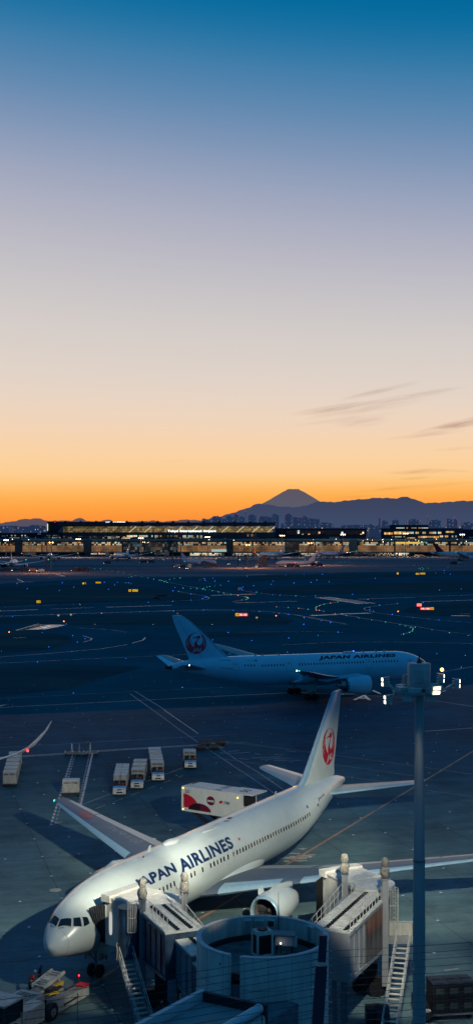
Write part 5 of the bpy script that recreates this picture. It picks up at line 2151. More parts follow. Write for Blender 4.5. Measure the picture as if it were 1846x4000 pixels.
TUGW = mat('tractor_white', (.48, .50, .48), .35, var=.1, scale=2)
def make_tug(label):
    """towing tractor; front toward -Y, 1.65 m wide, origin under its middle"""
    t = thing('towing_tractor', label, 'tractor', (0, 0, 0), 0, 'baggage tractors')
    mb = MB()
    P = [(-1.55, .30), (-1.55, .62), (-1.40, .98), (-.35, 1.08), (-.25, 1.0), (1.45, .95), (1.5, .3)]
    for s0, s1 in ((-.8, .8),):
        mb.loft([[(s, y, z) for y, z in P] for s in (s0, s1)])
    mb.build('body', TUGW, t, local=True, angle=25)
    mb = MB()
    mb.hexa([(-.66, -1.42, .985), (.66, -1.42, .985), (.66, -.38, 1.085), (-.66, -.38, 1.085), (-.64, -1.40, 1.01), (.64, -1.40, 1.01), (.62, -.40, 1.11), (-.62, -.40, 1.11)])
    mb.build('bonnet', HOOD, t, local=True, smooth=False)
    mb = MB()
    roundel(mb, lambda x, y: (x * .2, -.88 + y * .2, 1.075), 26)
    mb.build('crane_emblem', RED, t, local=True, smooth=False)
    mb = MB()
    mb.bx(-.36, .36, -1.575, -1.54, .42, .60)
    mb.bx(-.30, .30, -1.545, -1.47, .74, .88)
    mb.build('grille', BLACK, t, local=True, smooth=False)
    for s in (-.58, .58):
        mb = MB()
        mb.bx(s - .14, s + .14, -1.56, -1.47, .66, .84)
        h = mb.build('headlight', BLACK, t, local=True, smooth=False)
        mb = MB()
        for k in (-.06, .06):
            mb.tube((s + k, -1.585, .75), (s + k, -1.555, .75), .045, n=8)
        mb.build('lens', glow('headlight_lens', (.9, .95, 1), .7), h, local=True)
    mb = MB()
    mb.bx(-.82, .82, -1.64, -1.5, .28, .42)
    mb.build('bumper', TUGW, t, local=True)
    mb = MB()
    for s in (-.74, .74):
        mb.tube((s, -.3, 1.05), (s, -.1, 1.65), .035, n=6)
    mb.tube((-.74, -.1, 1.65), (.74, -.1, 1.65), .035, n=6)
    mb.build('screen_frame', BLACK, t, local=True)
    mb = MB()
    mb.bx(-.72, .72, -.28, -.2, 1.0, 1.25)
    mb.build('dashboard', BLACK, t, local=True)
    for s in (-.4, .4):
        mb = MB()
        mb.bx(s - .26, s + .26, .25, .75, .95, 1.12)
        mb.bx(s - .26, s + .26, .72, .86, 1.1, 1.55)
        mb.build('seat', BLACK, t, local=True)
    mb = MB()
    mb.bx(.22, .58, .12, .5, 1.12, 1.3)
    mb.build('tool_bag', RED, t, local=True)
    mb = MB()
    q = [(-.4 + .18 * math.cos(a), -.02 + .06 * math.sin(a), 1.28 + .17 * math.sin(a)) for a in [i * math.pi / 6 for i in range(13)]]
    mb.path(q, .02, 5)
    mb.build('steering_wheel', BLACK, t, local=True)
    for x in (-.72, .72):
        for y in (-1.0, 1.0):
            wheel(t, (x, y, .34), .34, .2, 'x' if False else 'x')
    return t


CODE_N = [0]
def make_container(label, w=1.72, group='baggage containers on dollies', small=False):
    """air container on its dolly; front toward -Y"""
    c = thing('baggage_container', label, 'container', (0, 0, 0), 0, group)
    h = 1.45
    x0, x1 = -w / 2, w / 2
    mb = MB()
    P = [(x0, .52), (x1, .52), (x1, .52 + h), (x0, .52 + h)]
    mb.hexa([(x0, -.74, .52), (x1, -.74, .52), (x1, .74, .52), (x0, .74, .52), (x0, -.74, .52 + h), (x1, -.74, .52 + h), (x1, .74, .52 + h), (x0, .74, .52 + h)])
    mb.build('shell', CRATE, c, local=True, smooth=False)
    mb = MB()
    mb.bx(x0 - .03, x1 + .03, -.78, .78, .52 + h, .52 + h + .05)
    mb.build('top', CRATETOP, c, local=True, smooth=False)
    mb = MB()
    for x in (x0, x1):
        for y in (-.74, .74):
            mb.bx(x - .03, x + .03, y - .03, y + .03, .5, .52 + h)
    for x in (x0, x1):
        mb.bx(x - .025, x + .025, -.74, .74, .50, .55)
    mb.bx(x0, x1, -.765, -.75, .50, .58)
    mb.bx(x0, x1, -.765, -.75, 1.16, 1.19)
    mb.bx(x0, x1, -.765, -.75, 1.89, 1.97)
    mb.build('edge_frame', STEEL, c, local=True, smooth=False)
    mb = MB()
    mb.bx(x0 - .08, x1 + .08, -.82, .82, .36, .47)
    for y in (-.5, 0, .5):
        mb.tube((x0, y, .49), (x1, y, .49), .035, n=6)
    mb.beam((0, -.8, .38), (0, -1.25, .36), .07, .07)
    mb.build('dolly', DARK, c, local=True)
    for x in (x0 + .1, x1 - .1):
        for y in (-.52, .52):
            wheel(c, (x, y, .2), .2, .12, 'x', n=12)
    return c


def mark_container(c, code, plate=True, w=1.72):
    letters(code, 'container_code', INK, c, lambda x, y: Vector((-w * .43 + x, -.775, 1.62 + y)), size=.26, width=w * .86, bold=.012)
    if plate:
        mb = MB()
        mb.bx(-w * .27, w * .27, -.772, -.752, 1.28, 1.48)
        mb.build('name_plate', PAINT, c, local=True, smooth=False)
        letters('JAL CARGO', 'plate_lettering', INK, c, lambda x, y: Vector((-w * .24 + x, -.78, 1.33 + y)), size=.12, width=w * .48, bold=.006)


def place(root, p, az):
    root.location = p
    root.rotation_euler = (0, 0, az)


def train(front, back, n, labels, code, tug_label, gap=1.95, pairs=False, plate=False):
    """tractor with n containers strung from the front to the back point"""
    f, b = Vector((*front, 0)), Vector((*back, 0))
    d = (b - f).normalized()
    az = math.atan2(-d.x, d.y)
    tug = make_tug(tug_label)
    place(tug, f + d * 1.6, az)
    for i in range(n):
        p = f + d * (4.35 + gap * i)
        wob = rnd.uniform(-.03, .03)
        if not pairs:
            c = make_container(labels[i])
            if i == 0 and code:
                mark_container(c, code, plate)
            place(c, p, az + wob)
        else:
            s = Vector((d.y, -d.x, 0))
            for k, sd in enumerate((-.45, .45)):
                c = make_container(labels[i * 2 + k], w=.80)
                place(c, p + s * sd, az + wob)


ORD = ['front', 'second', 'third', 'fourth', 'fifth']
train((-14.65, 156.3), (-15.4, 171), 4, sum([[f'narrow {"pale" if i else "grey"} container, {ORD[i]} row of the paired train, left column', f'narrow grey container, {ORD[i]} row of the paired train, right column'] for i in range(4)], []), None, 'white and blue tractor pulling the train of paired narrow containers', 2.1, True)
train((-12.75, 160.2), (-13.2, 174), 3, [f'wide grey container, {ORD[i]} behind the tractor in the train of three' for i in range(3)], 'JAN41 393 JL', 'white and blue tractor pulling three wide containers', 2.9, plate=True)
train((-10.35, 165.2), (-12.0, 182), 5, [f'wide grey container, {ORD[i]} behind the tractor in the train of five' for i in range(5)], 'AKE 14122 JL', 'white and blue tractor pulling the longest train, five containers', 2.55)
train((-6.4, 173.9), (-7.2, 186), 1, ['lone container behind the tractor beside the empty dollies'], 'AKN 14122 JL', 'white and blue tractor pulling a single container', 2.4)

d0, d1 = Vector((-29.4, 162.5, 0)), Vector((-31.7, 180.5, 0))
dd = (d1 - d0).normalized()
for i in range(6):
    c = make_container(f'grey container, {(ORD + ["last"])[i]} from the front in the untowed row at the left edge')
    if i == 0:
        mark_container(c, 'AKH 1802LA', False)
        mb = MB()
        mb.bx(-.35, .25, -.775, -.755, 1.82, 1.87)
        mb.build('name_plate', PAINT, c, local=True, smooth=False)
    place(c, d0 + dd * 2.75 * i, math.atan2(-dd.x, dd.y) + R(-2 + 1.5 * (i % 3)))
c = make_container('single grey container standing alone on its dolly above the right wing tip', 2.05)
mark_container(c, 'AKH 1715JL', True, 2.05)
place(c, (-20.75, 157.0, 0), R(4))

# empty dollies with raised tow bars
def empty_dolly(label, p, az, up=False):
    t = thing('empty_dolly', label, 'dolly', (0, 0, 0), 0, 'empty container dollies')
    mb = MB()
    mb.bx(-1.05, 1.05, -.8, .8, .36, .46)
    for y in (-.6, -.2, .2, .6):
        mb.tube((-.95, y, .49), (.95, y, .49), .05, n=6)
    for x in (-1.05, 1.05):
        mb.bx(x - .04, x + .04, -.8, .8, .46, .60)
    mb.build('deck', STEEL if up else DARK, t, local=True)
    mb = MB()
    if up:
        mb.beam((-.12, -.7, .5), (0, -.5, 1.9), .07, .07)
        mb.beam((.12, -.7, .5), (0, -.5, 1.9), .07, .07)
    else:
        mb.beam((0, -.8, .4), (0, -1.5, .25), .08, .08)
    mb.build('tow_bar', STEEL, t, local=True)
    for x in (-.9, .9):
        for y in (-.5, .5):
            wheel(t, (x, y, .19), .19, .12, 'x', n=12)
    place(t, p, az)


empty_dolly('empty dolly with upright tow bar at the corner of the marked road, left one', (-24.3, 185.0, 0), R(3), True)
empty_dolly('empty dolly with upright tow bar at the corner of the marked road, middle one', (-23.1, 184.6, 0), R(-2), True)
empty_dolly('empty dolly parked at the corner of the marked road, right one', (-21.6, 185.2, 0), R(2), True)
for i, (x, y) in enumerate(((-5.4, 189.6), (-3.4, 190.0), (-4.7, 193.6), (-2.6, 194.2))):
    empty_dolly(['dark empty dolly beside the single-container tractor, near left of four', 'dark empty dolly beside the single-container tractor, near right of four', 'dark empty dolly beside the single-container tractor, far left of four', 'dark empty dolly beside the single-container tractor, far right of four'][i], (x, y, 0), R(80 + 6 * i))

# ------------------------------------------------------------------ catering lift truck
TRK = mat('truck_white', (.52, .54, .51), .4, var=.07, scale=1.2, streak=(1, 1, .4))
fwd = Vector((.83, -.558, 0)).normalized()
rz = math.atan2(fwd.y, fwd.x)
ct = thing('catering_truck', 'white catering truck with raised box and red arcs on its side behind the jet', 'truck', (-1.5, 129.8, 0), rz)
ct.scale = (1.1, 1, 1)
# local: x toward the jet, y to the far side; box is 7.6 long, 2.65 wide
z0, z1 = 4.0, 6.45
mb = MB()
mb.bx(-3.75, 3.1, -1.33, 1.33, z0, z1)
mb.build('lift_box', TRK, ct, local=True, smooth=False)
mb = MB()
mb.bx(-3.8, 4.2, -1.36, 1.36, z1, z1 + .06)
mb.bx(1.4, 4.25, -1.38, 1.38, z1 + .06, z1 + .12)
mb.build('box_roof', TRK, ct, local=True, smooth=False)
mb = MB()
mb.bx(-3.8, -3.4, .2, 1.36, z1 + .07, z1 + .1)
mb.poly([(-3.78, -.4, z1 + .07), (-1.2, -.95, z1 + .07), (-.1, -.95, z1 + .07), (-.1, -.90, z1 + .07), (-1.2, -.9, z1 + .07), (-3.78, -.33, z1 + .07)])
mb.build('roof_seam', DARK, ct, local=True, smooth=False)
mb = MB()
mb.bx(-.2, .5, -1.3, -.6, z1 + .065, z1 + .08)
mb.bx(-.2, .5, -.2, 1.3, z1 + .065, z1 + .08)
mb.build('roof_hatch', GREYP, ct, local=True, smooth=False)
letters('50', 'roof_number', INK, ct, lambda x, y: Vector((2.2 - y * .0 + (.9 - y) * 1.0, -.2 + x * 1.0 - .4, z1 + .13)), size=1.25, width=1.25, bold=.01)
letters('50', 'side_number', INK, ct, lambda x, y: Vector((-3.4 + x, -1.345, z1 - .62 + y)), size=.5, width=.5, bold=.004)
yS = -1.343
mb = MB()       # big red quarter disc
mb.poly([(-3.6, yS, z0 + .32)] + [(-3.6 + 1.75 * math.cos(a), yS, z0 + .32 + 1.42 * math.sin(a)) for a in [math.pi / 2 * i / 16 for i in range(17)]])
mb.build('red_arc', RED, ct, local=True, smooth=False)
mb = MB()
mb.poly([(-1.72 + 1.3 * math.cos(a), yS - .004, z0 + .16 + .78 * math.sin(a)) for a in [math.pi * i / 20 for i in range(21)]])
mb.build('maroon_arc', DARKRED, ct, local=True, smooth=False)
mb = MB()
pts = [(-1.72 + 1.3 * math.cos(a), z0 + .16 + .78 * math.sin(a)) for a in [math.pi * (.48 + .52 * i / 14) for i in range(15)]]
pts = [(x, z) for x, z in pts]
mb.poly([(x, yS - .008, z) for x, z in pts] + [(-1.72, yS - .008, z0 + .16)])
mb.build('black_overlap', mat('black_print', (.02, .008, .012), .4), ct, local=True, smooth=False)
mb = MB()
mb.poly([(-.45 + .47 * math.cos(a), yS - .003, z0 + 1.38 + .47 * math.sin(a)) for a in [2 * math.pi * i / 32 for i in range(32)]])
mb.build('round_badge', DARKRED, ct, local=True, smooth=False)
letters('sats', 'badge_lettering', WHITE, ct, lambda x, y: Vector((-.83 + x, yS - .012, z0 + 1.27 + y)), size=.36, width=.76, bold=.02)
letters('TFK', 'side_lettering', NAVY, ct, lambda x, y: Vector((1.0 + x, yS - .004, z0 + 1.24 + y)), size=.4, width=.78, bold=.012, shear=.3)
mb = MB()
mb.poly([(.72 + .2 * math.cos(a) + .08 * math.sin(a), yS - .003, z0 + 1.40 + .16 * math.sin(a)) for a in [2 * math.pi * i / 20 for i in range(20)]])
mb.build('red_swirl', RED, ct, local=True, smooth=False)
mb = MB()
for x, z in ((-3.65, z0 + .1), (-3.65, z1 - .14), (2.6, z1 - .35)):
    mb.ball((x, -1.38, z), .055, 8)
mb.build('marker_light', YELL, ct, local=True)
mb = MB()
mb.bx(-3.85, -3.72, -1.36, -1.28, z0, z1 + .06)
mb.bx(3.02, 3.12, -1.37, -1.29, z0, z1)
mb.bx(-3.8, 3.1, -1.365, -1.30, z0 - .08, z0 + .1)
mb.build('box_frame', TRK, ct, local=True, smooth=False)
# loading platform toward the door
mb = MB()
mb.bx(3.1, 4.9, -1.25, 1.25, z0 + .15, z0 + .27)
mb.build('platform', GREYP, ct, local=True, smooth=False)
mb = MB()
for yy in (-1.2, 1.2):
    for z in (z0 + .75, z0 + 1.25):
        mb.tube((3.1, yy, z), (4.9, yy, z), .035, n=6)
    for x in (3.2, 3.8, 4.4, 4.9):
        mb.tube((x, yy, z0 + .27), (x, yy, z0 + 1.25), .035, n=6)
    mb.bx(3.3, 4.0, yy - .03, yy + .03, z0 + .35, z0 + 1.2)
mb.bx(4.0, 4.6, -.3, .4, z0 + .27, z0 + 1.4)
mb.build('platform_rail', TRK, ct, local=True)
mb = MB()
mb.bx(3.1, 3.14, -1.1, 1.1, z0 + .1, z1 - .15)
mb.build('box_opening', DARK, ct, local=True, smooth=False)
mb = MB()       # scissor arms
for yy in (-.85, .85):
    mb.beam((-2.9, yy, z0 - .1), (2.2, yy, 1.25), .22, .34)
    mb.beam((-2.9, yy * .82, 1.25), (2.2, yy * .82, z0 - .1), .22, .34)
mb.tube((-.35, -.9, 2.55), (-.35, .9, 2.55), .1, n=10)
mb.build('scissor_lift', DARK, ct, local=True)
mb = MB()
mb.bx(-3.8, 3.9, -.55, .55, .85, 1.15)
mb.bx(-3.6, 2.6, -1.25, 1.25, 1.1, 1.2)
mb.build('chassis', DARK, ct, local=True)
mb = MB()
mb.loft([[(x, y, z) for x, z in ((2.75, .6), (2.75, 2.7), (3.0, 2.78), (4.3, 2.75), (4.75, 1.75), (4.8, .6))] for y in (-1.15, 1.15)])
cbn = mb.build('cabin', TRK, ct, local=True, angle=25)
mb = MB()
mb.hexa([(4.36, -1.0, 2.62), (4.36, 1.0, 2.62), (4.74, 1.0, 1.8), (4.74, -1.0, 1.8), (4.39, -1.0, 2.64), (4.39, 1.0, 2.64), (4.78, 1.0, 1.82), (4.78, -1.0, 1.82)])
mb.bx(3.3, 4.2, -1.17, -1.14, 1.8, 2.55)
mb.build('cabin_window', GLASS, cbn, local=True, smooth=False)
for x in (3.6, -2.2):
    for yy in (-1.0, 1.0):
        wheel(ct, (x, yy, .5), .5, .32, 'y')

# ------------------------------------------------------------------ towbarless pushback tractor by the nose gear
PBW = mat('tractor_cream', (.40, .42, .39), .45, var=.28, scale=1.4)
GRAT = mat('tread_plate', (.20, .205, .185), .6, var=.3, scale=4)
ax_ = math.atan2(.888, .459)
pb = thing('pushback_tractor', 'white towbarless pushback tractor with JAL crane at the nose wheel', 'tractor', (-13.65, 85.7, 0), ax_ - math.pi / 2)
# local: +y toward the nose gear, x to the right; front arms end at y=+4.2, rear at -4.6
mb = MB()
for s, a, b in ((1, .62, 1.55), (-1, -1.55, -.62)):
    mb.hexa([(a, .2, .35), (b, .2, .35), (b, 4.0, .35), (a, 4.0, .35), (a, .2, 1.12), (b, .2, 1.12), (b, 4.0, .95), (a, 4.0, .95)])
mb.build('arm', PBW, pb, local=True, smooth=False)
mb = MB()
for a, b in ((.68, 1.45), (-1.45, -.68)):
    mb.hexa([(a, .3, 1.115), (b, .3, 1.115), (b, 3.9, .955), (a, 3.9, .955), (a, .3, 1.15), (b, .3, 1.15), (b, 3.9, .99), (a, 3.9, .99)])
mb.build('deck_plate', GRAT, pb, local=True, smooth=False)
mb = MB()
mb.bx(1.56, 1.575, .9, 2.7, .62, .76)
mb.build('side_stripe', BLACK, pb, local=True, smooth=False)
mb = MB()
mb.bx(-1.5, .45, -3.0, .2, .4, 1.5)
mb.bx(.45, 1.5, -3.6, -1.2, .4, 1.62)
mb.build('engine_housing', PBW, pb, local=True, smooth=False)
mb = MB()
mb.bx(1.5, 1.53, -3.3, -1.5, .75, 1.45)
mb.build('engine_grille', GREYP, pb, local=True, smooth=False)
mb = MB()
for i in range(12):
    mb.bx(-1.3, .3, -2.7 + .22 * i, -2.6 + .22 * i, 1.5, 1.53)
mb.build('louver', GRAT, pb, local=True, smooth=False)
mb = MB()
for i in range(16):
    mb.bx(1.42, 1.62, -3.7 + .13 * i, -3.63 + .13 * i, .30, .4)
mb.build('step', DARK, pb, local=True, smooth=False)
mb = MB()
for i in range(5):
    mb.tube((-.5 + .12 * i, .4, 1.0), (-.45 + .1 * i, 3.2, .95), .03, n=5)
mb.bx(-.5, -.1, 1.6, 2.3, .6, 1.25)
mb.bx(.1, .5, .3, 1.1, .6, 1.05)
mb.tube((.3, 3.0, .8), (.3, 3.8, .8), .12, n=10)
mb.build('winch_gear', DARK, pb, local=True)
# cab at the rear
mb = MB()
mb.bx(-1.4, 1.35, -5.4, -3.4, .4, 1.35)
mb.build('cab_base', PBW, pb, local=True, smooth=False)
mb = MB()
mb.bx(-1.45, 1.4, -5.45, -3.35, 2.55, 2.68)
mb.build('cab_roof', PBW, pb, local=True, smooth=False)
mb = MB()
for x in (-1.35, 0, 1.3):
    for y in (-5.35, -3.42):
        mb.bx(x - .05, x + .05, y - .05, y + .05, 1.35, 2.55)
mb.bx(-1.35, 1.3, -5.36, -5.3, 1.9, 1.95)
for x in (-1.35, 1.3):
    mb.bx(x - .04, x + .04, -5.3, -3.45, 1.33, 1.39)
mb.bx(-1.35, 1.3, -3.44, -3.40, 1.33, 1.39)
mb.build('cab_pillar', DARK, pb, local=True, smooth=False)
mb = MB()
mb.bx(-1.3, 1.27, -5.31, -5.29, 1.35, 2.55)
mb.bx(-1.3, 1.27, -3.45, -3.43, 1.35, 2.55)
mb.bx(1.28, 1.30, -5.3, -3.45, 1.35, 2.55)
mb.bx(-1.36, -1.34, -5.3, -3.45, 1.35, 2.55)
mb.build('cab_window', GLASS, pb, local=True, smooth=False)
mb = MB()
mb.tube((.9, -3.3, 2.0), (.9, -3.3, 2.45), .08, n=8)
mb.ball((.9, -3.3, 2.5), .09, 8)
mb.build('beacon', mat('beacon_red', (.30, .02, .02), .3), pb, local=True)
mb = MB()
roundel(mb, lambda x, y: (1.362, -4.4 + x * .28, .88 + y * .28), 30)
mb.build('crane_emblem', RED, pb, local=True, smooth=False)
mb = MB()
roundel(mb, lambda x, y: (.2 + x * .28, -4.6 + y * .28, 2.69), 30)
mb.build('roof_emblem', RED, pb, local=True, smooth=False)
mb = MB()
mb.bx(-.6, -.52, -5.44, -5.42, 1.0, 1.14)
mb.build('headlight', WHITEL, pb, local=True)
for x, y in ((1.2, -.35), (-1.2, -.35), (1.1, -4.4), (-1.1, -4.4)):
    wheel(pb, (x + .2 * (1 if x > 0 else -1), y, .62), .62, .42, 'x', n=24)
    mb = MB()
    mb.lathe([(-.225, .05), (-.225, .30), (.225, .30), (.225, .05)], (x + .2 * (1 if x > 0 else -1), y, .62), 'x', 16)
    mb.build('hub', STEEL, pb, local=True)
# raised cradle on the left arm
mb = MB()
for i in range(8):
    mb.beam((-1.75, 1.9 + .3 * i, 1.25 + .04 * i), (-.7, 1.9 + .3 * i, 1.25 + .04 * i), .13, .06)
for x in (-1.75, -.7):
    mb.beam((x, 1.7, 1.2), (x, 4.2, 1.55), .12, .22)
mb.bx(-1.5, -.9, 2.6, 3.5, 1.36, 1.46)
for x in (-1.6, -.85):
    mb.tube((x, 2.3, .5), (x, 2.6, 1.25), .07, n=8)
    mb.tube((x, 3.9, .5), (x, 3.7, 1.4), .07, n=8)
mb.build('cradle', PBW, pb, local=True, smooth=False)
mb = MB()
mb.beam((-.35, .9, .95), (.25, 2.2, .95), .14, .14)
mb.beam((-.4, 2.2, 1.15), (-.3, 3.5, 1.15), .14, .14)
mb.beam((.1, .5, .95), (.45, 1.0, .95), .14, .14)
mb.build('yellow_bar', YELLOW, pb, local=True, smooth=False)
mb = MB()
mb.bx(.7, 1.4, 3.5, 4.2, .96, 1.1)
mb.tube((.6, 4.12, .9), (.6, 4.12, 1.5), .03, n=6)
mb.build('clamp_cover', RED, pb, local=True, smooth=False)
mb = MB()
mb.ball((.6, 4.12, 1.55), .045, 8)
mb.build('tail_lamp', REDL, pb, local=True)

# ------------------------------------------------------------------ stacked crates on a cart, lower right
crate_b = mat('black_crate', (.012, .014, .018), .5, var=.3, scale=3)
crate_w = mat('crate_label', (.06, .09, .095), .3, var=.5, scale=8)
CX, CY = 14.55, 85.6
cart = thing('flat_cart', 'dark flat cart under the stacked black crates', 'cart', (CX, CY, 0), R(8))
mb = MB()
mb.bx(-1.4, 1.6, -.9, .9, .4, .52)
mb.build('cart_deck', BLUEGREY, cart, local=True)
mb = MB()
for x in (-1.35, 1.5):
    mb.tube((x, .85, .5), (x, .85, 1.3), .03, n=6)
mb.tube((-1.35, -.95, .45), (-2.1, -1.3, .3), .05, n=6)
mb.build('tow_bar', DARK, cart, local=True)
for x in (-1.0, 1.2):
    for y in (-.6, .6):
        wheel(cart, (x, y, .2), .2, .14, 'y', n=12)
names = {}
for i in range(3):
    for j in range(2):
        for k in range(2):
            ox, oy = -.88 + .98 * i, -.42 + .86 * j
            p = Matrix.Rotation(R(8), 3, 'Z') @ Vector((ox, oy, 0))
            lb = f'black lidded crate on the cart, {"upper" if k else "lower"} tier, {"front" if j == 0 else "rear"} row, {["left", "middle", "right"][i]} column'
            e = thing('stacked_crate', lb, 'crate', (CX + p.x, CY + p.y, .525 + k * 1.02), R(8), 'black crates on the cart')
            mb = MB()
            mb.bx(-.46, .46, -.40, .40, 0, .9)
            for x in (-.46, -.15, .15, .46):
                mb.bx(x - .025, x + .025, -.43, .43, .0, .9)
            mb.build('body', crate_b, e, local=True, smooth=False)
            mb = MB()
            mb.bx(-.49, .49, -.44, .44, .9, .97)
            mb.bx(-.3, .3, -.3, .3, .97, 1.0)
            mb.build('lid', crate_b, e, local=True, smooth=False)
            mb = MB()
            mb.bx(-.28, .28, -.445, -.435, .28, .66)
            mb.build('label_window', crate_w, e, local=True, smooth=False)
dr = thing('waste_drum', 'dark drum with a white round lid beside the crate cart', 'drum', (12.85, 84.7, 0))
mb = MB()
mb.lathe([(.02, .38), (.3, .40), (.62, .40), (.7, .38)], (0, 0, 0), 'z', 24, True, True)
mb.build('body', DARK, dr, local=True)
mb = MB()
mb.lathe([(.70, .30), (.76, .30), (.78, .25)], (0, 0, 0), 'z', 24, False, True)
mb.build('lid', PAINT, dr, local=True)
bx_ = thing('tow_tug', 'low dark tug partly hidden behind the light mast', 'tug', (13.0, 86.2, 0), R(6))
mb = MB()
mb.bx(-.75, .75, -.8, .9, .3, .8)
mb.bx(-.75, .75, .3, .9, .8, 1.15)
mb.build('body', DARK, bx_, local=True)
for x in (-.6, .6):
    for y in (-.5, .6):
        wheel(bx_, (x, y, .3), .3, .18, 'x', n=12)


# ------------------------------------------------------------------ the two ramp workers
def skin_mesh(name, nodes, edges, m_, parent, sub=2):
    me = bpy.data.meshes.new(name)
    me.from_pydata([n[0] for n in nodes], edges, [])
    o = bpy.data.objects.new(name, me)
    COL.objects.link(o)
    sk = o.modifiers.new('skin', 'SKIN')
    me.skin_vertices.new(name='')if not me.skin_vertices else None
    for v, n in zip(me.skin_vertices[0].data, nodes):
        v.radius = n[1] if isinstance(n[1], tuple) else (n[1], n[1])
    me.skin_vertices[0].data[0].use_root = True
    su = o.modifiers.new('sub', 'SUBSURF')
    su.levels = sub
    su.render_levels = sub
    dg = bpy.context.evaluated_depsgraph_get()
    nm = bpy.data.meshes.new_from_object(o.evaluated_get(dg))
    bpy.data.objects.remove(o)
    nm.materials.clear()
    nm.materials.append(m_)
    nm.shade_smooth()
    q = bpy.data.objects.new(name, nm)
    COL.objects.link(q)
    q.parent = parent
    return q


def worker(label, loc, rz, jacket, lean=.0, arms=1.):
    p = thing('person', label, 'person', loc, rz)
    L_ = lean
    pel, wst, chs, nk = (0, 0, .95), (0, .02 + .06 * L_, 1.12), (0, .05 + .26 * L_, 1.36), (0, .07 + .40 * L_, 1.50)
    nodes = [(pel, (.15, .11)), (wst, (.15, .11)), (chs, (.18, .12)), (nk, .06), ((0, .10 + .44 * L_, 1.58), .06), ((0, .11 + .47 * L_, 1.68), (.085, .10))]
    edges = [(0, 1), (1, 2), (2, 3), (3, 4), (4, 5)]
    def add(pts, par):
        for c, r in pts:
            nodes.append((c, r))
            edges.append((par, len(nodes) - 1))
            par = len(nodes) - 1
    for s in (-1, 1):
        add([((s * .10, 0, .86), .095), ((s * .11, .03, .48), .07), ((s * .11, -.01, .10), .05), ((s * .11, .14, .04), .045)], 0)
        add([((s * .20, chs[1], 1.42), .075), ((s * .27, chs[1] + .04, 1.14 + .06 * arms), .055), ((s * .20, chs[1] + .10 + .2 * arms, 1.0 + .06 * arms), .043), ((s * .18, chs[1] + .15 + .26 * arms, .99 + .06 * arms), .036)], 2)
    CLO = mat('work_trousers', (.012, .014, .022), .8, var=.2)
    skin_mesh('body', nodes, edges, CLO, p)
    # jacket
    jn = [((0, .01, .98), (.175, .135)), (wst, (.175, .135)), (chs, (.205, .145)), ((0, nk[1] - .01, 1.46), (.11, .09))]
    je = [(0, 1), (1, 2), (2, 3)]
    for s in (-1, 1):
        b = len(jn)
        jn += [((s * .21, chs[1], 1.42), .088), ((s * .275, chs[1] + .04, 1.14 + .06 * arms), .068), ((s * .21, chs[1] + .09 + .18 * arms, 1.005 + .06 * arms), .056)]
        je += [(2, b), (b, b + 1), (b + 1, b + 2)]
    skin_mesh('jacket', jn, je, jacket, p)
    SK = mat('skin', (.33, .19, .12), .6, var=.1)
    hz = Vector((0, .12 + .47 * L_, 1.66))
    mb = MB()
    mb.ball(hz, .098, 14, (.88, 1.05, 1.2))
    mb.ball(hz + Vector((0, .105, -.01)), .02, 8, (.8, 1.1, 1.2))
    for s in (-1, 1):
        mb.ball(hz + Vector((s * .088, .0, -.01)), .024, 8, (.5, 1, 1.3))
    mb.build('face', SK, p, local=True)
    mb = MB()
    for s in (-1, 1):
        mb.ball(hz + Vector((s * .035, .094, .025)), .012, 6)
    mb.bx(-.026, .026, hz.y + .083, hz.y + .097, hz.z - .062, hz.z - .052)
    mb.build('eye_and_mouth', BLACK, p, local=True)
    HM = mat('helmet_blue', (.05, .22, .42), .35, var=.08)
    mb = MB()
    mb.lathe([(.03, .128), (.06, .125), (.11, .105), (.15, .06), (.16, .01)], (0, hz.y, hz.z), 'z', 20)
    mb.lathe([(.03, .13), (.022, .15), (.03, .12)], (0, hz.y + .03, hz.z), 'z', 20)
    mb.build('helmet', HM, p, local=True)
    for s in (-1, 1):
        hp = Vector((s * .18, chs[1] + .16 + .26 * arms, .985 + .06 * arms))
        nodes = [(tuple(hp), (.034, .018)), (tuple(hp + Vector((0, .07, -.012))), (.036, .016))]
        edges = [(0, 1)]
        for f, ln in ((-.03, .058), (-.010, .07), (.010, .066), (.028, .052)):
            b = len(nodes)
            nodes += [(tuple(hp + Vector((f, .09, -.014))), .0095), (tuple(hp + Vector((f * 1.1, .09 + ln * .55, -.026))), .009), (tuple(hp + Vector((f * 1.05, .09 + ln * .85, -.055))), .008)]
            edges += [(1, b), (b, b + 1), (b + 1, b + 2)]
        b = len(nodes)
        nodes += [(tuple(hp + Vector((-s * .045, .03, -.01))), .011), (tuple(hp + Vector((-s * .06, .07, -.03))), .009)]
        edges += [(0, b), (b, b + 1)]
        skin_mesh('hand', nodes, edges, SK, p, 1)
        mb = MB()
        mb.loft([[Vector((s * .11 + rx * math.cos(a), .06 + yy + ry * math.sin(a), z)) for a in [2 * math.pi * k / 12 for k in range(12)]] for z, rx, ry, yy in ((0, .055, .14, 0), (.03, .055, .14, 0), (.07, .05, .11, -.02), (.14, .05, .06, -.06))])
        mb.build('boot', BLACK, p, local=True)
    if jacket != 0:
        mb = MB()
        mb.loft([[Vector((.186 * math.cos(a), wst[1] + .142 * math.sin(a), z)) for a in [2 * math.pi * k / 20 for k in range(20)]] for z in (1.10, 1.15)], False, False)
        mb.build('reflective_band', PAINT2, p, local=True)
    return p


w1 = G(130, 3862)
worker('person in a red jacket and blue helmet leaning over the tractor', (-14.75, 89.3, 0), R(-62), mat('red_jacket', (.28, .022, .022), .8, var=.2), .55, 1.0)
worker('person in dark clothes and blue helmet standing behind the red jacket', (-14.3, 90.6, 0), R(-75), mat('dark_jacket', (.03, .022, .03), .8, var=.2), .05, .3)
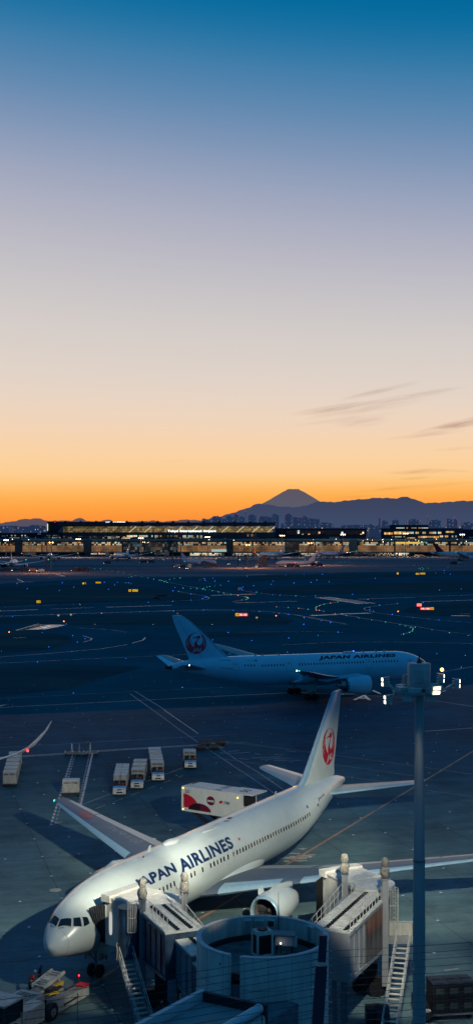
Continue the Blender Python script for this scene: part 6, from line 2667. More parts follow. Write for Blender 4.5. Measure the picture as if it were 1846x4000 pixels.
# ------------------------------------------------------------------ airfield lights
def light_mesh(m_, r):
    mb = MB()
    mb.tube((0, 0, 0), (0, 0, .22), .09, .08, n=8)
    mb.mi = 1
    mb.ball((0, 0, .22 + r * .7), r, 8)
    return mb.build('light', [DARK, m_], None, local=True)


def field_lights(name, m_, r, label, group, pts):
    proto = light_mesh(m_, r)
    proto.name = name
    for i, (u, v) in enumerate(pts):
        o = proto if i == 0 else proto.copy()
        if i:
            COL.objects.link(o)
        q = G(u, v, .3)
        o.location = (q.x, q.y, 0)
        k = min(.56, max(.26, q.y / 1300)) * rnd.uniform(.75, 1.2)
        o.scale = (k, k, k)
        tag(o, label, 'airfield light', group)


blue = ZA((422, 97), (401, 149), (184, 137), (115, 102), (706, 93), (734, 141), (776, 113), (793, 95), (852, 97), (870, 98), (912, 142), (1003, 228), (86, 325), (448, 374), (257, 372), (286, 431), (493, 452), (575, 473), (499, 126)) \
    + ZB((95, 187), (134, 190), (217, 208), (218, 249), (295, 240), (312, 231), (325, 228), (94, 257), (99, 322), (303, 316), (504, 317), (680, 325), (812, 337), (876, 345), (982, 367), (1100, 388), (1160, 400), (980, 411), (470, 467), (596, 89), (858, 80), (982, 77), (1105, 74), (310, 107), (315, 117), (366, 102), (378, 121), (471, 122), (641, 152), (569, 162), (555, 172), (562, 178), (760, 142), (772, 120), (914, 134), (1030, 130), (1068, 114), (1152, 126), (770, 212), (819, 216), (926, 220), (1060, 220)) \
    + ZC((374, 2), (490, 91), (490, 107), (516, 115), (556, 75), (679, 63), (643, 137), (782, 157), (959, 175), (852, 56), (47, 158), (164, 180), (44, 204)) \
    + ZD((510, 152), (410, 168), (263, 181), (77, 194), (256, 252), (588, 249), (1007, 259), (1150, 268), (1130, 327)) \
    + ZE((369, 456), (917, 428), (188, 301), (633, 282), (245, 225), (389, 202), (7, 246), (366, 168), (1069, 190), (1147, 153)) \
    + [(1617, 2208), (1748, 2216), (1733, 2238), (1757, 2243), (1464, 2259), (1800, 2300), (1715, 2305), (1700, 2238), (1733, 2228)]
green = ZA((640, 2), (680, 4), (722, 12), (760, 18), (800, 24), (838, 31), (880, 40), (918, 48), (958, 56), (1000, 65), (1040, 72), (1080, 80), (1113, 89), (890, 56), (870, 62)) \
    + ZB((20, 118), (37, 124), (55, 130), (45, 116), (73, 109), (104, 102), (144, 100), (108, 165), (165, 168), (215, 170), (257, 171), (296, 175), (312, 179), (305, 168), (325, 162), (345, 157), (378, 152), (417, 148), (362, 186), (402, 194), (440, 202), (488, 211), (605, 237), (592, 245), (582, 227), (560, 247), (660, 195), (875, 298), (1010, 310), (1118, 275), (1115, 323), (1068, 293)) \
    + ZC((72, 102), (182, 68), (275, 53), (127, 92), (333, 145), (416, 160), (503, 174), (597, 189), (694, 205), (732, 214), (764, 225), (780, 236), (779, 248), (760, 259), (720, 270), (798, 222), (910, 240), (1029, 259)) \
    + ZD((1070, 154), (1165, 168), (840, 160), (870, 153)) + [(1636, 2219), (1640, 2222), (1647, 2218), (1652, 2222), (1648, 2226), (1671, 2220), (1320, 2196), (1332, 2193), (1346, 2195), (1362, 2194)]
orange = ZB((535, 217), (597, 231), (795, 294), (945, 303), (1160, 268), (1088, 285), (1065, 317), (1085, 317)) + ZC((10, 96), (150, 108), (254, 131), (478, 36))
field_lights('taxiway_edge_light', BLUEL, .26, 'tiny blue light standing along a taxiway edge', 'blue taxiway edge lights', blue)
field_lights('taxiway_centre_light', GREENL, .22, 'tiny green light set along a curving taxiway centreline', 'green taxiway centreline lights', green)
field_lights('taxiway_lead_light', ORANGEL, .22, 'tiny orange light set along the taxiway near the runway', 'orange taxiway lead lights', orange)
field_lights('runway_edge_light', glow('edge_light_white', (1, .95, .85), 1.6), .24, 'tiny white light beside the runway edge line', 'white runway edge lights', ZA((541, 244), (688, 302), (642, 375), (1036, 377), (395, 328)) + ZB((360, 412), (126, 337)))
field_lights('guard_light', ORANGEL, .55, 'larger amber guard light on the dark grass', 'amber guard lights', ZA((432, 358), (62, 430)) + ZB((793, 355)) + ZC((682, 118)))


# ------------------------------------------------------------------ airfield signs
SY = glow('sign_yellow', (.9, .52, .015), 1.0)
SR = glow('sign_red', (.9, .045, .03), 1.1)
SW = glow('sign_white', (1, .75, .7), 1.3)
SK_ = mat('sign_black', (.006, .006, .006), .5)


def sign(label, u0, u1, v, h, parts, z0=.35):
    """parts: (share of the width, face material, letters, letter material)"""
    a, b = G(u0, v), G(u1, v)
    w = b.x - a.x
    k = a.y / F
    hh = h * k
    s = thing('airfield_sign', label, 'sign', ((a.x + b.x) / 2, a.y, 0))
    mb = MB()
    mb.bx(-w / 2 - .06, w / 2 + .06, .0, .35, z0, z0 + hh + .1)
    mb.build('sign_box', SK_, s, local=True, smooth=False)
    mb = MB()
    for t in (-.4, 0, .4):
        mb.tube((t * w, .17, 0), (t * w, .17, z0), .06, n=6)
    mb.build('leg', DARK, s, local=True)
    x = -w / 2
    for sh, fm, tx, tm in parts:
        mb = MB()
        mb.bx(x, x + w * sh, -.03, 0, z0 + .05, z0 + hh + .05)
        mb.build('sign_face', fm, s, local=True, smooth=False)
        if tx:
            letters(tx, 'sign_lettering', tm, s, lambda p, q, x=x, sh=sh: Vector((x + w * sh * .08 + p, -.05, z0 + .05 + hh * .14 + q * 1.0)), size=hh * .98, width=w * sh * .84, bold=.02)
        x += w * sh
    return s


sign('glowing red and yellow sign reading A9 on its left end', 919, 967, 2411, 11, [(.26, SY, 'A9', SK_), (.74, SR, '34L-16R', SW)])
sign('glowing red and yellow sign reading A9 on its right end', 1640, 1693, 2386, 9, [(.76, SR, '34L-16R', SW), (.24, SY, 'A9', SK_)])
sign('bright plain red sign standing just above the red and yellow one', 1627, 1645, 2372, 10, [(1, glow('sign_bright_red', (1, .10, .09), 3.0), None, None)])
sign('long yellow sign on the grass beside the runway, largest of the yellow ones', 502, 538, 2314, 8, [(.28, SY, 'A', SK_), (.14, SK_, None, None), (.58, SY, 'A7', SK_)])
sign('yellow sign alone on the pale grass at the left', 143, 158, 2359, 9, [(1, SY, 'A8', SK_)])
sign('small yellow sign at the far grass edge, left of a pair', 322, 335, 2285, 6, [(1, SY, 'J', SK_)])
sign('wide thin yellow sign at the far grass edge, right of a pair', 374, 393, 2281, 5, [(1, SY, 'A6', SK_)])
sign('yellow sign on the far right grass, left of a touching pair', 1623, 1636, 2247, 6, [(1, SY, 'J3', SK_)])
sign('yellow sign on the far right grass, right of a touching pair', 1641, 1659, 2246, 6, [(1, SY, 'J4', SK_)])
sign('tiny yellow marker sign on the far right grass, standing alone', 1549, 1555, 2246, 7, [(1, SY, None, None)])
for i, (u0, u1, v, h, lb) in enumerate(((600, 625, 2343, 6, 'dark unlit sign seen from behind beside the pale grass, near one'), (610, 651, 2333, 5, 'dark unlit sign seen from behind beside the pale grass, far one'))):
    sign(lb, u0, u1, v, h, [(1, mat('sign_back', (.10, .06, .05), .7), None, None)])
for u, v, lb in ((1002, 2425, 'short white marker post on the dark grass'), (228, 2416, 'short pale marker post left of the runway grass'), (277, 2413, 'short pale marker post right of another by the runway grass')):
    q = G(u, v)
    t = thing('marker_post', lb, 'marker', (q.x, q.y, 0))
    mb = MB()
    mb.tube((0, 0, 0), (0, 0, .9), .09, n=8)
    mb.build('stem', PAINT, t, local=True)
    mb = MB()
    mb.box((0, 0, 1.15), (.7, .3, .5))
    mb.build('head', glow('marker_glow', (.8, .6, .4), .5), t, local=True)


# ------------------------------------------------------------------ terminal on the far side
TD = 1640.0
WALLT = mat('terminal_dark', (.016, .050, .085), .9, var=.2, scale=.02, spec=0)
ROOFT = mat('terminal_roof', (.016, .046, .075), .9, var=.2, scale=.01, spec=0)
ROOFB = mat('terminal_roof_blue', (.05, .13, .20), .8, var=.15, scale=.01, spec=0)
WARM = [(1, .55, .22), (1, .62, .30), (1, .48, .16), (1, .72, .42), (.9, .5, .2), (1, .82, .55)]
MIXC = [(1, .6, .25), (1, .75, .45), (.75, .95, .75), (1, .5, .18), (.55, .85, .8), (1, .85, .6)]
GL_W = lit_glass('concourse_glass', [(1, .50, .19), (1, .54, .23), (1, .46, .15), (1, .60, .30)], .30, (3.4, 2.6), dim=.32, big=.07, mortar=.06, flat=.68)
GL_U = lit_glass('concourse_upper_glass', MIXC, .62, (2.4, 2.2), thr=.40, big=.045, dim=.08)
GL_T = lit_glass('hall_glass', [(1, .70, .26), (1, .66, .24), (.95, .72, .30)], .30, (3.4, 3.6), dim=.55, big=.02, mortar=.10)
GL_S = lit_glass('lit_floor_glass', MIXC, 1.0, (2.4, 4.0), thr=.38, big=.025, dim=.05)
GL_O = lit_glass('bright_floor_glass', [(1, .58, .18), (1, .66, .26), (1, .5, .14)], .9, (3.0, 9), big=.01, dim=.6, mortar=.08)
GL_D = lit_glass('dark_glass_wall', [(.15, .4, .55), (1, .7, .4), (.2, .4, .5)], .22, (3.0, 4.2), thr=.5, big=.03, dim=.1, base=(.012, .03, .05))
GL_C = lit_glass('service_level_glass', MIXC, 1.3, (1.6, 1.8), thr=.4, big=.04, dim=.0)


def fac(mb, u0, u1, v0, v1, d, depth, dz=0):
    """block whose near face sits at distance d"""
    a, b = AT(u0, v0, d), AT(u1, v1, d)
    mb.bx(a.x, b.x, d, d + depth, max(b.z, 0) + dz, a.z)


def block(parent, name, m_, u0, u1, v0, v1, d, depth=20):
    mb = MB()
    fac(mb, u0, u1, v0, v1, d, depth)
    return mb.build(name, m_, parent, smooth=False)


# the low concourse along the apron
pier = thing('concourse', 'long low glass-fronted concourse lit amber along the far apron', 'building', (0, TD, 0))
block(pier, 'wall', WALLT, -250, 2100, 2110, 2178, TD, 30)
block(pier, 'roof', ROOFB, -250, 2110, 2105, 2112, TD - 6, 46)
block(pier, 'roof_edge', ROOFT, -250, 2110, 2112, 2117, TD - 5, 40)
segs = [(-200, -20), (-12, 57), (86, 162), (166, 326), (357, 475), (694, 883), (910, 950), (952, 985), (988, 1112), (1168, 1228), (1232, 1362), (1396, 1540), (1544, 1752), (1760, 1850), (1860, 2080)]
for i, (a, b) in enumerate(segs):
    block(pier, 'upper_glazing', GL_U, a, b, 2117, 2131, TD - 1.0, .8)
    block(pier, 'glass_wall', GL_W, a, b, 2131, 2156, TD - 1.2, 1)
for a, b in ((480, 560), (565, 655), (660, 690), (1115, 1165)):
    block(pier, 'dark_glass_wall', GL_D, a, b, 2118, 2156, TD - 1.2, 1)
for a, b in ((59, 84), (328, 355), (885, 907), (1366, 1394), (1113, 1118), (1540, 1544), (655, 664)):
    block(pier, 'stair_tower', WALLT, a, b, 2108, 2176, TD - 8, 10)
block(pier, 'bright_panel', glow('amber_panel', (1, .62, .12), .85), 1542, 1638, 2112, 2124, TD - 1.5, 1)
block(pier, 'green_panel', glow('green_panel', (.35, .85, .75), .40), 1640, 1668, 2112, 2119, TD - 1.5, 1)
block(pier, 'shop_glow', glow('shop_glow', (.55, .9, .85), .55), 826, 884, 2146, 2159, TD - 1.6, 1)
for a, b in ((430, 500), (740, 880), (905, 1100), (1180, 1260), (1450, 1596)):
    block(pier, 'service_level', GL_C, a, b, 2160, 2170, TD - 1.4, 1)
block(pier, 'apron_canopy', WALLT, -250, 2100, 2156, 2160, TD - 10, 10)
for i in range(26):
    block(pier, 'column', WALLT, 20 + 72 * i, 22 + 72 * i, 2160, 2178, TD - 9, 2)

rp = random.Random(4)
for i in range(34):
    u = rp.uniform(0, 1846)
    w_ = rp.uniform(6, 40)
    d = TD + rp.uniform(2, 30)
    block(pier, 'roof_plant', WALLT if rp.random() < .7 else ROOFB, u, u + w_, 2105 - rp.uniform(2, 8), 2107, d, 6)
for i in range(26):
    u = rp.uniform(0, 1846)
    p = AT(u, rp.uniform(2106, 2120), TD - 7)
    mb = MB()
    mb.ball(p, rp.uniform(.22, .4), 6)
    mb.build('wall_lamp', ORLAMP if rp.random() < .35 else FARLAMP, pier)
# the main hall behind it with scalloped roof and slanting trusses
HD = 1720.0
hall = thing('terminal_hall', 'dark terminal hall with scalloped roof over a glowing yellow glass front', 'building', (0, HD, 0))
block(hall, 'floor_block', WALLT, 245, 1075, 2079, 2112, HD - 2, 60)
for a, b, v0, v1, m_ in ((488, 790, 2091, 2102, GL_S), (485, 640, 2109, 2121, GL_S), (684, 800, 2110, 2118, GL_O), (250, 480, 2118, 2124, GL_S), (965, 998, 2085, 2096, GL_D), (976, 998, 2104, 2110, GL_O), (420, 520, 2096, 2104, GL_S), (246, 480, 2094, 2104, GL_D)):
    block(hall, 'lit_storey', m_, a, b, v0, v1 if v1 < 2112 else 2112, HD - 3, 1)
# glass front
a, b = AT(247, 2060, HD), AT(1064, 2080, HD)
mb = MB()
mb.bx(a.x, b.x, HD, HD + 1, b.z, a.z + 1)
mb.build('glass_front', GL_T, hall, smooth=False)
# roof: deep fascia with a scalloped lower edge
mb = MB()
n = 160
x0, x1 = AT(228, 0, HD).x, AT(1075, 0, HD).x
bay = AT(1024, 0, HD).x - AT(964, 0, HD).x
zt, zm = AT(0, 2041, HD).z, AT(0, 2056, HD).z
off = AT(256, 0, HD).x
sc_ = [(x0 + (x1 - x0) * i / n) for i in range(n + 1)]
low = [zm - 1.9 * (1 - abs(math.sin(math.pi * (x - off) / bay)) ** .8) + 1.0 for x in sc_]
rings = [[(x, HD - 8, lo), (x, HD - 8, zt - 1), (x, HD - 6, zt), (x, HD + 60, zt + .5), (x, HD + 60, lo + 2)] for x, lo in zip(sc_, low)]
mb.loft(rings)
mb.build('roof', ROOFT, hall, smooth=False)
for i in range(15):
    x = off + bay * (i + .0)
    if x > x1 - 4:
        break
    mb = MB()
    mb.loft([[(x - 2.6, HD - 9, zt - .3), (x + 2.2, HD - 9, zt - .3), (x + .3, HD - 7, zt + 2.8)], [(x - 2.6, HD + 5, zt - .3), (x + 2.2, HD + 5, zt - .3), (x + .3, HD + 5, zt + 2.0)]])
    mb.build('roof_fin', ROOFT, hall, smooth=False)
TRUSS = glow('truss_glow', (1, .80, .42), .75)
TRUSD = mat('truss_dark', (.05, .05, .05), .6)
zb_ = AT(0, 2079, HD).z
for i in range(14):
    x = off + bay * (i + .15)
    if x + 10 > x1:
        break
    mb = MB()
    mb.beam((x, HD - 3, zb_), (x + bay * .45, HD - 4, zm - .2), .8, .8)
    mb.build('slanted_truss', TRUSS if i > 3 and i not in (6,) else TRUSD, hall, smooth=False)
    mb = MB()
    mb.beam((x + bay * .45, HD - 3, zm), (x + bay * .95, HD - 3, zb_ + 1), .35, .35)
    mb.beam((x, HD - 2.2, zm - 2), (x + bay, HD - 2.2, zm - 2), .3, .3)
    mb.build('truss_brace', TRUSD, hall, smooth=False)
# sloping left end
mb = MB()
p, q, r_ = AT(226, 2079, HD), AT(246, 2046, HD), AT(262, 2079, HD)
mb.loft([[tuple(p), tuple(q), (r_.x, HD, q.z), (r_.x, HD, r_.z)], [(p.x, HD + 40, p.z), (q.x, HD + 40, q.z), (r_.x, HD + 40, q.z), (r_.x, HD + 40, r_.z)]])
mb.build('end_wall', ROOFB, hall, smooth=False)
sx0 = AT(655, 2078, HD - 12)
sw = AT(843, 2078, HD - 12).x - sx0.x
letters('Tokyo International Airport', 'roof_sign', glow('sign_letters', (.85, .95, 1), 3.2), hall, lambda x, y: Vector((sx0.x + x, HD - 12, sx0.z + y * 1.0)), local=False if False else True, size=3.9, width=sw, bold=.045, space=1.15)
for o in kids(hall):
    if o.name.startswith('roof_sign'):
        o.data.transform(hall.matrix_basis.inverted())
mb = MB()
for i in range(7):
    x = sx0.x + sw * i / 6
    mb.beam((x, HD - 11.6, sx0.z - 1), (x, HD - 8, sx0.z + 1), .25, .25)
mb.beam((sx0.x, HD - 11.5, sx0.z - .3), (sx0.x + sw, HD - 11.5, sx0.z - .3), .2, .25)
mb.build('sign_support', TRUSD, hall)

# hotel block behind the left end, with its lit name
hotel = thing('hotel_block', 'dark hotel slab rising behind the terminal roof with a small white lit sign', 'building', (AT(340, 0, 1800).x, 1800, 0))
block(hotel, 'wall', WALLT, 185, 505, 2041, 2110, 1800, 25)
block(hotel, 'parapet', ROOFT, 184, 506, 2038, 2041, 1799, 27)
block(hotel, 'stair_light', glow('stair_glow', (.8, .85, .45), 1.1), 184, 187, 2046, 2073, 1798, 1)
hx0 = AT(413, 2043, 1795)
hw_ = AT(491, 2043, 1795).x - hx0.x
o = letters('HOTEL VILLA FONTAINE', 'hotel_sign', glow('hotel_letters', (.95, .97, 1), 3.0), hotel, lambda x, y: Vector((hx0.x + x, 1795, hx0.z + y)), size=2.6, width=hw_, bold=.05)
o.data.transform(hotel.matrix_basis.inverted())
mb = MB()
for i in range(8):
    x = hx0.x + hw_ * i / 7
    mb.beam((x, 1795.4, hx0.z - 1.5), (x, 1799, hx0.z - .5), .25, .25)
mb.build('sign_support', TRUSD, hotel)
mb = MB()
q = AT(214, 2040, 1800)
mb.ball(q, .6, 6)
mb.build('warning_light', REDL, hotel)

# lower buildings either side of the hall
def lowrise(label, u0, u1, v0, d, lits, name='airport_building', roof=True):
    b_ = thing(name, label, 'building', (AT((u0 + u1) / 2, 0, d).x, d, 0))
    block(b_, 'wall', WALLT, u0, u1, v0, 2115, d, 40)
    if roof:
        block(b_, 'roof', ROOFT, u0 - 2, u1 + 2, v0 - 2, v0, d - 1, 42)
    for a, b, p, q, m_ in lits:
        block(b_, 'lit_storey', m_, a, b, p, q, d - 1, .8)
    return b_


lowrise('dark airport building left of the hall with two amber window rows', -260, 130, 2084, 1760, [(28, 100, 2090, 2094, GL_S), (34, 120, 2098, 2102, GL_S), (-200, 20, 2092, 2096, GL_D)])
lowrise('pale stair block beside the left airport building', 134, 156, 2090, 1745, [(137, 152, 2098, 2106, GL_D)], 'stair_block')
lowrise('dark connecting building between the stair block and the hall', 158, 245, 2082, 1742, [(170, 235, 2090, 2094, GL_D), (175, 240, 2098, 2102, GL_S)])
lowrise('long dark car park right of the hall with scattered lights', 1077, 1430, 2066, 1800, [(1120, 1420, 2072, 2088, lit_glass('car_park_lights', MIXC, 1.6, (3.0, 3.0), thr=.90, big=.06, dim=.2))], 'car_park')
lowrise('many-storeyed airport block at the right with bright amber floors', 1500, 1806, 2066, 1740, [(1500, 1533, 2080, 2088, GL_O), (1538, 1584, 2077, 2087, GL_O), (1590, 1730, 2077, 2085, GL_S), (1740, 1772, 2075, 2081, GL_O), (1632, 1712, 2093, 2102, GL_O), (1712, 1806, 2092, 2100, GL_S), (1590, 1620, 2100, 2103, GL_O), (1530, 1580, 2095, 2099, GL_S)])
lowrise('flat upper storey standing on the right airport block', 1535, 1672, 2052, 1760, [(1540, 1670, 2061, 2067, GL_S)], 'rooftop_storey')
lowrise('plain dark building at the far right edge', 1810, 2200, 2070, 1780, [(1815, 1846, 2096, 2101, GL_D)])
lowrise('low dark building at the far left edge', -420, -262, 2078, 1790, [])
dm = thing('pale_canopy', 'shallow pale domed canopy on the concourse roof', 'canopy', tuple(AT(1456, 2104, 1670)))
mb = MB()
w_ = 27 * 1670 / F
mb.loft([[(w_ * math.cos(math.pi * i / 12), y, 7 * 1670 / F * math.sin(math.pi * i / 12)) for i in range(13)] for y in (0, 12)])
mb.build('shell', ROOFB, dm, local=True)
mb = MB()
mb.bx(-w_, w_, .5, 11.5, -3, 0)
mb.build('base', WALLT, dm, local=True, smooth=False)

# gate bridges at the far concourse
FB = mat('far_bridge', (.07, .09, .11), .6, var=.2, scale=.05)
GB = lit_glass('gate_bridge_glass', [(1, .8, .5), (.8, 1, .8), (1, .9, .7)], .9, (1.6, 3), thr=.2, big=.05, dim=.3)
for u0, u1, lb in ((352, 428, 'glazed gate bridge left of the central airliner at the far concourse'), (600, 660, 'dark gate bridge near the middle of the far concourse'), (910, 1000, 'glazed gate bridge beside the white airliner at the far concourse'), (1172, 1250, 'glazed gate bridge beside the blue and white airliner'), (82, 140, 'gate bridge near the left end of the far concourse'), (1395, 1448, 'dark gate bridge at the right of the far concourse')):
    d = 1585
    a, b = AT(u0, 2158, d), AT(u1, 2168, d)
    g = thing('gate_bridge', lb, 'boarding bridge', ((a.x + b.x) / 2, d, 0), 0, 'gate bridges at the far concourse')
    mb = MB()
    mb.bx(a.x, b.x, d, d + 4, b.z, a.z)
    mb.bx(b.x - 5, b.x, d - 3, d + 5, b.z - .5, a.z + .6)
    mb.bx(a.x, a.x + 4, d, d + 56, b.z, a.z)
    mb.build('tunnel', FB, g, smooth=False)
    mb = MB()
    mb.bx(a.x + 1, b.x - 5.5, d - .3, d - .05, b.z + .8, a.z - .7)
    mb.build('window_band', GB if 'glazed' in lb else GL_D, g, smooth=False)
    mb = MB()
    for x in (a.x + 3, b.x - 4):
        mb.bx(x - .7, x + .7, d + 1, d + 3, 0, b.z)
    mb.build('column', FB, g, smooth=False)

# ------------------------------------------------------------------ masts of the far apron
def far_mast(u, vtop, vbase, lamp, label, watts, lit=True):
    q = G(u, vbase)
    hgt = H + (VH - vtop) / F * q.y
    t = thing('apron_mast', label, 'light mast', (q.x, q.y, 0), 0, 'light masts on the far apron')
    mb = MB()
    mb.tube((0, 0, 0), (0, 0, hgt), .42, .26, n=8)
    mb.build('pole', mat('far_pole', (.10, .085, .08), .7), t, local=True)
    mb = MB()
    mb.beam((-3.2, 0, hgt), (3.2, 0, hgt), .3, .3)
    mb.build('crossarm', DARK, t, local=True)
    if lit:
        for x in ((-2.4, 0, 2.4) if q.y > 1300 else (-1.2, 1.2)):
            mb = MB()
            mb.ball((x, -.4, hgt - .1), .62 if q.y > 1300 else .5, 8)
            mb.build('lamp', lamp, t, local=True)
        d = bpy.data.lights.new('apron_lamp', 'POINT')
        d.energy = watts
        d.color = (1, .62, .36) if lamp == FARLAMP else (1, .42, .16)
        d.shadow_soft_size = 1.5
        o = bpy.data.objects.new('apron_lamp', d)
        COL.objects.link(o)
        o.location = (q.x, q.y - 34, hgt - 1)


for u, vt, vb, lm, wt, lb in ((24, 2110, 2176, FARLAMP, 42000, 'lit apron mast at the left edge of the far concourse'), (200, 2119, 2234, ORLAMP, 32000, 'lit orange mast among the airliners at the left'), (306, 2106, 2176, FARLAMP, 42000, 'lit mast left of the central far airliner'), (550, 2102, 2178, FARLAMP, 42000, 'lit mast beneath the hotel end of the hall'), (810, 2098, 2178, FARLAMP, 42000, 'lit mast right under the terminal name'), (1101, 2092, 2176, FARLAMP, 42000, 'lit mast right of the hall end'), (967, 2129, 2216, ORLAMP, 45000, 'lit orange mast beside a dark stair truck'), (1210, 2122, 2206, ORLAMP, 45000, 'lit orange mast behind the small white airliner'), (1339, 2088, 2174, FARLAMP, 42000, 'lit mast above the blue and white airliner'), (1583, 2084, 2174, FARLAMP, 42000, 'lit mast before the amber-fronted block'), (1804, 2088, 2176, FARLAMP, 26000, 'lit mast near the right edge of the far concourse')):
    far_mast(u, vt, vb, lm, lb, wt)
for u, vt, vb, lb in ((183, 2120, 2230, 'dark unlit mast left of the orange one'), (675, 2130, 2222, 'dark unlit mast left of the stair-served airliner'), (706, 2128, 2218, 'dark unlit mast just behind the stair-served airliner'), (930, 2124, 2206, 'dark unlit mast left of the dark stair truck')):
    far_mast(u, vt, vb, FARLAMP, lb, 0, False)

# ------------------------------------------------------------------ airliners on the far apron
FARW = mat('far_jet_white', (.60, .62, .62), .35, var=.06, scale=.3)
FARB = mat('far_jet_blue', (.03, .07, .22), .4, var=.1)
FARR = mat('far_jet_red', (.16, .012, .03), .4, var=.1)
SPEC['narrow'] = scaled_spec(SPEC['twin'], .74)
SPEC['far_wide'] = SPEC['dream']
SPEC['far_big'] = scaled_spec(SPEC['dream'], 1.15)


def far_jet(spec, u, v, ydeg, label, fin=FARW, body=FARW, name='far_airliner'):
    """placed by the point of the ground under its main wheels"""
    q = G(u, v)
    yaw = R(ydeg)
    mg = SPEC[spec]['main_gear'][0]
    return Jet(SPEC[spec], name, label, q.x + mg * math.cos(yaw), q.y + mg * math.sin(yaw), yaw, 'airliners parked on the far apron', body=body, wingm=FARW, finm=fin, engm=FARW, detail=0, n=18)


far_jet('far_wide', 195, 2192, 97, 'white airliner nosed up to the far concourse at the left, between two gate bridges', fin=FARB)
far_jet('far_wide', 478, 2190, 112, 'white airliner at the far concourse beneath the hotel end')
far_jet('far_wide', 1062, 2186, 120, 'white airliner at the far concourse below the hall end')
far_jet('far_wide', 1290, 2182, 124, 'airliner with dark blue tail and belly at the far concourse', fin=FARB, body=mat('far_jet_two_tone', (.32, .38, .50), .35, var=.05))
far_jet('narrow', 770, 2208, -28, 'small white airliner with boarding stairs at its front on the open far apron')
far_jet('narrow', 1160, 2214, 158, 'small white airliner on the open far apron facing left')
far_jet('far_wide', 52, 2226, 96, 'white airliner being served at the left, its tail toward the field')
far_jet('far_wide', -30, 2226, 92, 'white airliner at the left edge, mostly cut off')
DL = far_jet('far_big', 1797, 2190, 4, 'airliner with dark red tail and DELTA in blue at the right edge', fin=FARR)
DL.write('DELTA', 'airline_title', FARB, SPEC['far_big']['L'] * .40, SPEC['far_big']['L'] * .12, 92, 50, 1, bold=.03)
for j in (DL,):
    pass

# ------------------------------------------------------------------ service vehicles around them
VH_W = mat('service_white', (.42, .43, .43), .5, var=.1)
VH_D = mat('service_dark', (.05, .06, .08), .6, var=.2)
VH_G = mat('service_teal', (.22, .36, .36), .5, var=.1)
VH_O = mat('service_orange', (.40, .16, .05), .5, var=.1)


def van_proto(m_, L_=5.5, h=2.6, w=2.2):
    t = thing('service_vehicle', 'x', 'vehicle', (0, -500, 0), 0, 'service vehicles on the far apron')
    mb = MB()
    mb.bx(-L_ / 2, L_ / 2 - 1.7, -w / 2, w / 2, .6, h)
    mb.build('cargo_body', m_, t, local=True, smooth=False)
    mb = MB()
    mb.loft([[(x, y, z) for x, z in ((L_ / 2 - 1.65, .5), (L_ / 2 - 1.65, h * .85), (L_ / 2 - .5, h * .82), (L_ / 2, h * .5), (L_ / 2, .5))] for y in (-w / 2 + .05, w / 2 - .05)])
    mb.build('cabin', m_, t, local=True, smooth=False)
    mb = MB()
    for x in (-L_ / 2 + 1, L_ / 2 - 1):
        for y in (-w / 2, w / 2):
            mb.lathe([(-.15, .42), (.15, .42)], (x, y, .42), 'y', 10, True, True)
    mb.build('wheels', BLACK, t, local=True)
    mb = MB()
    for y in (-.8, .8):
        mb.ball((L_ / 2 + .02, y, .8), .16, 6)
    mb.build('headlight', WHITEL, t, local=True)
    return t


protos = {'white': van_proto(VH_W), 'dark': van_proto(VH_D, 7, 3.2), 'teal': van_proto(VH_G, 8, 4.6), 'orange': van_proto(VH_O)}
used = set()


def vehicle(kind, u, v, rz, label):
    q = G(u, v)
    if kind not in used:
        used.add(kind)
        t = protos[kind]
        t.location = (q.x, q.y, 0)
        t.rotation_euler = (0, 0, R(rz))
        t['label'] = label
    else:
        dup(protos[kind], (q.x, q.y, 0), R(rz), label)


for a in (('teal', 736, 2224, 250, 'tall pale green service truck before the stair-served airliner'), ('dark', 716, 2220, 190, 'dark truck left of the pale green service truck'), ('white', 692, 2216, 180, 'small white van beside the dark masts'), ('dark', 893, 2206, 270, 'dark van facing the field with lights on, right of the stairs'),
          ('white', 945, 2190, 200, 'white van below the hall between two airliners'), ('orange', 958, 2186, 20, 'orange truck under the hall end'), ('dark', 1003, 2218, 260, 'dark high truck beside the orange mast'), ('white', 1200, 2188, 170, 'white van behind the small white airliner'), ('dark', 1226, 2212, 10, 'dark baggage truck at the tail of the small airliner'), ('dark', 1245, 2213, 10, 'second dark baggage truck at the tail of the small airliner'),
          ('dark', 1130, 2215, 185, 'dark loader under the nose of the small airliner'), ('dark', 420, 2204, 180, 'dark truck at the belly of the white airliner'), ('dark', 560, 2200, 180, 'dark dolly truck right of the white airliner'), ('dark', 590, 2200, 180, 'dark truck at the end of the dolly row'), ('white', 628, 2190, 0, 'white van near the middle of the concourse'), ('orange', 130, 2234, 0, 'orange loader beneath the left airliner'), ('dark', 98, 2232, 0, 'dark loader beneath the left airliner'), ('dark', 30, 2232, 0, 'dark loader beneath the cut-off airliner'), ('white', 160, 2236, 160, 'white truck right of the left airliner'),
          ('dark', 298, 2232, 180, 'leftmost dark cart of the row on the open apron'), ('dark', 316, 2232, 180, 'middle dark cart of the row on the open apron'), ('dark', 334, 2232, 180, 'rightmost dark cart of the row on the open apron'), ('white', 1625, 2174, 0, 'white van with lights under the amber block'), ('orange', 1645, 2174, 0, 'orange van with lights under the amber block'), ('white', 1800, 2206, 30, 'white loader below the airliner at the right edge'), ('dark', 1770, 2206, 30, 'dark loader below the airliner at the right edge'), ('dark', 1400, 2176, 0, 'dark bus by the concourse right of the blue-tailed airliner')):
    vehicle(*a)
q = G(832, 2216)
st = thing('boarding_stairs', 'covered dark boarding stairs at the small airliner on the open apron', 'stairs', (q.x, q.y, 0))
mb = MB()
mb.beam((-9, 0, 5.2), (5, 0, .6), 2.4, 2.3)
mb.bx(-11, -8.5, -1.3, 1.3, 2.8, 5.4)
mb.build('covered_flight', VH_D, st, local=True, smooth=False)
mb = MB()
mb.bx(-5, 4.5, -1.1, 1.1, .5, 1.2)
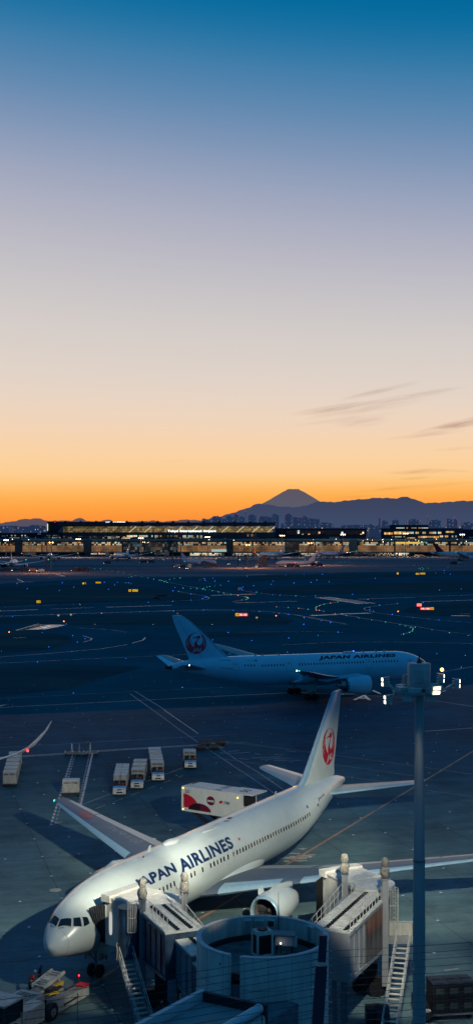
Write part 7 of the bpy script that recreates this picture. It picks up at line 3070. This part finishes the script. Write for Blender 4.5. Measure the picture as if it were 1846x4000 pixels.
mb.build('chassis', VH_D, st, local=True, smooth=False)
q = G(1013, 2214)
st = thing('stair_truck', 'tall dark stair truck beside the orange mast', 'truck', (q.x, q.y, 0))
mb = MB()
mb.beam((-5, 0, 1.0), (4, 0, 9.0), 2.6, 2.6)
mb.bx(3, 7, -1.6, 1.6, 1, 11)
mb.build('tower', VH_D, st, local=True, smooth=False)
mb = MB()
mb.bx(-6, 7, -1.3, 1.3, .5, 1.4)
mb.build('chassis', VH_D, st, local=True, smooth=False)
lines('far_apron_marking', [(1.2, ZA((112, 95), (222, 93))), (.6, ZA((114, 72), (160, 94))), (.8, ZA((375, 38), (438, 55), (330, 62))), (1.0, ZB((590, 80), (728, 76))), (.9, ZB((1150, 65), (1189, 64))), (.8, ZB((1020, 70), (1050, 69)))], PAINTF, .06)

REDC = glow('distant_red_light', (1, .06, .06), 1.6)
# ------------------------------------------------------------------ city skyline
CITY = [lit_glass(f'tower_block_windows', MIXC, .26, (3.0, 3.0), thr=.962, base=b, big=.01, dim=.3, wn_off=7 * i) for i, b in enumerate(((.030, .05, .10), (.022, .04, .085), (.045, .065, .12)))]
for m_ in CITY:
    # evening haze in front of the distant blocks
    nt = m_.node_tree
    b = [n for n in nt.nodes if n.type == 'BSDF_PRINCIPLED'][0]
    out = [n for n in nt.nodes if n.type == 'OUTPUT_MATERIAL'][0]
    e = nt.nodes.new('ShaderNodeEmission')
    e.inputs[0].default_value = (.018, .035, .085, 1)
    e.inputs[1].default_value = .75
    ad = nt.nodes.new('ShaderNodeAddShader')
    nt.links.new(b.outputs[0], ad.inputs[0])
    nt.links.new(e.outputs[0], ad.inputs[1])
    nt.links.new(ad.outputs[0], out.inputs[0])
TW = [(788, 820, 2029), (827, 864, 2019), (866, 890, 2030), (883, 912, 2017), (914, 931, 2010), (933, 954, 2021), (969, 1000, 2013), (1009, 1062, 2020), (1062, 1088, 2011), (1112, 1140, 2010), (1142, 1176, 2023), (1177, 1201, 2018), (1190, 1247, 2028), (1249, 1294, 2044), (1063, 1077, 2050), (1096, 1108, 2046), (1441, 1462, 2050), (1466, 1476, 2054), (1478, 1484, 2024), (1490, 1513, 2036), (1530, 1556, 2033), (1594, 1634, 2031), (1674, 1721, 2034), (1743, 1766, 2029), (1767, 1788, 2031), (1802, 1846, 2044), (1855, 1890, 2036), (1380, 1410, 2052), (1330, 1362, 2055), (1094, 1112, 2056)]
SIZ = ['slim', 'broad', 'stubby', 'tall']
for i, (a, b, v) in enumerate(TW):
    d = 5200 + 260 * ((i * 7) % 5)
    p, q = AT(a, v, d), AT(b, 2066, d)
    side = 'left of the hall roof end' if b < 1070 else 'just right of the hall roof end' if b < 1300 else 'above the amber-lit block' if b < 1640 else 'toward the right edge'
    near = {0: 'first', 1: 'second', 2: 'third', 3: 'fourth', 4: 'fifth', 5: 'sixth', 6: 'seventh', 7: 'eighth', 8: 'ninth', 9: 'tenth'}
    grp = [t for t in TW if ((t[1] < 1070) == (b < 1070)) and ((1070 <= t[1] < 1300) == (1070 <= b < 1300)) and ((1300 <= t[1] < 1640) == (1300 <= b < 1640))]
    k = sorted(grp).index((a, b, v))
    sz = 'broad' if b - a > 36 else 'slim' if b - a < 18 else 'tall' if v < 2022 else 'plain'
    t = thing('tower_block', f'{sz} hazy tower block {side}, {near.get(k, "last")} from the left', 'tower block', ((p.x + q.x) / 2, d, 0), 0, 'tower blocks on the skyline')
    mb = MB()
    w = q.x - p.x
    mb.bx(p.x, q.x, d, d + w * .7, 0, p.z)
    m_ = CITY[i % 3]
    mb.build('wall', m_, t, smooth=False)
    mb = MB()
    k = rnd.random()
    if w > 16:
        mb.bx(p.x + w * .2 * k, p.x + w * (.45 + .3 * k), d + 2, d + w * .5, p.z, p.z + 3.5)
        mb.bx(p.x + w * .55, p.x + w * .7, d + 2, d + w * .4, p.z, p.z + 6 * k + 1)
    else:
        mb.bx(p.x + w * .3, p.x + w * .6, d + 1, d + w * .5, p.z, p.z + 3)
    mb.build('roof_plant', m_, t, smooth=False)
    if i in (4, 6, 9, 11, 24):
        mb = MB()
        for x in ((p.x + 3, q.x - 3) if w > 16 else (p.x + w / 2,)):
            mb.ball((x, d - .5, p.z + .5), .8, 6)
        if i == 24:
            for k in range(6):
                mb.ball((q.x - 2, d - 1, p.z - 4 - 7 * k), .8, 6)
        mb.build('warning_light', REDC, t)
for u, v0, lb in ((958, 1998, 'thin red-lit radio mast left of the hall roof end'), (1668, 2017, 'lattice radio mast with red light above the amber-lit block'), (1640, 2036, 'short lattice mast beside the tall radio mast'), (1299, 2040, 'short mast with red light right of the tower cluster'), (1772, 2022, 'thin mast behind the right tower blocks')):
    d = 5000
    p = AT(u, v0, d)
    t = thing('radio_mast', lb, 'radio mast', (p.x, d, 0))
    mb = MB()
    for s in (-1, 1):
        mb.beam((p.x + s * 6, d, 0), (p.x + s * .6, d, p.z), .9, .9)
    for k in range(9):
        f_ = k / 9
        z = p.z * f_
        mb.beam((p.x - 6 * (1 - f_) - .5, d, z), (p.x + 6 * (1 - f_) + .5, d, z + p.z * .1), .6, .6)
    mb.build('lattice', CITY[0], t, smooth=False)
    mb = MB()
    mb.ball((p.x, d, p.z + 1), .9, 6)
    mb.build('warning_light', REDC, t)
# far low rooftops: one mass
mb = MB()
for i in range(420):
    d = rnd.uniform(3000, 6800)
    u = rnd.uniform(-500, 2400)
    v = rnd.uniform(2050, 2066)
    if rnd.random() < .7:
        v = rnd.uniform(2058, 2068)
    p = AT(u, v, d)
    w = rnd.uniform(14, 70)
    mb.bx(p.x, p.x + w, d, d + 30, 0, max(4, p.z))
tag(mb.build('distant_rooftops', CITY[1], None, smooth=False), 'mass of low dark rooftops along the horizon behind the airport', 'city', kind='stuff')
mb = MB()
for i in range(60):
    u, v = rnd.uniform(0, 1846), rnd.uniform(2058, 2078)
    p = AT(u, v, 2300)
    mb.ball(p, rnd.uniform(.3, .7), 5)
tag(mb.build('distant_lamps', glow('distant_lamp', (1, .75, .5), 1.6), None), 'scatter of tiny distant lamps among the low rooftops', 'lamps', kind='stuff')

# ------------------------------------------------------------------ mountains
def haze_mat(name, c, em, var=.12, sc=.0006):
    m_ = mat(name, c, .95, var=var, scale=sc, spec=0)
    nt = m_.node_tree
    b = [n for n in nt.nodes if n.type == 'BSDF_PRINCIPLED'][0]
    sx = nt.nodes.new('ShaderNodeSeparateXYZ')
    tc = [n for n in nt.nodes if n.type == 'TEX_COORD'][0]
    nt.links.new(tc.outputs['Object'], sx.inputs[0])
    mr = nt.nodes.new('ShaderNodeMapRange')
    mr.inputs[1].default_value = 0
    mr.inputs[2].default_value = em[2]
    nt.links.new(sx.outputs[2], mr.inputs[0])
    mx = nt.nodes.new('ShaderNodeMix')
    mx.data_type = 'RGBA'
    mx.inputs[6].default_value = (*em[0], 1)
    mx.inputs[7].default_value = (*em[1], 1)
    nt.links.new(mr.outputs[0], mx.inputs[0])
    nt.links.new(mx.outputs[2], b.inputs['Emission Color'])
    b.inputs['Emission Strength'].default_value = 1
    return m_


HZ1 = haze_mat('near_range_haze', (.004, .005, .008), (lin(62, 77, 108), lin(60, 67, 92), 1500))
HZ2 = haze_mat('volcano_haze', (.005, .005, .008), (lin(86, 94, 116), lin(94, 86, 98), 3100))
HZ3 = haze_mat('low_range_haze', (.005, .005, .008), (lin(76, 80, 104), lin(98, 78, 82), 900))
FDm = 95000
prof = [(1911.5, 22), (1915, 27), (1922, 42), (1931, 57), (1940, 72), (1950, 87), (1960, 104), (1972, 128), (1985, 158), (2000, 200), (2020, 270), (2045, 380), (2073, 520)]
fc = AT(1144, 2073, FDm)
mb = MB()
rings = []
n = 72
for v, r in prof[::-1]:
    z = H + (VH - v) / F * FDm
    rings.append([(fc.x + r * FDm / F * math.cos(a) * (1 + .03 * math.sin(7 * a + v * .05)), FDm + r * FDm / F * math.sin(a), z + (rnd.uniform(-18, 30) if v < 1912 else rnd.uniform(-8, 8))) for a in [2 * math.pi * i / n for i in range(n)]])
zc = H + (VH - 1917) / F * FDm
rings.append([(fc.x + 15 * FDm / F * math.cos(a), FDm + 15 * FDm / F * math.sin(a), zc) for a in [2 * math.pi * i / n for i in range(n)]])
mb.loft(rings)
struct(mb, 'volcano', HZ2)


def ridge(name, pts, d, m_, seed, depth=6000, amp=2.0):
    rg = random.Random(seed)
    prof_ = pchip(pts)
    mb = MB()
    u0, u1 = pts[0][0], pts[-1][0]
    n = int((u1 - u0) / 4)
    f, c, b = [], [], []
    ph = [rg.uniform(0, 6.28) for _ in range(6)]
    for i in range(n + 1):
        u = u0 + (u1 - u0) * i / n
        v = prof_(u) + amp * (.5 * math.sin(u * .11 + ph[0]) + .35 * math.sin(u * .23 + ph[1]) + .3 * math.sin(u * .057 + ph[2])) * min(1, (VH - prof_(u)) / 30) + rg.uniform(-.35, .35)
        p = AT(u, v, d)
        q = AT(u, VH, d)
        f.append(mb.v((q.x, d - depth, -50)))
        c.append(mb.v((p.x, d, p.z)))
        b.append(mb.v((q.x, d + depth, -50)))
    for i in range(n):
        mb.f((f[i], f[i + 1], c[i + 1], c[i]))
        mb.f((c[i], c[i + 1], b[i + 1], b[i]))
    return struct(mb, name, m_)


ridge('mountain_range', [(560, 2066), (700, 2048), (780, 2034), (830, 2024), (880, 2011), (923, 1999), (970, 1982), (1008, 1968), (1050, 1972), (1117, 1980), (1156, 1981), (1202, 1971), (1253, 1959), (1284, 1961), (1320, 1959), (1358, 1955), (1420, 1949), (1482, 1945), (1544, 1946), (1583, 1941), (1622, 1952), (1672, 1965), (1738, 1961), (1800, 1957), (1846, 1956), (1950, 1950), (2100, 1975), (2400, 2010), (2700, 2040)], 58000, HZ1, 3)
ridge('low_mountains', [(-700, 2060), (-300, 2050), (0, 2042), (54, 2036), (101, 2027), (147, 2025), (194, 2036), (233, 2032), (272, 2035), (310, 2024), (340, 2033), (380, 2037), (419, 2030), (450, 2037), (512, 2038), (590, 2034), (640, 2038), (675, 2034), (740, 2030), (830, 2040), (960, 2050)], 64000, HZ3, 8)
